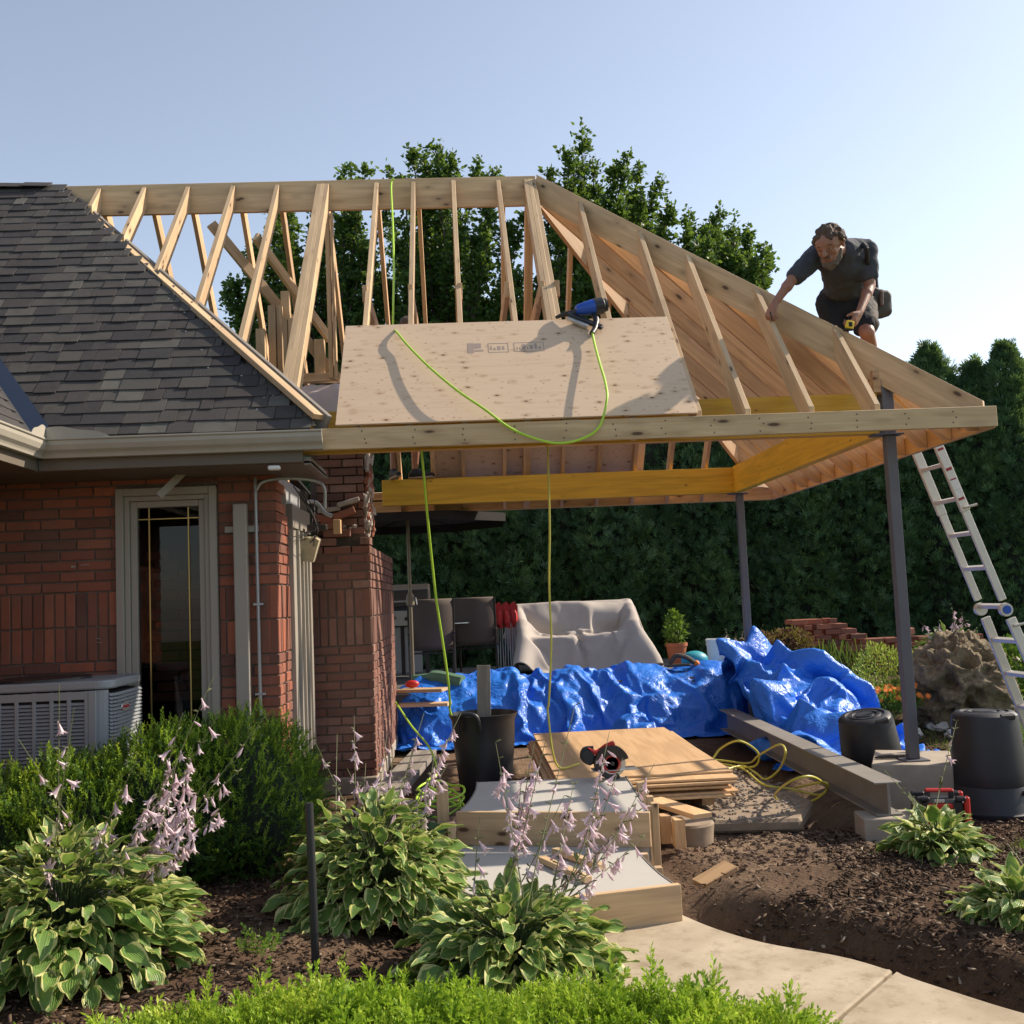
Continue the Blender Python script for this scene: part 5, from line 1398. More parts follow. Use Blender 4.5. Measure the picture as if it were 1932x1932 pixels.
# loops on the ground right of the plywood
def lz(x, y, z=.125): p = onz(x, y, z); return p
LP = [lz(1290, 1432), lz(1330, 1445, .2), lz(1360, 1412, .34), lz(1395, 1398, .42), lz(1430, 1420, .3), lz(1425, 1445, .16), lz(1390, 1448), lz(1335, 1452), lz(1318, 1441), lz(1350, 1434), lz(1410, 1440), lz(1432, 1425, .28), lz(1470, 1405, .42), lz(1482, 1420, .4), lz(1470, 1452, .22), lz(1445, 1470), lz(1425, 1458), lz(1400, 1445), lz(1350, 1456), lz(1320, 1448), lz(1345, 1440), lz(1400, 1450), lz(1440, 1480), lz(1490, 1488, .1), lz(1545, 1500, .08), lz(1560, 1485, .2), lz(1530, 1465, .34), lz(1490, 1475, .3), lz(1462, 1500, .12), lz(1480, 1513, .07), lz(1530, 1512, .06), lz(1560, 1490, .16), lz(1555, 1476, .22), lz(1500, 1486, .1)]
hose('air_hose', 'yellow air hose in loose loops on the ground by the steel beam', LP, 'hose_yellow', .0085, k=10)
# nail gun
ng = thing('nail_gun', 'blue and black framing nail gun resting on the plywood sheet', 'nail gun', tuple(G))
ux_ = Vector((1, 0, 0)); 
def gp_(x, y, off): return onp(x, y, off)
a = gp_(1092, 606, .10); c = gp_(1118, 601, .10); e = gp_(1134, 598, .10)
B().tube([a - (c - a) * .25, a, c], [.030, .045, .062], 16).build('motor_housing', M['blue_plastic'], ng, smooth=True)
B().tube([c, e, e + (e - c) * .25], [.064, .064, .045], 16).build('cylinder_cap', M['black_plastic'], ng, smooth=True)
B().tube([e + (e - c) * .25, e + (e - c) * .5], [.052, .050], 16).build('exhaust_cap', M['black_plastic'], ng, smooth=True)
a1 = gp_(1071, 607, .07); a2 = gp_(1136, 628, .045)
B().beam(a1, a2, .040, .030, up=tuple(pn)).build('magazine', M['black_plastic'], ng, bevel=.005)
a3 = gp_(1070, 611, .05); a4 = gp_(1108, 626, .045)
B().beam(a3, a4, .026, .030, up=tuple(pn)).build('magazine_plate', M['silver'], ng, bevel=.003)
B().tube([gp_(1048, 606, .03), gp_(1062, 604, .05), gp_(1092, 606, .08)], [.012, .018, .028], 10).build('nose', M['darkmetal'], ng, smooth=True)
B().tube(catmull([gp_(1118, 605, .07), gp_(1124, 616, .055), gp_(1122, 630, .05), gp_(1116, 640, .05)], 4), [.024] * 6 + [.02] * 7, 10).build('grip', M['black_plastic'], ng, smooth=True)

# ------------------------------------------------------------------ blue tarp heaps
def crumple(x, y, seed, amp, f):
    r_ = random.Random(seed); s_ = 0
    wx = .25 * noise.noise(Vector((x * 1.3, y * 1.3, seed))); wy = .25 * noise.noise(Vector((x * 1.3, y * 1.3, seed + 9)))
    for k in range(6):
        a = r_.uniform(0, 3.14); ff = f * (1.5 ** k); ph = r_.random(); q = ((x + wx) * math.cos(a) + (y + wy) * math.sin(a)) * ff + ph
        q = abs((q % 1) - .5) * 2; s_ += amp * (.66 ** k) * (q - .5) * (.35 + 1.6 * abs(noise.noise(Vector((x * 2, y * 2, k + seed)))))
    return s_
def tarp(name, label, xr, yr, H, thr, step=.02, amp=.05, f=2.2, seed=3, base=None):
    xs = np.arange(xr[0], xr[1], step); ys = np.arange(yr[0], yr[1], step)
    n, m = len(ys), len(xs); V = np.zeros((n, m, 3)); K = np.zeros((n, m), bool)
    for j, y in enumerate(ys):
        for i, x in enumerate(xs):
            h0 = H(x, y)
            c_ = crumple(x, y, seed, amp, f)
            k = max(0, min(1, (h0 - thr) / .15)); g0 = gz(x, y) if base is None else base
            h = h0 + c_ * (.35 + .65 * k)
            K[j, i] = h0 > thr
            wv = .05 * noise.noise(Vector((x * 3, y * 3, seed + 5))) * k
            V[j, i] = (x + wv + c_ * .5 * k, y - c_ * .6 * k, float(g0) + max(.006, h))
    idx = np.arange(n * m).reshape(n, m)
    Q = np.stack([idx[:-1, :-1], idx[:-1, 1:], idx[1:, 1:], idx[1:, :-1]], -1)
    ok = K[:-1, :-1] & K[:-1, 1:] & K[1:, 1:] & K[1:, :-1]
    F = Q[ok]; used = np.unique(F); mp = -np.ones(n * m, int); mp[used] = np.arange(len(used))
    me = mesh_np(name, V.reshape(-1, 3)[used], mp[F], smooth=True)
    o = link(name, me, M['tarp']); md = o.modifiers.new('t', 'SOLIDIFY'); md.thickness = .003
    return tag(o, label, 'tarp')
def bump_(x, y, cx, cy, rx, ry, h, p=2.0): 
    d = ((x - cx) / rx) ** 2 + ((y - cy) / ry) ** 2
    return h * max(0, 1 - d ** (p / 2)) if d < 1 else 0
gr_ = grid_obj(-3, 6, 7, 15, 0.012, 1.0); bx_ = lumps([(x, 12.30, .15, .55, .66, .535 + .05 * math.sin(x * 7)) for x in np.arange(-.45, 3.0, .42)] + [(x, 11.75, .1, .5, .28, .3) for x in np.arange(-.3, 2.8, .5)])
cl = grid_obj(-.92, 3.05, 11.10, 12.85, .93, .028, lambda x, y: .10 * noise.noise(Vector((x * 2.2, y * 3, 1))) + .05 * noise.noise(Vector((x * 7, y * 7, 2))) + .03 * tri(x * 3.1 + .8 * noise.noise(Vector((x, y * 1.5, 7))) + y * .5))
o = drape('blue_tarp', cl, [gr_, bx_], -.30, 40, M['tarp']); tag(o, 'long crumpled blue tarp draped over the deck edge', 'tarp')
gr_ = grid_obj(-3, 6, 7, 15, 0.012, 1.0); bx_ = lumps([(3.3, 10.7, .24, .48, .8, .46), (3.12, 11.5, .30, .42, .5, .55), (3.20, 9.5, .1, .26, .45, .34), (3.68, 10.9, .24, .36, .6, .48), (3.55, 10.0, .12, .25, .4, .36)])
cl = grid_obj(2.90, 3.95, 9.12, 12.0, .90, .026, lambda x, y: .22 * noise.noise(Vector((x * 2.0, y * 2, 4))) + .06 * noise.noise(Vector((x * 6, y * 6, 2))) + .10 * tri((x * .8 + y * .6) * 3.3 + 1.2 * noise.noise(Vector((x * 1.3, y * 1.3, 7)))) + .07 * tri((x * .5 - y * .8) * 2.3 + 1.0 * noise.noise(Vector((x * 1.3, y * 1.3, 17)))))
o = drape('blue_tarp', cl, [gr_, bx_], -.62, 42, M['tarp']); tag(o, 'big heap of crumpled blue tarp bundled beside the steel beam', 'tarp')
def Hs(x, y): return bump_(x, y, 1.72, 10.75, .30, .35, .34, 3)
tarp('blue_tarp', 'small rounded bundle of blue tarp in front of the long tarp', (1.3, 2.2), (10.2, 11.3), Hs, .02, .015, .06, 3, 5, base=0.0)
def Hf(x, y): return .10 * max(0, 1 - ((x + .22) / .22) ** 2 - ((y - 6.9) / .32) ** 2)
tarp('blue_tarp', 'small blue tarp scrap tucked behind the upper step stake', (-.5, .05), (6.5, 7.3), Hf, .012, .012, .03, 4, 6)
def Hf2(x, y): return .16 * max(0, 1 - ((x + .03) / .14) ** 2 - ((y - 7.1) / .3) ** 2)
tarp('blue_tarp', 'blue tarp scrap between the black bucket and the upper step', (-.2, .12), (6.75, 7.45), Hf2, .012, .012, .03, 4, 7)
# pipes poking out under the heap
for k, (xa, ya) in enumerate(((2.86, 9.55), (2.94, 9.60), (3.02, 9.62))):
    o = B().box((xa, ya, .16 + .03 * k), (.05, .9, .05), Matrix.Rotation(R(-12), 3, 'Z') @ Matrix.Rotation(R(8), 3, 'X')).build('metal_channel', M['galv'], None, bevel=.004)
    tag(o, 'grey metal channel under the blue tarp heap, ' + ('nearest the steel beam', 'between two others', 'farthest from the steel beam')[k], 'metal channel', 'metal channels under the tarp')
# fallen black stake in the mulch bed at the front
s0 = onz(597, 1832, .08); s1 = at(583, 1515, s0.y + .02)
o = B().tube([s0 - Vector((0, 0, .1)), s1], .0175, 10).build('garden_stake', M['black_plastic'], None, smooth=True); tag(o, 'thin black metal stake standing in the mulch bed', 'garden stake')

# ------------------------------------------------------------------ boulders and brick piles
def boulder(name, label, c, r, s_, seed, mat='rock', sub=6, group=None):
    bm = bmesh.new(); bmesh.ops.create_icosphere(bm, subdivisions=sub, radius=1)
    for v in bm.verts:
        p = v.co.copy(); q = p * 1.1 + Vector((seed, 0, 0))
        d = .98 + .30 * noise.noise(q) + .26 * (1 - abs(noise.noise(q * 2.1)) * 2) * .5 + .20 * (.35 - abs(noise.noise(q * 4.2))) + .11 * (.3 - abs(noise.noise(q * 9))) + .05 * noise.noise(q * 20)
        cv = noise.noise(q * 2.6 + Vector((9, 9, 9))); d -= .75 * max(0, cv - .15)
        d -= .06 * abs(math.sin(p.z * 7 + 3 * noise.noise(q)))
        v.co = Vector((p.x * s_[0], p.y * s_[1], p.z * s_[2])) * r * d + Vector(c)
    me = bpy.data.meshes.new(name); bm.to_mesh(me); bm.free()
    if sub > 3:
        for p in me.polygons: p.use_smooth = True
    o = link(name, me, M[mat]); tag(o, label, 'rock', group); return o
boulder('boulder', 'large pitted grey brown boulder behind the trash bins', (at(1812, 1310, 10.6).x, 10.6, .50), .50, (.98, .9, 1.05), 3.3)
for (px, py, rr, lab) in ((1722, 1393, .075, 'small pale cobble just right of the front steel post'), (1775, 1385, .09, 'pale cobble in front of the boulder, beside another'), (1800, 1392, .07, 'pale cobble nearest the large upside down bin')):
    p = onz(px, py, .03); boulder('cobble', lab, (p.x, p.y, gzn(p.x, p.y) + .03), rr, (1.3, 1, .75), px, 'stone', 3, 'pale cobbles in front of the boulder')
def brick_pile(label, x0, y0, z0, nx, nz, ragged, seed, z_face=0):
    t = thing('brick_pile', label, 'brick pile', (x0, y0, z0), 'piles of salvaged bricks by the hedge'); r_ = random.Random(seed)
    for k in range(nz):
        for i in range(nx):
            if ragged(i, k): continue
            for dpt in range(2):
                endon = (i + k) % 3 == 0
                br = bpy.data.objects.new('brick', BM[r_.randrange(5)]); col.objects.link(br); br.parent = t
                w_ = .105 if endon else .20
                br.location = (i * .21 + (.1 if k % 2 else 0) + r_.uniform(-.012, .012), dpt * .20 + r_.uniform(-.03, .03), k * .069 + .035)
                br.scale = (.86 if not endon else .42, 1.0, .95); br.rotation_euler = (0, 0, r_.uniform(-.12, .12))
    return t
p = at(1510, 1250, 12.9)
brick_pile('stepped heap of salvaged red bricks behind the blue tarp heap', p.x, 12.9, .42, 6, 11, lambda i, k: i > 5.5 - max(0, k - 4) * .55 or (i == 5 and k > 6), 3)
p = at(1622, 1250, 12.9)
bp2 = brick_pile('broad flat topped pile of salvaged red bricks behind the front steel post', p.x, 12.9, .42, 8, 7, lambda i, k: (k == 6 and i in (0, 3)) , 5)
br = bpy.data.objects.new('brick', BM[0]); col.objects.link(br); br.parent = bp2; br.location = (.62, .1, .54); br.rotation_euler = (.1, -.15, .5); br.scale = (1, 1.2, 1.3)
# ------------------------------------------------------------------ foliage tools
def rot_basis(d, roll):
    """(n,3) directions -> (n,3,3) matrices whose columns are x, y (=d), z"""
    d = d / np.linalg.norm(d, axis=1, keepdims=True)
    ref = np.where(np.abs(d[:, 2:3]) > .95, np.array([[1., 0, 0]]), np.array([[0., 0, 1]]))
    x = np.cross(d, ref); x /= np.linalg.norm(x, axis=1, keepdims=True); z = np.cross(x, d)
    c, s = np.cos(roll)[:, None], np.sin(roll)[:, None]
    x2 = x * c + z * s; z2 = -x * s + z * c
    return np.stack([x2, d, z2], -1)
def scatter(tv, tf, P, D, S, roll=None):
    n = len(P); roll = rng.uniform(0, 6.283, n) if roll is None else roll
    Mx = rot_basis(np.asarray(D, float), roll)
    V = np.einsum('nij,kj->nki', Mx, tv) * np.asarray(S)[:, None, None] + np.asarray(P)[:, None, :]
    k = len(tv); F = tf[None] + (np.arange(n) * k)[:, None, None]
    return V.reshape(-1, 3), F.reshape(-1, tf.shape[1])
def sprig(nn=16, L=1.0, nl=.22, w_=.035, droop=0, up=.8, twin=True):
    """needle shoot along +Y: each needle a folded two-triangle blade"""
    V = []; F = []
    for k in range(nn):
        t = (k + .5) / nn; s_ = 1 if k % 2 else -1; a = up * (1 - .35 * t)
        phi = random.uniform(-.5, .5) if twin else random.uniform(0, 6.283)
        dx = math.sin(a) * math.cos(phi) * s_; dz = math.sin(a) * math.sin(phi); dy = math.cos(a)
        l = nl * (1 - .35 * abs(t - .35)); b0 = Vector((0, t * L, 0)); tip = b0 + Vector((dx, dy, dz)) * l
        side = Vector((dx, dy, dz)).cross(Vector((0, 0, 1)) if abs(dz) < .8 else Vector((1, 0, 0))).normalized() * w_
        mid = (b0 + tip) * .5 + Vector((0, 0, .01)); i = len(V)
        V += [b0, mid + side, tip, mid - side]; F.append((i, i + 1, i + 2, i + 3))
    i = len(V); V += [(-.012, 0, 0), (.012, 0, 0), (.006, L, 0), (-.006, L, 0)]; F.append((i, i + 1, i + 2, i + 3))
    return np.array([tuple(v) for v in V], float), np.array(F)
def surf_points(blobs, n, shell=.82):
    """points near the surface of a union of ellipsoids, with outward directions"""
    vol = np.array([b[3] * b[4] * b[5] for b in blobs]) ** (2 / 3); pr_ = vol / vol.sum()
    P = []; D = []
    while len(P) < n:
        b = blobs[rng.choice(len(blobs), p=pr_)]
        u = rng.normal(size=3); u /= np.linalg.norm(u)
        r_ = shell + (1 - shell) * rng.random() ** .6 * 1.0
        r_ *= 1 + .10 * noise.noise(Vector(u * 3) + Vector(b[:3]))
        p = np.array(b[:3]) + u * np.array(b[3:6]) * r_
        if p[2] < .02: continue
        inside = False
        for q in blobs:
            if q is b: continue
            if (((p - np.array(q[:3])) / np.array(q[3:6])) ** 2).sum() < .62: inside = True; break
        if inside: continue
        nn_ = u / np.array(b[3:6]); nn_ /= np.linalg.norm(nn_); P.append(p); D.append(nn_)
    return np.array(P), np.array(D)
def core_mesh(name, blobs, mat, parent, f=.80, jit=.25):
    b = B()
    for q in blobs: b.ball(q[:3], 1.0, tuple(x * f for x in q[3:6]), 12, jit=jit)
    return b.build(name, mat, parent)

# yew hedge by the house
yew = thing('yew_hedge', 'rounded dark green yew hedge in front of the brick wall and window', 'hedge', (-2.3, 6.0, 0))
blobs = [(-3.15, 5.75, .30, .55, .50, .42), (-2.65, 5.85, .32, .50, .48, .42), (-2.2, 5.95, .35, .50, .48, .44), (-1.75, 6.1, .40, .50, .48, .50), (-1.36, 6.25, .44, .46, .45, .50), (-3.7, 5.8, .3, .5, .5, .42)]
P, D = surf_points(blobs, 8200, .74)
D = D * .9 + np.array([0, 0, .55]) + rng.normal(size=D.shape) * .38
tv, tf = sprig(16, 1, .235, .034, twin=False, up=.85)
V, F = scatter(tv, tf, P, D, rng.uniform(.07, .125, len(P)))
link('foliage', mesh_np('foliage', V, F), M['yew_dark'], yew)
# new tips on upper sprigs, their sunlit look put into brighter needle colour
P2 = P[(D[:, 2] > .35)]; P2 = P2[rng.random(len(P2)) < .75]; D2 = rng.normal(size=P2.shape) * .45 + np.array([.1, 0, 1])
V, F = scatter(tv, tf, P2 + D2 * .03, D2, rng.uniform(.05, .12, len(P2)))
link('sunlit_growth', mesh_np('sunlit_growth', V, F), M['yew_bright'], yew)
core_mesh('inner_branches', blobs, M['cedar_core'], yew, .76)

# bright needle shrubs in the foreground
def fore(label, blobs, n, group='low bright green evergreen shrubs along the front', s0=.06, s1=.115):
    t = thing('evergreen_shrub', label, 'shrub', blobs[0][:2] + (0,), group)
    P, D = surf_points(blobs, n, .72); D = D * .7 + np.array([0, 0, .8]) + rng.normal(size=D.shape) * .38
    S_ = rng.uniform(s0, s1, len(P)); S_[rng.random(len(P)) < .04] *= 1.9
    V, F = scatter(tvf, tff, P, D, S_); link('foliage', mesh_np('foliage', V, F), M['yew_bright'], t)
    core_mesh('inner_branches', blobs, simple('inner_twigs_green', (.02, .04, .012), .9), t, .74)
def twigs():
    V = []; F = []; n0 = 0
    for (ang_, l0, y0) in ((0, 1.0, 0), (.75, .45, .25), (-.75, .42, .40), (.7, .33, .58), (-.65, .28, .70)):
        tv_, tf_ = sprig(16, 1, .20 / max(.5, l0), .034 / max(.5, l0), up=.85, twin=False)
        c_, s_ = math.cos(ang_), math.sin(ang_); q = tv_ * l0; x = q[:, 0] * c_ + q[:, 1] * s_; y = -q[:, 0] * s_ + q[:, 1] * c_ + y0
        V.append(np.stack([x, y, q[:, 2] + .05 * random.uniform(-1, 1)], -1)); F.append(tf_ + n0); n0 += len(tv_)
    return np.concatenate(V), np.concatenate(F)
tvf, tff = twigs()
fore('low bright green evergreen shrub at the bottom, left of the middle', [(-.95, 3.58, .07, .34, .22, .13), (-.55, 3.60, .08, .36, .24, .16), (-.15, 3.56, .07, .34, .24, .15), (-1.25, 3.55, .04, .28, .2, .09)], 2300)
fore('low bright green evergreen shrub at the bottom beside the concrete path', [(.28, 3.50, .08, .32, .24, .16), (.60, 3.45, .08, .30, .22, .15), (.90, 3.38, .06, .22, .18, .12)], 1500)
# small self-sown sprig
P = np.array([[-.92 + random.uniform(-.08, .08), 4.55 + random.uniform(-.05, .05), .13 + random.random() * .08] for _ in range(40)])
V, F = scatter(*sprig(7, 1, .4, .09, twin=False), P, rng.normal(size=P.shape) * .6 + np.array([0, 0, 1]), rng.uniform(.04, .07, len(P)))
o = link('seedling', mesh_np('seedling', V, F), M['herb']); tag(o, 'small green seedling in the mulch left of the black stake', 'seedling')

# ------------------------------------------------------------------ hostas
def leaf_mesh(k, mat, pet=True):
    r_ = random.Random(k * 7 + 1); nu, nv = 6, 9; V = []; UV = []
    bend = r_.uniform(.15, .75); cup = r_.uniform(.06, .20); wav = r_.uniform(.03, .09); tw = r_.uniform(-.5, .5); side = r_.uniform(-.18, .18)
    for j in range(nv):
        t = j / (nv - 1); wd = .265 * (math.sin(math.pi * min(1, t * .92 + .06) ** .80)) ** .85 * (1 - t ** 5 * .6)
        if j == nv - 1: wd = .004
        if j == 0: wd = .03
        yb_ = math.sin(bend * t) / bend; zb_ = -(1 - math.cos(bend * t)) / bend * 1.1
        for i in range(nu + 1):
            u = i / nu * 2 - 1; x = u * wd + side * t * t; z = zb_ + cup * u * u * wd * 2.2 + wav * math.sin(t * 11 + u * 2.1 + k) * abs(u) + tw * u * wd * t
            V.append((x, yb_, z)); UV.append((i / nu, t))
    F = [(j * (nu + 1) + i, j * (nu + 1) + i + 1, (j + 1) * (nu + 1) + i + 1, (j + 1) * (nu + 1) + i) for j in range(nv - 1) for i in range(nu)]
    me = mesh_np('leaf_mesh', V, F, UV, smooth=True); me.materials.append(mat); return me
LM = [leaf_mesh(k, M['hosta']) for k in range(9)]
LMG = [leaf_mesh(k + 20, M['hosta_green']) for k in range(5)]
def flower_mesh(k, kind):
    b = B(); r_ = random.Random(k)
    if kind == 'open':
        prof = [(.0028, 0), (.0035, .012), (.007, .026), (.0095, .036), (.012, .042)]
        n = 6; V = []
        for (rr, z) in prof:
            for q in range(n): V.append(Vector((rr * math.cos(q * math.pi / 3), rr * math.sin(q * math.pi / 3), -z)))
        F = [(i * n + q, i * n + (q + 1) % n, (i + 1) * n + (q + 1) % n, (i + 1) * n + q) for i in range(4) for q in range(n)]
        b.add(V, F)
        for q in range(n):
            a = q * math.pi / 3; c = Vector((math.cos(a), math.sin(a), 0)); s_ = Vector((-c.y, c.x, 0))
            p = c * .012 + Vector((0, 0, -.042)); b.add([p - s_ * .0062, p + s_ * .0062, p + c * (.010 + r_.uniform(0, .004)) + Vector((0, 0, -.010)) + s_ * .001], [(0, 1, 2)])
    else:
        b.lathe([(.0015, 0), (.003, -.010), (.0062, -.028), (.0048, -.042), (.0006, -.050)], (0, 0, 0), 6, cap=False)
    me = b.mesh('flower_mesh', smooth=True); me.materials.append(M['petal']); return me
FM = [flower_mesh(k, 'open') for k in range(3)] + [flower_mesh(9 + k, 'bud') for k in range(2)]
def hosta_plant(label, c, Rr, H, n, stalks=(), fl=(8, 12), LMs=None, seed=1, lsz=(.13, .21), name='hosta', upright=.0, az=(0, 6.283), group='variegated hostas in the garden beds'):
    r_ = random.Random(seed); LMs = LMs or LM; z0 = gzn(c[0], c[1]) if len(c) < 3 else c[2]
    t = thing(name, label, 'hosta', (c[0], c[1], z0), group); o3 = Vector((c[0], c[1], z0)); pb = B()
    for k in range(n):
        q = ((k + .5) / n) ** .70; th = r_.uniform(*az); e = q + r_.uniform(-.08, .08); e = min(1, max(0, e))
        rad = Rr * (.06 + .74 * e); h = H * (1.0 - .84 * e ** 2.2) * r_.uniform(.74, 1.16)
        sc_ = r_.uniform(lsz[0] * .72, lsz[1]) * (1 - .25 * (1 - e)); elev = R(50 - 70 * e + r_.uniform(-24, 26) + upright * 30 + (30 if r_.random() < .10 else 0))
        d = Vector((math.cos(th) * math.cos(elev), math.sin(th) * math.cos(elev), math.sin(elev)))
        p = Vector((math.cos(th) * rad, math.sin(th) * rad, max(.02, h)))
        x = d.cross(Vector((0, 0, 1))).normalized(); z = x.cross(d).normalized(); rl_ = r_.uniform(-.45, .45)
        x, z = x * math.cos(rl_) + z * math.sin(rl_), z * math.cos(rl_) - x * math.sin(rl_)
        m = Matrix((x, d, z)).transposed().to_4x4()
        lf = bpy.data.objects.new('leaf', LMs[r_.randrange(len(LMs))]); col.objects.link(lf); lf.parent = t
        lf.matrix_local = Matrix.Translation(p) @ m @ Matrix.Diagonal((sc_ * r_.uniform(.85, 1.15), sc_, sc_, 1))
        b0 = Vector((math.cos(th) * .03, math.sin(th) * .03, 0)); mid = (b0 + p) / 2 + Vector((0, 0, .25 * h)) - Vector((math.cos(th), math.sin(th), 0)) * rad * .12
        pb.tube([o3 + b0, o3 + mid, o3 + p + d * .01], [.004, .0035, .0028], 4, cap=False)
    st = pb.build('petioles', M['stem'], t); st['kind'] = 'stuff'
    # underleaves that fill the mound, too many to pick apart
    VV = []; FF = []; UU = []; nb = 0
    for k in range(int(n * 1.1)):
        me = LMs[r_.randrange(len(LMs))]; th = r_.uniform(*az); e = r_.uniform(.25, .95); rad = Rr * (.06 + .70 * e); h = H * (.90 - .80 * e ** 1.7) * r_.uniform(.45, .95)
        sc_ = r_.uniform(*lsz) * .95; elev = R(20 - 45 * e + r_.uniform(-15, 15)); d = Vector((math.cos(th) * math.cos(elev), math.sin(th) * math.cos(elev), math.sin(elev)))
        x = d.cross(Vector((0, 0, 1))).normalized(); z = x.cross(d).normalized(); m = np.array(Matrix((x, d, z)).transposed())
        co = np.empty(len(me.vertices) * 3, np.float32); me.vertices.foreach_get('co', co); co = co.reshape(-1, 3) * sc_
        VV.append(co @ m.T + np.array([o3.x + math.cos(th) * rad, o3.y + math.sin(th) * rad, o3.z + max(.02, h)]))
        vi = np.empty(len(me.loops), np.int32); me.loops.foreach_get('vertex_index', vi); FF.append(vi.reshape(-1, 4) + nb); nb += len(co)
        uv = np.empty(len(me.loops) * 2, np.float32); me.uv_layers[0].data.foreach_get('uv', uv); uu = np.zeros((len(co), 2), np.float32); uu[vi] = uv.reshape(-1, 2); UU.append(uu)
    ul = link('underleaves', mesh_np('underleaves', np.concatenate(VV), np.concatenate(FF), np.concatenate(UU), smooth=True), LMs[0].materials[0], t); ul['kind'] = 'stuff'
    for (dx, dy, top, lean, nf, frac) in stalks:
        base = o3 + Vector((dx, dy, .04)); tip = Vector(top)
        mid = base.lerp(tip, .5) + Vector((lean, 0, .04))
        cv = catmull([base, base.lerp(mid, .5) + Vector((0, 0, .03)), mid, tip], 6)
        rr = [.0045 * (1 - .65 * i / (len(cv) - 1)) for i in range(len(cv))]
        sb = B().tube(cv, rr, 5)
        # bracts and small leaves up the scape
        for q in range(r_.randrange(2, 5)):
            i = int(len(cv) * r_.uniform(.25, .6)); p = cv[i]; a = r_.uniform(0, 6.28); dd = Vector((math.cos(a) * .5, math.sin(a) * .5, .8)).normalized(); sd = dd.cross(Vector((0, 0, 1))).normalized() * .009
            sb.add([p, p + dd * .03 + sd, p + dd * .065, p + dd * .03 - sd], [(0, 1, 2, 3)])
        for q in range(r_.randrange(9, 15)):      # seed pods, spent buds
            i = min(len(cv) - 1, int(len(cv) * (frac - .1 + (1.1 - frac) * q / 13))); p = cv[i]; a = r_.uniform(0, 6.28); dd = Vector((math.cos(a), math.sin(a), .35)).normalized()
            sb.tube([p, p + dd * .010, p + dd * .020, p + dd * .030], [.0012, .0040, .0038, .001], 4)
        so = sb.build('flower_stalk', M['stem_dry'], t)
        for q in range(nf):
            f = frac + (.94 - frac) * (q + .5) / nf + r_.uniform(-.02, .02); i = min(len(cv) - 2, int(f * (len(cv) - 1))); w2 = f * (len(cv) - 1) - i; p = cv[i].lerp(cv[i + 1], max(0, min(1, w2)))
            a = r_.uniform(0, 6.28); off = Vector((math.cos(a), math.sin(a), .15)) * .012
            me = FM[r_.randrange(3)] if r_.random() < .62 else FM[3 + r_.randrange(2)]
            fo = bpy.data.objects.new('flower', me); col.objects.link(fo); fo.parent = so
            tl = r_.uniform(.15, 1.0); fo.location = p + off; fo.rotation_euler = Euler((tl * -math.sin(a), tl * math.cos(a) * -1, r_.uniform(0, 6)), 'XYZ'); s_ = r_.uniform(.95, 1.3); fo.scale = (s_, s_, s_)
    return t
def S(px, py, Y): return tuple(at(px, py, Y))
A_st = []
for (px, py, Y, ln, nf) in ((112, 1290, 4.75, -.02, 2), (140, 1335, 4.6, -.01, 2), (35, 1395, 4.9, 0, 1), (255, 1440, 4.9, .0, 4), (300, 1480, 4.8, .02, 8), (335, 1430, 4.95, .03, 9), (365, 1405, 5.0, .03, 8), (395, 1470, 4.9, .05, 10), (420, 1335, 5.1, .03, 4), (408, 1265, 5.15, .02, 3), (450, 1455, 5.0, .05, 9), (440, 1500, 4.8, .06, 8), (505, 1345, 5.25, .05, 2), (345, 1345, 5.1, .03, 5), (320, 1520, 4.7, .04, 7), (380, 1520, 4.75, .05, 8), (175, 1540, 4.6, .0, 2), (105, 1590, 4.5, 0, 3), (240, 1590, 4.5, .02, 3)):
    A_st.append((random.uniform(-.15, .25), random.uniform(-.1, .3), S(px, py, Y), ln, int(nf * 2.2), .60))
hosta_plant('large variegated hosta with a dense spray of lilac flowers beside the dark yew hedge', (-1.80, 4.70), .70, .46, 292, A_st, seed=2, lsz=(.12, .20))
B_st = []
for (px, py, Y, ln, nf) in ((592, 1395, 5.6, -.02, 2), (668, 1350, 5.9, .0, 5), (730, 1385, 5.8, .0, 6), (742, 1430, 5.7, .02, 5), (690, 1440, 5.7, 0, 3), (800, 1345, 5.9, .03, 3), (785, 1400, 5.8, .03, 6), (870, 1345, 5.9, .04, 8), (820, 1420, 5.7, .03, 6), (760, 1470, 5.6, .0, 5), (636, 1385, 5.8, -.02, 0), (655, 1450, 5.7, 0, 0), (845, 1440, 5.7, .03, 4)):
    B_st.append((random.uniform(-.2, .2), random.uniform(-.1, .2), S(px, py, Y), ln, int(nf * 2), .64))
hosta_plant('variegated hosta in the middle bed behind the thin black stake', (-.50, 5.36), .57, .47, 270, B_st, seed=3, lsz=(.115, .19))
C_st = []
for (px, py, Y, ln, nf) in ((935, 1400, 4.8, .0, 9), (1008, 1400, 4.9, .0, 9), (1030, 1395, 4.9, .02, 6), (1085, 1330, 5.0, .0, 1), (1082, 1480, 4.9, .0, 10), (1150, 1380, 5.1, .04, 10), (1175, 1430, 5.1, .05, 8), (1235, 1440, 5.1, .07, 8), (1205, 1530, 5.0, .07, 9), (1065, 1500, 4.85, .02, 6), (1130, 1500, 4.9, .04, 6), (1215, 1580, 4.9, .08, 8), (985, 1460, 4.85, .0, 4), (905, 1540, 4.7, -.02, 2)):
    C_st.append((random.uniform(-.18, .22), random.uniform(-.1, .2), S(px, py, Y), ln, int(nf * 1.9), .62))
hosta_plant('variegated hosta with tall lilac flower stalks in front of the lower step', (.14, 4.52), .54, .29, 250, C_st, seed=4, lsz=(.125, .20))
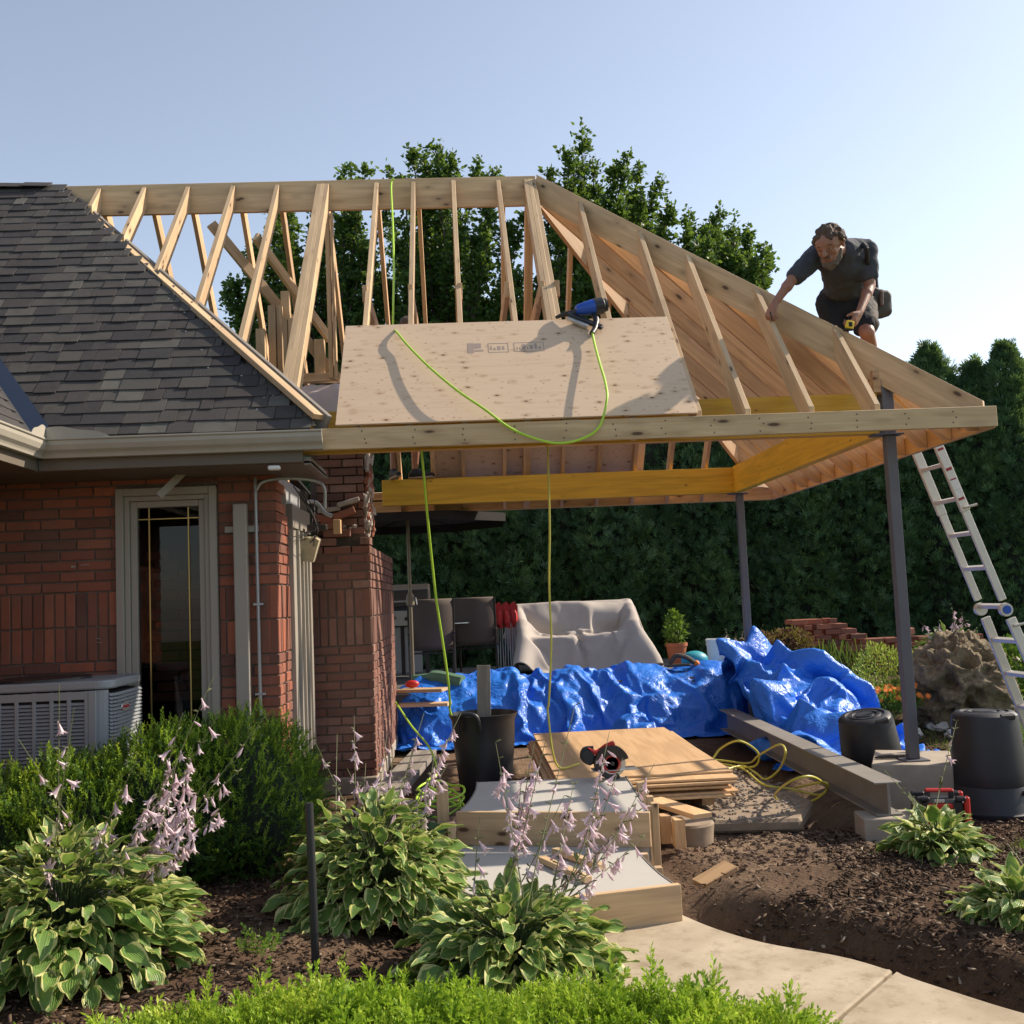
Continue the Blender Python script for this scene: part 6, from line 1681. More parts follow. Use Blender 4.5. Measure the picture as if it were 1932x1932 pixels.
hosta_plant('variegated hosta on the mulch beside the red tool case', tuple(onz(1772, 1612, .15))[:2], .27, .15, 64, [(0, 0, S(1668, 1452, 6.0), .0, 0, .6), (.05, 0, S(1712, 1500, 6.0), .0, 0, .6), (-.02, .05, S(1805, 1360, 6.1), .0, 2, .7)], seed=5, lsz=(.12, .19), upright=.25)
hosta_plant('variegated hosta at the right picture edge on the mulch mound', tuple(onz(1922, 1728, .13))[:2], .25, .15, 56, [(.1, 0, S(1900, 1590, 5.1), .0, 0, .6)], seed=6, lsz=(.12, .18), upright=.25)
hosta_plant('dark green leaved hosta behind the middle variegated hosta', (-.42, 6.15), .42, .30, 80, (), LMs=LMG, seed=7, group=None)
p = at(1790, 1222, 12.0)
hosta_plant('grey green hosta with pale lilac flowers behind the boulder', (p.x, p.y, .55), .50, .38, 110, [(random.uniform(-.2, .2), 0, tuple(at(q, w2, 11.9)), .0, 7, .72) for q, w2 in ((1735, 1172), (1770, 1170), (1795, 1140), (1815, 1150), (1830, 1165), (1800, 1165), (1850, 1180))], LMs=LMG, seed=8, lsz=(.16, .24), group=None)
p = at(1385, 1235, 13.3)
hosta_plant('small hosta with white flowers behind the white pail', (p.x, p.y, .5), .30, .25, 40, [(0, 0, tuple(at(q, w2, 13.3)), .0, 6, .6) for q, w2 in ((1370, 1188), (1388, 1192), (1405, 1180), (1440, 1180))], LMs=LMG, seed=9, lsz=(.12, .18), group=None)

# ------------------------------------------------------------------ other plants
def leafquads(n, w_=.5, fold=.12):
    return np.array([(0, 0, 0), (-w_ * .5, .5, fold), (0, 1, 0), (w_ * .5, .5, fold)], float), np.array([(0, 1, 2, 3)])
LQ = leafquads(1)
def bush(name, label, cat, blobs, n, mat, s0, s1, upw=.6, zc=0, stemmat=None, group=None):
    t = thing(name, label, cat, tuple(blobs[0][:3]), group); P = []; D = []
    P, D = surf_points([b for b in blobs], n, .35)
    D = D * .6 + np.array([0, 0, upw]) + rng.normal(size=D.shape) * .5
    V, F = scatter(*LQ, P, D, rng.uniform(s0, s1, n)); link('foliage', mesh_np('foliage', V, F), mat, t)
    b = B(); c = Vector(blobs[0][:3]); c.z -= blobs[0][5]
    for k in range(14):
        q = P[random.randrange(n)]; b.tube([c + Vector((random.uniform(-.05, .05), random.uniform(-.05, .05), 0)), Vector(q)], [.006, .002], 4)
    b.build('stems', M['bark'], t); return t
p = at(1672, 1275, 10.9)
bush('golden_shrub', 'bright yellow green leafy shrub right of the tarp heap', 'shrub', [(p.x, p.y, p.z - .02, .36, .35, .34), (p.x + .22, p.y, p.z - .05, .3, .3, .32), (p.x - .1, p.y, p.z + .08, .2, .2, .28)], 2600, M['shrub_y'], .025, .05, 1.0)
p = at(1680, 1325, 10.3)
t = bush('orange_flowers', 'patch of orange daisies below the yellow green shrub', 'flowers', [(p.x, p.y, p.z, .33, .2, .14)], 900, M['herb'], .03, .06, .8)
for k in range(46):
    a = random.uniform(-.33, .33); q = Vector((p.x + a, p.y + random.uniform(-.2, .15), p.z + random.uniform(.0, .17)))
    b = B()
    for j in range(8):
        an = j * .785; b.add([q, q + Vector((math.cos(an - .3) * .02, math.sin(an - .3) * .02, .004)), q + Vector((math.cos(an) * .034, math.sin(an) * .034, 0)), q + Vector((math.cos(an + .3) * .02, math.sin(an + .3) * .02, .004))], [(0, 1, 2, 3)])
    m = Matrix.Translation(q) @ Matrix.Rotation(random.uniform(.5, 1.2), 4, 'X') @ Matrix.Rotation(random.uniform(-.6, .6), 4, 'Y') @ Matrix.Translation(-q)
    b.v = [m @ v for v in b.v]; b.build('flower', M['flower_o'], t)
p = at(1462, 1212, 12.6)
bush('russet_shrub', 'low russet leaved shrub behind the tarp heap', 'shrub', [(p.x, p.y, p.z - .06, .38, .3, .20), (p.x + .22, p.y, p.z - .03, .25, .25, .20), (p.x - .25, p.y, p.z - .08, .2, .2, .15)], 1900, M['shrub_r'], .03, .06, .7)
p = at(1915, 1215, 11.2)
bush('leafy_plant', 'green leafy plant beyond the ladder feet', 'plant', [(p.x + .2, p.y, p.z - .25, .5, .4, .35)], 1200, M['herb'], .06, .12, .6)
bush('potted_plant', 'leafy green plant growing in the terracotta pot', 'potted plant', [(2.88, 14.0, DZ + .45, .15, .14, .20), (2.86, 14.0, DZ + .60, .09, .09, .14)], 420, M['herb'], .05, .09, .5)
# grasses
def tuft(label, c, r_, h, n, name='grass_tuft', mat=None, wd=.010):
    P = np.stack([c[0] + rng.normal(size=n) * r_, c[1] + rng.normal(size=n) * r_ * .7, np.full(n, c[2])], -1)
    D = rng.normal(size=(n, 3)) * .22 + np.array([0, 0, 1.0])
    tv_ = np.array([(-wd, 0, 0), (wd, 0, 0), (wd * .6, .6, .05), (-wd * .6, .6, .05), (0, 1, .16)], float); F1 = np.array([(0, 1, 2, 3)]); 
    V, F = scatter(tv_, F1, P, D, rng.uniform(h * .6, h, n)); 
    V2, Fb = scatter(tv_, np.array([(3, 2, 4, 4)]), P, D, rng.uniform(h * .6, h, n))
    o = link(name, mesh_np(name, V, F), mat or M['grass']); return tag(o, label, 'grass', kind='stuff')
p = at(1560, 1215, 12.7); tuft('tall thin ornamental grass before the first brick pile', (p.x, p.y, .5), .22, .75, 260)
for (px, py, lab) in ((1345, 1262, 'dark grass blades before the white pail'), (1310, 1262, 'dark grass blades before the teal container')):
    p = at(px, py, 12.1); tuft(lab, (p.x, p.y, .45), .14, .42, 110, mat=M['shrub_r'])
tuft('straggly grass roots at the far edge of the mulch mound', (3.1, 5.75, .05), .10, .12, 160, wd=.02)
n = 26000
X_ = rng.uniform(4.4, 9.5, n); Y_ = rng.uniform(6.0, 12.4, n); Z_ = gz(X_, Y_)
V, F = scatter(np.array([(-.03, 0, 0), (.03, 0, 0), (.02, .6, .04), (0, 1, .1)], float), np.array([(0, 1, 2, 3)]), np.stack([X_, Y_, Z_], -1), rng.normal(size=(n, 3)) * .35 + np.array([0, 0, 1]), rng.uniform(.04, .09, n))
tag(link('lawn', mesh_np('lawn', V, F), M['grass']), 'mown lawn to the right beyond the ladder', 'lawn', kind='stuff')

# ------------------------------------------------------------------ mulch chips
def chips(n, xr, yr, ok, s0, s1, mat, name, label):
    P = []
    while len(P) < n:
        x = random.uniform(*xr); y = random.uniform(*yr)
        if ok(x, y): P.append((x, y, gzn(x, y) + random.uniform(.002, .016)))
    P = np.array(P); D = rng.normal(size=P.shape); D[:, 2] *= .28
    bx = np.array([(-.18, 0, 0), (.18, .04, 0), (.14, 1, .02), (-.12, .92, 0), (-.18, 0, .12), (.18, .04, .10), (.14, 1, .10), (-.12, .92, .13)], float)
    fc = np.array([(4, 5, 6, 7), (0, 1, 5, 4), (1, 2, 6, 5), (2, 3, 7, 6), (3, 0, 4, 7)])
    V, F = scatter(bx, fc, P, D, rng.uniform(s0, s1, n), rng.normal(size=n) * .4)
    tag(link(name, mesh_np(name, V, F), mat), label, 'mulch', kind='stuff')
def chipmat():
    a = N('mulch_chip'); i = a.island()
    c = a.ramp(i, [(0, (.018, .011, .008)), (.45, (.055, .033, .022)), (.8, (.11, .072, .048)), (.95, (.19, .14, .10)), (1, (.30, .24, .18))]); return a.fin(c, .9, spec=.15)
cm = chipmat()
chips(17000, (.8, 4.3), (3.0, 6.7), lambda x, y: path_side(x, y) > .06 and not (x < 2.1 and y > 5.5) and not (((x - 1.45) / .42) ** 2 + ((y - 5.35) / .42) ** 2 < 1 and random.random() < .85) and not (x < 1.15 and y > 4.9), .010, .042, cm, 'mulch_chips', 'bark mulch chips over the mound right of the path')
chips(12000, (-3.0, .1), (3.3, 6.6), lambda x, y: True, .012, .042, cm, 'mulch_chips', 'bark mulch chips in the hosta bed left of the path')
chips(2600, (3.2, 5.5), (6.8, 10.5), lambda x, y: True, .02, .06, cm, 'mulch_chips', 'bark mulch chips around the trash bins and boulder')
chips(260, (.2, 2.1), (3.0, 5.1), lambda x, y: -1.3 < path_side(x, y) < 0, .006, .02, cm, 'path_litter', 'small crumbs of mulch scattered on the concrete path')
chips(900, (1.15, 2.6), (5.6, 7.0), lambda x, y: True, .01, .03, cm, 'dirt_litter', 'small wood crumbs on the bare dirt behind the mound')
chips(120, (-.1, 1.1), (5.0, 6.9), lambda x, y: True, .004, .010, cm, 'step_litter', 'crumbs on steps') if False else None

# ------------------------------------------------------------------ cedar hedge and trees
def cedar_wall(name, label, x0, x1, yf, yb, ztop, n, s0=.10, s1=.19, group=None):
    t = thing(name, label, 'hedge', ((x0 + x1) / 2, (yf + yb) / 2, .3), group)
    x = rng.uniform(x0, x1, n); z = .35 + (ztop - .35) * rng.random(n) ** .9
    front = rng.random(n) < .86
    u = rng.random(n)
    bulge = np.array([.55 * abs(math.sin((a_ * .93 + .3 * noise.noise(Vector((a_ * .7, 0, b_ * .4)))) * 2.2)) + .45 * noise.noise(Vector((a_ * 1.6, b_ * 1.1, 0))) + .22 * noise.noise(Vector((a_ * 4.5, b_ * 4, 2))) for a_, b_ in zip(x, z)])
    y = yf - bulge * .55 + rng.random(n) ** 2 * .28
    taper = (z / ztop) ** 3 * .5; y = np.where(front, y + taper, yf + (yb - yf) * u)
    z = np.where(front, z, ztop - .3 + .45 * rng.random(n) + .25 * np.sin(x * 2.3))
    D = np.stack([rng.normal(size=n) * .55, -.45 + rng.normal(size=n) * .35, .75 + rng.normal(size=n) * .4], -1)
    V, F = scatter(CT[0], CT[1], np.stack([x, y, z], -1), D, rng.uniform(s0, s1, n)); link('foliage', mesh_np('foliage', V, F), M['cedar'], t)
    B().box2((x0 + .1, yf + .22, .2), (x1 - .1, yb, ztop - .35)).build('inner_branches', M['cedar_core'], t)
    b = B(); k = x0 + .3
    while k < x1: b.tube([(k, yf + .35, .2), (k + .05, yf + .5, ztop - .5)], [.07, .03], 6); k += .8
    tr_ = b.build('trunks', M['bark'], t); tr_['kind'] = 'stuff'; return t
def cedar_tpl():
    V = []; F = []
    for k in range(7):
        a = (k - 3) * .30; l = 1 - .09 * abs(k - 3); r0 = Vector((math.sin(a) * .12, .18 * (1 if k % 2 else .4), 0)); d = Vector((math.sin(a), math.cos(a), .12 * math.sin(k * 2.1))); s_ = Vector((math.cos(a), -math.sin(a), 0)) * .085
        i = len(V); V += [tuple(r0), tuple(r0 + d * l * .5 + s_), tuple(r0 + d * l), tuple(r0 + d * l * .5 - s_)]; F.append((i, i + 1, i + 2, i + 3))
    return np.array(V), np.array(F)
CT = cedar_tpl()
cedar_wall('cedar_hedge', 'tall dark cedar hedge closing the back of the yard', -4.5, 7.4, 16.1, 17.4, 4.55, 21000)
def cedar_tree(label, x, y, h, r_, n, zb_=.3):
    t = thing('cedar_tree', label, 'cedar tree', (x, y, zb_), 'tall cedars at the right of the hedge')
    f = rng.random(n) ** .8; z = zb_ + (h - zb_) * f; th = rng.uniform(0, 6.283, n)
    prof = r_ * np.clip(1.0 - f, 0, 1) ** .55 * (1 - .15 * np.exp(-f * 12))
    prof = np.where(f > .93, prof * .8, prof)
    lump = np.array([1 + .42 * noise.noise(Vector((math.cos(a) * 1.3 + x, math.sin(a) * 1.3, b_ * 1.1))) + .15 * noise.noise(Vector((math.cos(a) * 3, math.sin(a) * 3 + x, b_ * 3))) for a, b_ in zip(th, z)])
    rr = prof * lump * (1 - .22 * rng.random(n) ** 2) + (rng.random(n) < .06) * .10; z = z + (rng.random(n) < .05) * .14
    P = np.stack([x + np.cos(th) * rr, y + np.sin(th) * rr, z], -1); D = np.stack([np.cos(th) * .55, np.sin(th) * .55, np.full(n, .95)], -1) + rng.normal(size=(n, 3)) * .3
    V, F = scatter(CT[0], CT[1], P, D, rng.uniform(.09, .17, n)); link('crown', mesh_np('crown', V, F), M['cedar'], t)
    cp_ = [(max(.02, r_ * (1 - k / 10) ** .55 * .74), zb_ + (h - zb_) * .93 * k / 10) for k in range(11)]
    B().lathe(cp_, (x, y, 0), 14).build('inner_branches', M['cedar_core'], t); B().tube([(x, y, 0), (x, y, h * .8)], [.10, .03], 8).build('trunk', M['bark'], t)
def ctree(label, px, py, Y, r_, n):
    p = at(px, py, Y); cedar_tree(label, p.x, p.y, p.z, r_, n)
ctree('rounded cedar rising just right of the roof corner', 1752, 662, 16.6, 1.05, 5200)
ctree('cedar with a forked top between the roof corner and the frame edge', 1835, 692, 16.3, .9, 4600)
ctree('tallest narrow cedar near the right picture edge', 1893, 655, 16.0, .95, 5200)
ctree('cedar cut by the right picture edge', 1985, 700, 16.2, 1.1, 4200)
ctree('cedar behind the rounded one, its tip above the hip', 1712, 700, 17.6, .9, 3000)
# leafy trees
MT = (np.array([(0, 0, 0), (-.34, .30, .06), (-.22, .62, -.03), (0, 1, -.10), (.24, .60, .02), (.36, .28, .08)], float), np.array([(0, 1, 2, 3), (0, 3, 4, 5)]))
def leafy(label, x, y, zb_, limbs, n, s0=.07, s1=.125, base=None, seed=1, rad=.46):
    """limbs: list of tip points; each limb is a curve from the trunk, leaves hang round it on twigs"""
    r_ = random.Random(seed); t = thing('leafy_tree', label, 'tree', (x, y, 0), 'leafy trees beyond the hedge'); tb = B(); P = []; D = []
    tb.tube([(x, y, 0), (x + .1, y, zb_), (x, y, zb_ + 2)], [.22, .17, .10], 8)
    tr_ = tb.build('trunk', M['bark'], t); lb = B()
    for tip in limbs:
        tip = Vector(tip); s0_ = Vector((x, y, zb_ + r_.uniform(-.5, .8))); mid = s0_.lerp(tip, .55) + Vector((0, 0, .5)) + Vector((r_.uniform(-.3, .3), r_.uniform(-.3, .3), 0))
        cv = catmull([s0_, mid, tip], 8); lb.tube(cv, [.05 * (1 - .85 * i / (len(cv) - 1)) for i in range(len(cv))], 5)
        m_ = n // len(limbs)
        tw = []
        for k in range(max(8, m_ // 16)):
            f = .22 + .78 * r_.random() ** .8; i = min(len(cv) - 2, int(f * (len(cv) - 1))); p = cv[i].lerp(cv[i + 1], r_.random()); ax = (cv[i + 1] - cv[i]).normalized()
            L = rad * r_.uniform(.45, 1.35) * (1.20 - .80 * f); d = (ax * .8 + Vector((r_.gauss(0, .8), r_.gauss(0, .8), r_.gauss(.25, .6)))).normalized(); lb.tube([p, p + d * L], [.008, .003], 3, cap=False); tw.append((p, d, L))
        for (p, d, L) in tw:
            for k in range(16):
                q = p + d * L * (.10 + .95 * k / 15) + Vector((r_.gauss(0, .045), r_.gauss(0, .045), r_.gauss(0, .045))); P.append(tuple(q)); dd = d + Vector((r_.gauss(0, .8), r_.gauss(0, .8), r_.gauss(-.35, .5))); D.append(tuple(dd))
    lb.build('limbs', M['bark'], t); P = np.array(P); D = np.array(D)
    V, F = scatter(*MT, P, D, rng.uniform(s0, s1, len(P))); link('crown', mesh_np('crown', V, F), M['maple'], t); print(label, len(P))
def L_(pts, Y, jy=.8):
    return [tuple(at(px, py, Y + random.uniform(-jy, jy))) for px, py in pts]
def fill(x0, x1, y0, y1, n, Y):
    return [tuple(at(random.uniform(x0, x1), random.uniform(y0, y1), Y + random.uniform(-1.2, 1.2))) for _ in range(n)]
Yt = 20.0
p = at(1095, 900, Yt)
leafy('tall leafy tree rising above the hip end of the roof', p.x, Yt, 3.4, L_([(1098, 252), (1072, 290), (1118, 300), (1085, 330), (1180, 296), (1205, 310), (1160, 330), (1245, 345), (1130, 360), (1215, 380), (1265, 395), (1060, 380), (1100, 400), (1170, 420), (1230, 430), (1040, 330)], Yt) + fill(1010, 1270, 380, 680, 26, Yt), 46000, seed=3)
p = at(1350, 900, Yt - .6)
leafy('leafy tree showing beyond the roof hip with long side branches', p.x, Yt - .6, 2.6, L_([(1352, 405), (1300, 408), (1385, 418), (1412, 440), (1452, 484), (1430, 500), (1400, 520), (1330, 440), (1290, 440), (1440, 470), (1370, 460), (1310, 470), (1385, 490)], Yt - .6) + fill(1270, 1400, 450, 640, 14, Yt - .6), 24000, seed=4)
p = at(830, 900, Yt)
leafy('bushy tree seen through the middle rafters', p.x, Yt, 3.0, L_([(778, 292), (800, 300), (822, 278), (838, 292), (850, 300), (812, 320), (905, 320), (930, 318), (760, 330)], Yt) + fill(700, 1010, 375, 700, 44, Yt), 56000, seed=5)
p = at(620, 900, Yt)
leafy('leafy tree seen through the left rafters', p.x, Yt, 3.0, L_([(662, 305), (650, 318), (690, 320), (740, 325), (600, 400), (545, 405), (505, 440), (520, 410), (480, 470), (440, 540), (425, 552), (455, 600), (470, 620), (495, 560)], Yt) + fill(470, 730, 400, 700, 38, Yt), 46000, seed=6)
p = at(900, 900, Yt + 3)
leafy('darker tree filling the gap behind the middle rafters', p.x, Yt + 3, 3.2, fill(640, 1290, 390, 690, 50, Yt + 3), 44000, seed=7, rad=.6)

# ------------------------------------------------------------------ people
def hull(spheres, seg=10):
    bm = bmesh.new()
    for (p, r_) in spheres:
        sx = r_ if hasattr(r_, '__len__') else (r_, r_, r_)
        q = bmesh.ops.create_icosphere(bm, subdivisions=2, radius=1)
        for v in q['verts']: v.co = Vector((v.co.x * sx[0], v.co.y * sx[1], v.co.z * sx[2])) + Vector(p)
    r = bmesh.ops.convex_hull(bm, input=list(bm.verts))
    inner = [e for e in r['geom_interior'] if isinstance(e, bmesh.types.BMVert)] + [e for e in r['geom_unused'] if isinstance(e, bmesh.types.BMVert)]
    bmesh.ops.delete(bm, geom=list(set(inner)), context='VERTS')
    V = [v.co.copy() for v in bm.verts]; ix = {v: i for i, v in enumerate(bm.verts)}; F = [tuple(ix[v] for v in f.verts) for f in bm.faces]; bm.free(); return V, F
def organic(name, hulls, voxel, mat, parent, smooth_it=3, disp=0, dscale=20):
    b = B()
    for h in hulls: b.add(*hull(h))
    me = bpy.data.meshes.new(name); me.from_pydata([tuple(p) for p in b.v], [], b.f); o = bpy.data.objects.new(name, me); col.objects.link(o)
    md = o.modifiers.new('r', 'REMESH'); md.mode = 'VOXEL'; md.voxel_size = voxel
    if smooth_it: s2 = o.modifiers.new('s', 'SMOOTH'); s2.iterations = smooth_it; s2.factor = .6
    dg = bpy.context.evaluated_depsgraph_get(); me2 = bpy.data.meshes.new_from_object(o.evaluated_get(dg)); bpy.data.objects.remove(o)
    if disp:
        nv = [v.normal.copy() for v in me2.vertices]
        for v, n_ in zip(me2.vertices, nv): v.co += n_ * disp * (noise.noise(v.co * dscale) + .5 * noise.noise(v.co * dscale * 2.3))
    for p in me2.polygons: p.use_smooth = True
    me2.name = name
    return link(name, me2, mat, parent)
def hand(w, d, n_, curl, side, sc_=1.0):
    """w wrist point, d pointing direction, n_ palm normal; fingers curl towards n_"""
    d = Vector(d).normalized(); n_ = (Vector(n_) - d * Vector(n_).dot(d)).normalized(); x = d.cross(n_) * side; H_ = []
    k = sc_
    H_.append([(w, .026 * k), (w + d * .045 * k + x * .018 * k, .020 * k), (w + d * .045 * k - x * .018 * k, .020 * k)])
    H_.append([(w + d * .045 * k + x * .020 * k, .019 * k), (w + d * .045 * k - x * .020 * k, .019 * k), (w + d * .092 * k + x * .030 * k, .014 * k), (w + d * .092 * k - x * .030 * k, .014 * k)])
    for i, (off, L) in enumerate(((-.033, .070), (-.011, .080), (.011, .076), (.032, .062))):
        p = w + d * .095 * k + x * off * k; a = 0; rr = .0098 * k
        for s_ in range(3):
            a += curl * (1.0 if s_ else .8); dd = d * math.cos(a) + n_ * math.sin(a); q = p + dd * L * k * (.42, .33, .25)[s_]
            H_.append([(p, rr), (q, rr * .92)]); p = q; rr *= .92
    p = w + d * .030 * k - x * .022 * k; q = w + d * .062 * k - x * .048 * k + n_ * .018 * k; r2 = q + (d * .6 + n_ * .8 * curl).normalized() * .034 * k
    H_.append([(p, .015 * k), (q, .0125 * k)]); H_.append([(q, .0125 * k), (r2, .0105 * k)])
    return H_
def ell(c, r_): return [(Vector(c), r_)]
def head(hc, f, up, k=1.0):
    """hc centre of skull, f facing direction, up head-up"""
    f = Vector(f).normalized(); up = (Vector(up) - f * Vector(up).dot(f)).normalized(); x = f.cross(up)
    def P(a, b, c): return hc + (x * a + f * b + up * c) * k
    H_ = [[(P(0, -.015, .03), .082 * k), (P(0, .03, .025), .074 * k)], [(P(0, .02, -.02), .066 * k), (P(.022, .055, -.085), .028 * k), (P(-.022, .055, -.085), .028 * k)],
          [(P(.03, .075, .018), .016 * k), (P(-.03, .075, .018), .016 * k)], [(P(0, .092, .008), .009 * k), (P(0, .120, -.030), .013 * k)], [(P(.012, .10, -.032), .009 * k), (P(-.012, .10, -.032), .009 * k)],
          [(P(.038, .062, -.025), .022 * k), (P(-.038, .062, -.025), .022 * k)], [(P(.018, .088, -.060), .009 * k), (P(-.018, .088, -.060), .009 * k)], [(P(.015, .086, -.070), .009 * k), (P(-.015, .086, -.070), .009 * k)],
          [(P(.084, -.005, .012), .013 * k), (P(.080, .003, -.025), .009 * k)], [(P(-.084, -.005, .012), .013 * k), (P(-.080, .003, -.025), .009 * k)]]
    return H_, P
def carpenter():
    t = thing('person', 'bearded carpenter in charcoal T-shirt bending over the hip rafter with tape measure', 'person', tuple(at(1620, 660, 8.2)))
    hipc = at(1592, 566, 8.02); neck = at(1592, 470, 7.52); hd = at(1566, 462, 7.36); chest = at(1590, 500, 7.62); belly = at(1592, 540, 7.86)
    shR = at(1541, 482, 7.60); shL = at(1634, 474, 7.62); elR = at(1494, 528, 7.52); wrR = at(1462, 572, 7.52); elL = at(1641, 540, 7.60); wrL = at(1622, 588, 7.45)
    hL = hipc + Vector((.11, .0, -.02)); hR = hipc + Vector((-.11, .0, -.02)); knL = at(1636, 628, 7.72); ftL = at(1648, 690, 8.05); knR = at(1580, 635, 7.95); ftR = at(1596, 720, 8.35)
    f = (at(1500, 520, 6.95) - hd).normalized(); upv = Vector((-.10, -.15, 1))
    H_, P = head(hd, f, upv, 1.22)
    body = H_ + [[(neck, .062), (hd + Vector((.02, .05, -.04)), .060)], [(neck, .07), (chest + Vector((0, .04, 0)), (.13, .08, .08))], [(shR, .060), (elR, .045)], [(elR, .043), (wrR, .029)], [(elR.lerp(wrR, .3), .046), (elR, .04)], [(shL, .060), (elL, .045)], [(elL, .044), (wrL, .029)], [(elL.lerp(wrL, .3), .046), (elL, .04)],
            [(chest, (.15, .10, .12)), (belly + Vector((0, .06, 0)), (.12, .08, .10))], [(belly + Vector((0, .06, 0)), (.12, .08, .10)), (hipc + Vector((0, .03, -.02)), (.13, .09, .08))], [(hL, .095), (knL, .062)], [(knL, .058), (knL.lerp(ftL, .35), .060), (ftL, .040)], [(hR, .095), (knR, .062)], [(knR, .058), (knR.lerp(ftR, .35), .060), (ftR, .040)]]
    body += hand(wrR, at(1451, 600, 7.54) - wrR, (-.1, .35, -.9), 1.25, 1, 1.12)
    body += hand(wrL, at(1606, 618, 7.42) - wrL, (-.7, .4, .1), .75, 1, 1.12)
    organic('body', body, .0075, M['skin'], t, 3)
    # shirt
    sh_ = [[(shR.lerp(shL, .12), .078), (chest, (.18, .14, .13)), (shR.lerp(shL, .88), .078), (neck + Vector((0, .0, -.01)), .095)], [(chest, (.175, .14, .13)), (belly, (.16, .15, .115))], [(belly, (.162, .155, .12)), (hipc + Vector((0, -.03, .03)), (.19, .16, .075))],
           [(shR, .092), (shR.lerp(elR, .80), .078)], [(shL, .092), (shL.lerp(elL, .66), .078)], [(chest + Vector((0, .06, .10)), .10), (belly + Vector((0, .08, .05)), .12)], [(shR, .09), (shL, .09), (neck + Vector((0, .06, .02)), .09), (chest + Vector((0, .1, .06)), .10)]]
    organic('shirt', sh_, .012, M['shirt'], t, 4, .010, 14)
    so_ = [[(hipc, (.19, .155, .12)), (belly.lerp(hipc, .5), (.18, .15, .08))], [(hL.lerp(knL, .2), .12), (hR.lerp(knR, .2), .12)], [(hL, .125), (knL.lerp(hL, .22), .098)], [(hR, .125), (knR.lerp(hR, .0), .095)], [(hL, .12), (hR, .12), (hipc + Vector((0, 0, -.10)), .12)]]
    organic('belt', [[(hipc + Vector((0, -.02, .075)), (.205, .175, .035))]], .012, M['strap'], t, 2)
    organic('shorts', so_, .013, M['shorts'], t, 3, .010, 13)
    organic('shorts_leg', [[(hL + Vector((.065, -.01, -.03)), .09), (knL.lerp(hL, .24) + Vector((.022, 0, 0)), .092)]], .012, M['shorts_grey'], t, 3, .008, 14)
    # hair, beard, brows, eyes
    hb = []
    r_ = random.Random(4)
    for k in range(150):
        a = r_.uniform(0, 6.283); c_ = r_.uniform(-.25, 1); s_ = math.sqrt(1 - c_ * c_); a3 = (s_ * math.cos(a), s_ * math.sin(a), c_)
        if a3[1] > .45 and a3[2] < .40: continue
        if a3[2] < .1 and a3[1] > .05: continue
        hb.append([(P(a3[0] * .088, a3[1] * .098 - .008, a3[2] * .098 + .018), r_.uniform(.014, .024))])
    hb.append([(P(0, -.02, .045), .086), (P(0, .018, .050), .078)])
    organic('hair', hb, .007, M['hair'], t, 1, .006, 60)
    organic('beard', [[(P(.024, .066, -.095), .028), (P(-.024, .066, -.095), .028), (P(0, .070, -.122), .022)], [(P(.062, .012, -.040), .014), (P(.052, .035, -.080), .020), (P(.03, .07, -.10), .024)], [(P(-.062, .012, -.040), .014), (P(-.052, .035, -.080), .020), (P(-.03, .07, -.10), .024)], [(P(.022, .098, -.050), .008), (P(-.022, .098, -.050), .008)]], .006, M['beard'], t, 1, .005, 60)
    for s_ in (1, -1):
        B().ball(P(.030 * s_, .080, .000), .011 * 1.0, n=8).build('eye', simple('eye_white', (.35, .30, .28), .3) if s_ == 1 else bpy.data.materials['eye_white'], t, smooth=True)
        B().ball(P(.030 * s_, .0895, -.001), .0045, n=6).build('pupil', M['dark'], t)
        B().tube([P(.014 * s_, .094, .019), P(.030 * s_, .094, .024), P(.048 * s_, .080, .018)], .0045, 5).build('eyebrow', M['hair'], t)
    B().tube([P(.018, .097, -.066), P(0, .099, -.064), P(-.018, .097, -.066)], .0025, 5).build('lips', simple('lips', (.22, .08, .06), .6), t)
    # tool belt with braces and pouches
    sl_ = M['strap']
    B().tube(catmull([shL + Vector((-.03, .02, .075)), chest + Vector((.12, -.185, .06)), belly + Vector((.11, -.215, .04)), hipc + Vector((.11, -.19, .06))], 6), .020, 6).build('suspender', sl_, t)
    B().tube(catmull([shR + Vector((.05, .0, .078)), chest + Vector((-.09, -.19, .05)), belly + Vector((-.10, -.22, .04)), hipc + Vector((-.12, -.19, .06))], 6), .020, 6).build('suspender', sl_, t)
    B().tube(catmull([belly + Vector((-.17, -.10, .055)), belly + Vector((0, -.235, .05)), belly + Vector((.18, -.14, .085))], 6), .009, 6).build('chest_strap', sl_, t)
    for dx in (-.115, .10): B().box(belly + Vector((dx, -.235, .05)), (.035, .008, .03)).build('buckle', M['silver'], t)
    p_ = belly + Vector((.155, -.215, .08)); bb = B()
    for k in range(5): bb.tube([p_, p_ + Vector((r_.uniform(-.05, .05), -.01, r_.uniform(-.06, .06)))], .004, 4)
    bb.build('nail_bundle', M['silver'], t)
    pc_ = at(1662, 572, 8.05)
    organic('tool_pouch', [[(pc_ + Vector((-.05, 0, .09)), .045), (pc_ + Vector((.05, 0, .06)), .04), (pc_ + Vector((.045, 0, -.07)), .045), (pc_ + Vector((-.045, 0, -.09)), .045)]], .012, M['leather'], t, 2, .006, 20)
    B().box(pc_ + Vector((-.025, -.07, .02)), (.03, .03, .12), Matrix.Rotation(.1, 3, 'Y')).build('tool_handle', simple('brown_handle', (.13, .07, .05), .6), t, bevel=.006)
    pc2 = at(1650, 528, 8.1); B().box(pc2, (.05, .05, .20)).build('belt_tool', M['strap'], t, bevel=.012)
    B().tube([hipc + Vector((-.19, -.02, -.02)), hipc + Vector((-.20, -.02, .05))], .012, 6).build('hammer_handle', M['leather'], t)
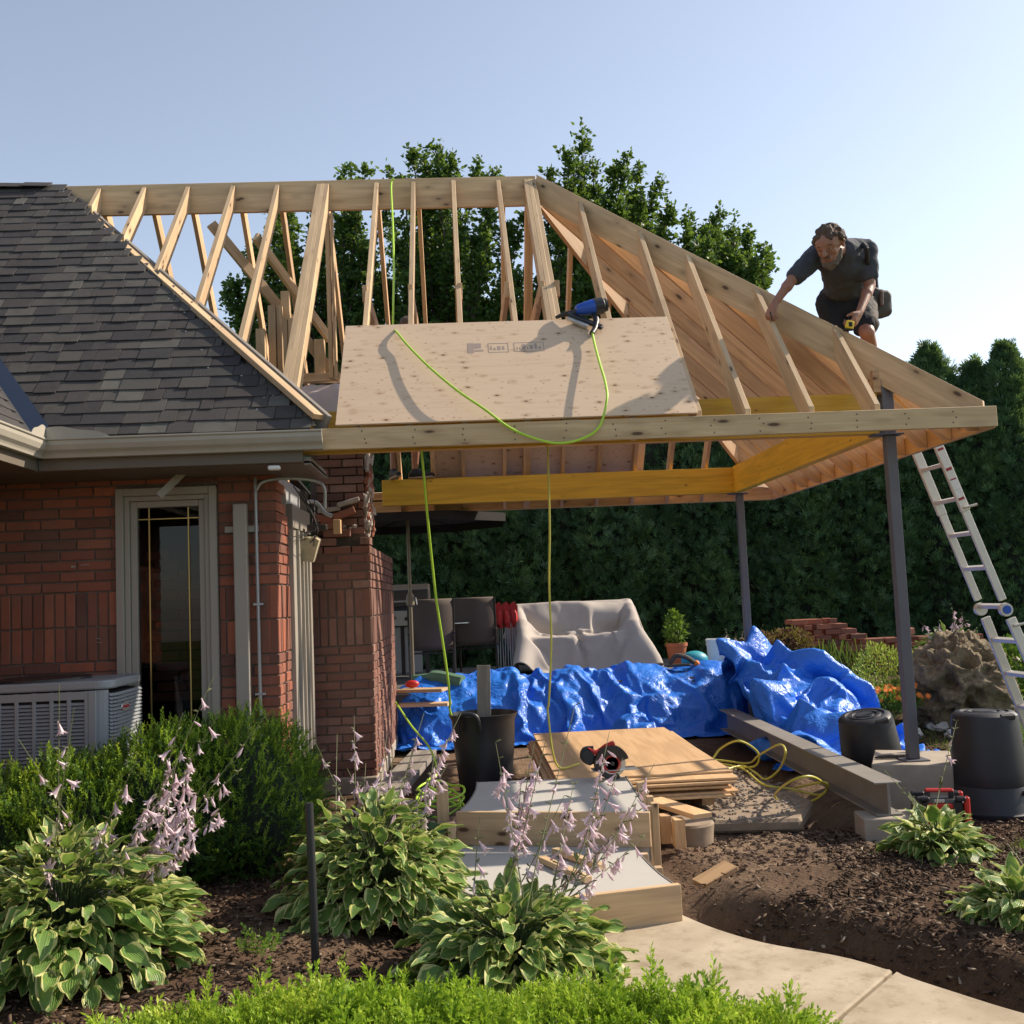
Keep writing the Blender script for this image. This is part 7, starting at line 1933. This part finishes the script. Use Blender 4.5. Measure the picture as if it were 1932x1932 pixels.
    tm = thing('tape_measure', 'yellow tape measure in the bearded carpenter\'s lowered hand', 'tape measure', tuple(at(1602, 614, 7.36)))
    c_ = at(1603, 613, 7.37); B().box(c_, (.062, .035, .066), Matrix.Rotation(.25, 3, 'Y')).build('case', M['tape'], tm, bevel=.012, seg=2); B().box(c_ + Vector((0, -.0185, 0)), (.026, .002, .034)).build('case_mark', M['strap'], tm); B().box(c_ + Vector((-.012, .002, -.037)), (.07, .034, .012)).build('case_foot', M['strap'], tm, bevel=.003)
    pl = thing('carpenter_pencil', 'dark pencil held in the carpenter\'s closed hand on the rafter', 'pencil', tuple(at(1450, 592, 7.4)))
    B().tube([at(1453, 588, 7.45), at(1457, 603, 7.46)], .006, 6).build('shaft', M['darkmetal'], pl)
    # boots, out of sight behind the hip
    for f_ in (ftL, ftR): organic('boot', [[(f_, .05), (f_ + Vector((0, -.16, -.07)), .04), (f_ + Vector((0, .03, -.08)), .045)]], .012, M['strap'], t, 1)
carpenter()
def helper_person():
    t = thing('person', 'second worker standing on the back beam, bare calves and dark shoes under the fascia', 'person', tuple(at(765, 905, 11.38)))
    aL = at(803 - 5, 885, 11.40); aR = at(742, 888, 11.40); kL = at(785, 800, 11.35); kR = at(746, 802, 11.35); hipc = at(768, 745, 11.42); ch = at(768, 680, 11.35); nk = at(768, 640, 11.3); hd = at(768, 618, 11.25)
    aL = at(783, 884, 11.42); aR = at(742, 884, 11.38)
    shL = ch + Vector((.19, 0, .13)); shR = ch + Vector((-.19, 0, .13)); eL = shL + Vector((.08, -.15, -.22)); eR = shR + Vector((-.08, -.15, -.2)); wL = eL + Vector((-.05, -.22, .06)); wR = eR + Vector((.06, -.22, .08))
    H_, P = head(hd, (.1, -.8, -.5), (0, 0, 1)); 
    body = H_ + [[(nk, .058), (hd + Vector((0, .02, -.05)), .058)], [(nk, .07), (ch, (.17, .11, .10))], [(ch, (.17, .11, .12)), (hipc, (.16, .12, .11))], [(hipc + Vector((.09, 0, -.04)), .09), (kL, .06)], [(kL, .057), (kL.lerp(aL, .35), .058), (aL, .036)], [(hipc + Vector((-.09, 0, -.04)), .09), (kR, .06)], [(kR, .057), (kR.lerp(aR, .35), .058), (aR, .036)],
            [(shL, .055), (eL, .042)], [(eL, .042), (wL, .028)], [(shR, .055), (eR, .042)], [(eR, .042), (wR, .028)]]
    body += hand(wL, (-.2, -1, .1), (-1, 0, 0), .6, 1) + hand(wR, (.2, -1, .1), (1, 0, 0), .6, -1)
    organic('body', body, .010, M['skin'], t, 3)
    organic('shirt', [[(shL - Vector((.03, 0, 0)), .075), (shR + Vector((.03, 0, 0)), .075), (ch, (.18, .13, .12))], [(ch, (.18, .13, .12)), (hipc + Vector((0, 0, .08)), (.17, .13, .09))], [(shL, .07), (shL.lerp(eL, .6), .062)], [(shR, .07), (shR.lerp(eR, .6), .062)]], .015, M['shirt'], t, 2)
    organic('shorts', [[(hipc, (.17, .13, .11)), (hipc + Vector((0, 0, .05)), (.165, .125, .1))], [(hipc + Vector((.09, 0, -.04)), .105), (kL, .085)], [(hipc + Vector((-.09, 0, -.04)), .105), (kR, .085)]], .015, M['shorts'], t, 2)
    organic('hair', [[(P(0, -.02, .04), .088), (P(0, .01, .05), .08)]], .010, M['hair'], t, 1, .006, 50)
    for (a_, d_) in ((aR, Vector((.35, -.94, 0))), (aL, Vector((.98, -.15, 0)))):
        d_.normalize(); zt = ZBB + .292
        base = Vector((a_.x, a_.y, zt))
        organic('shoe', [[(base + Vector((0, 0, .085)), .045), (base + Vector((0, 0, .045)) - d_ * .04, .043), (base + d_ * .10 + Vector((0, 0, .045)), .038)], [(base + d_ * .10 + Vector((0, 0, .042)), .038), (base + d_ * .19 + Vector((0, 0, .035)), .033)]], .010, M['strap'], t, 2)
        s_ = Vector((-d_.y, d_.x, 0)) * .042
        b = B(); b.prism([base - d_ * .075 - s_ * .8 + Vector((0, 0, .002)), base + d_ * .20 - s_ + Vector((0, 0, .002)), base + d_ * .22 + s_ * .6 + Vector((0, 0, .002)), base - d_ * .075 + s_ * .8 + Vector((0, 0, .002))], (0, 0, .022)); b.build('sole', simple('tan_sole', (.33, .24, .15), .7), t, bevel=.006)
helper_person()
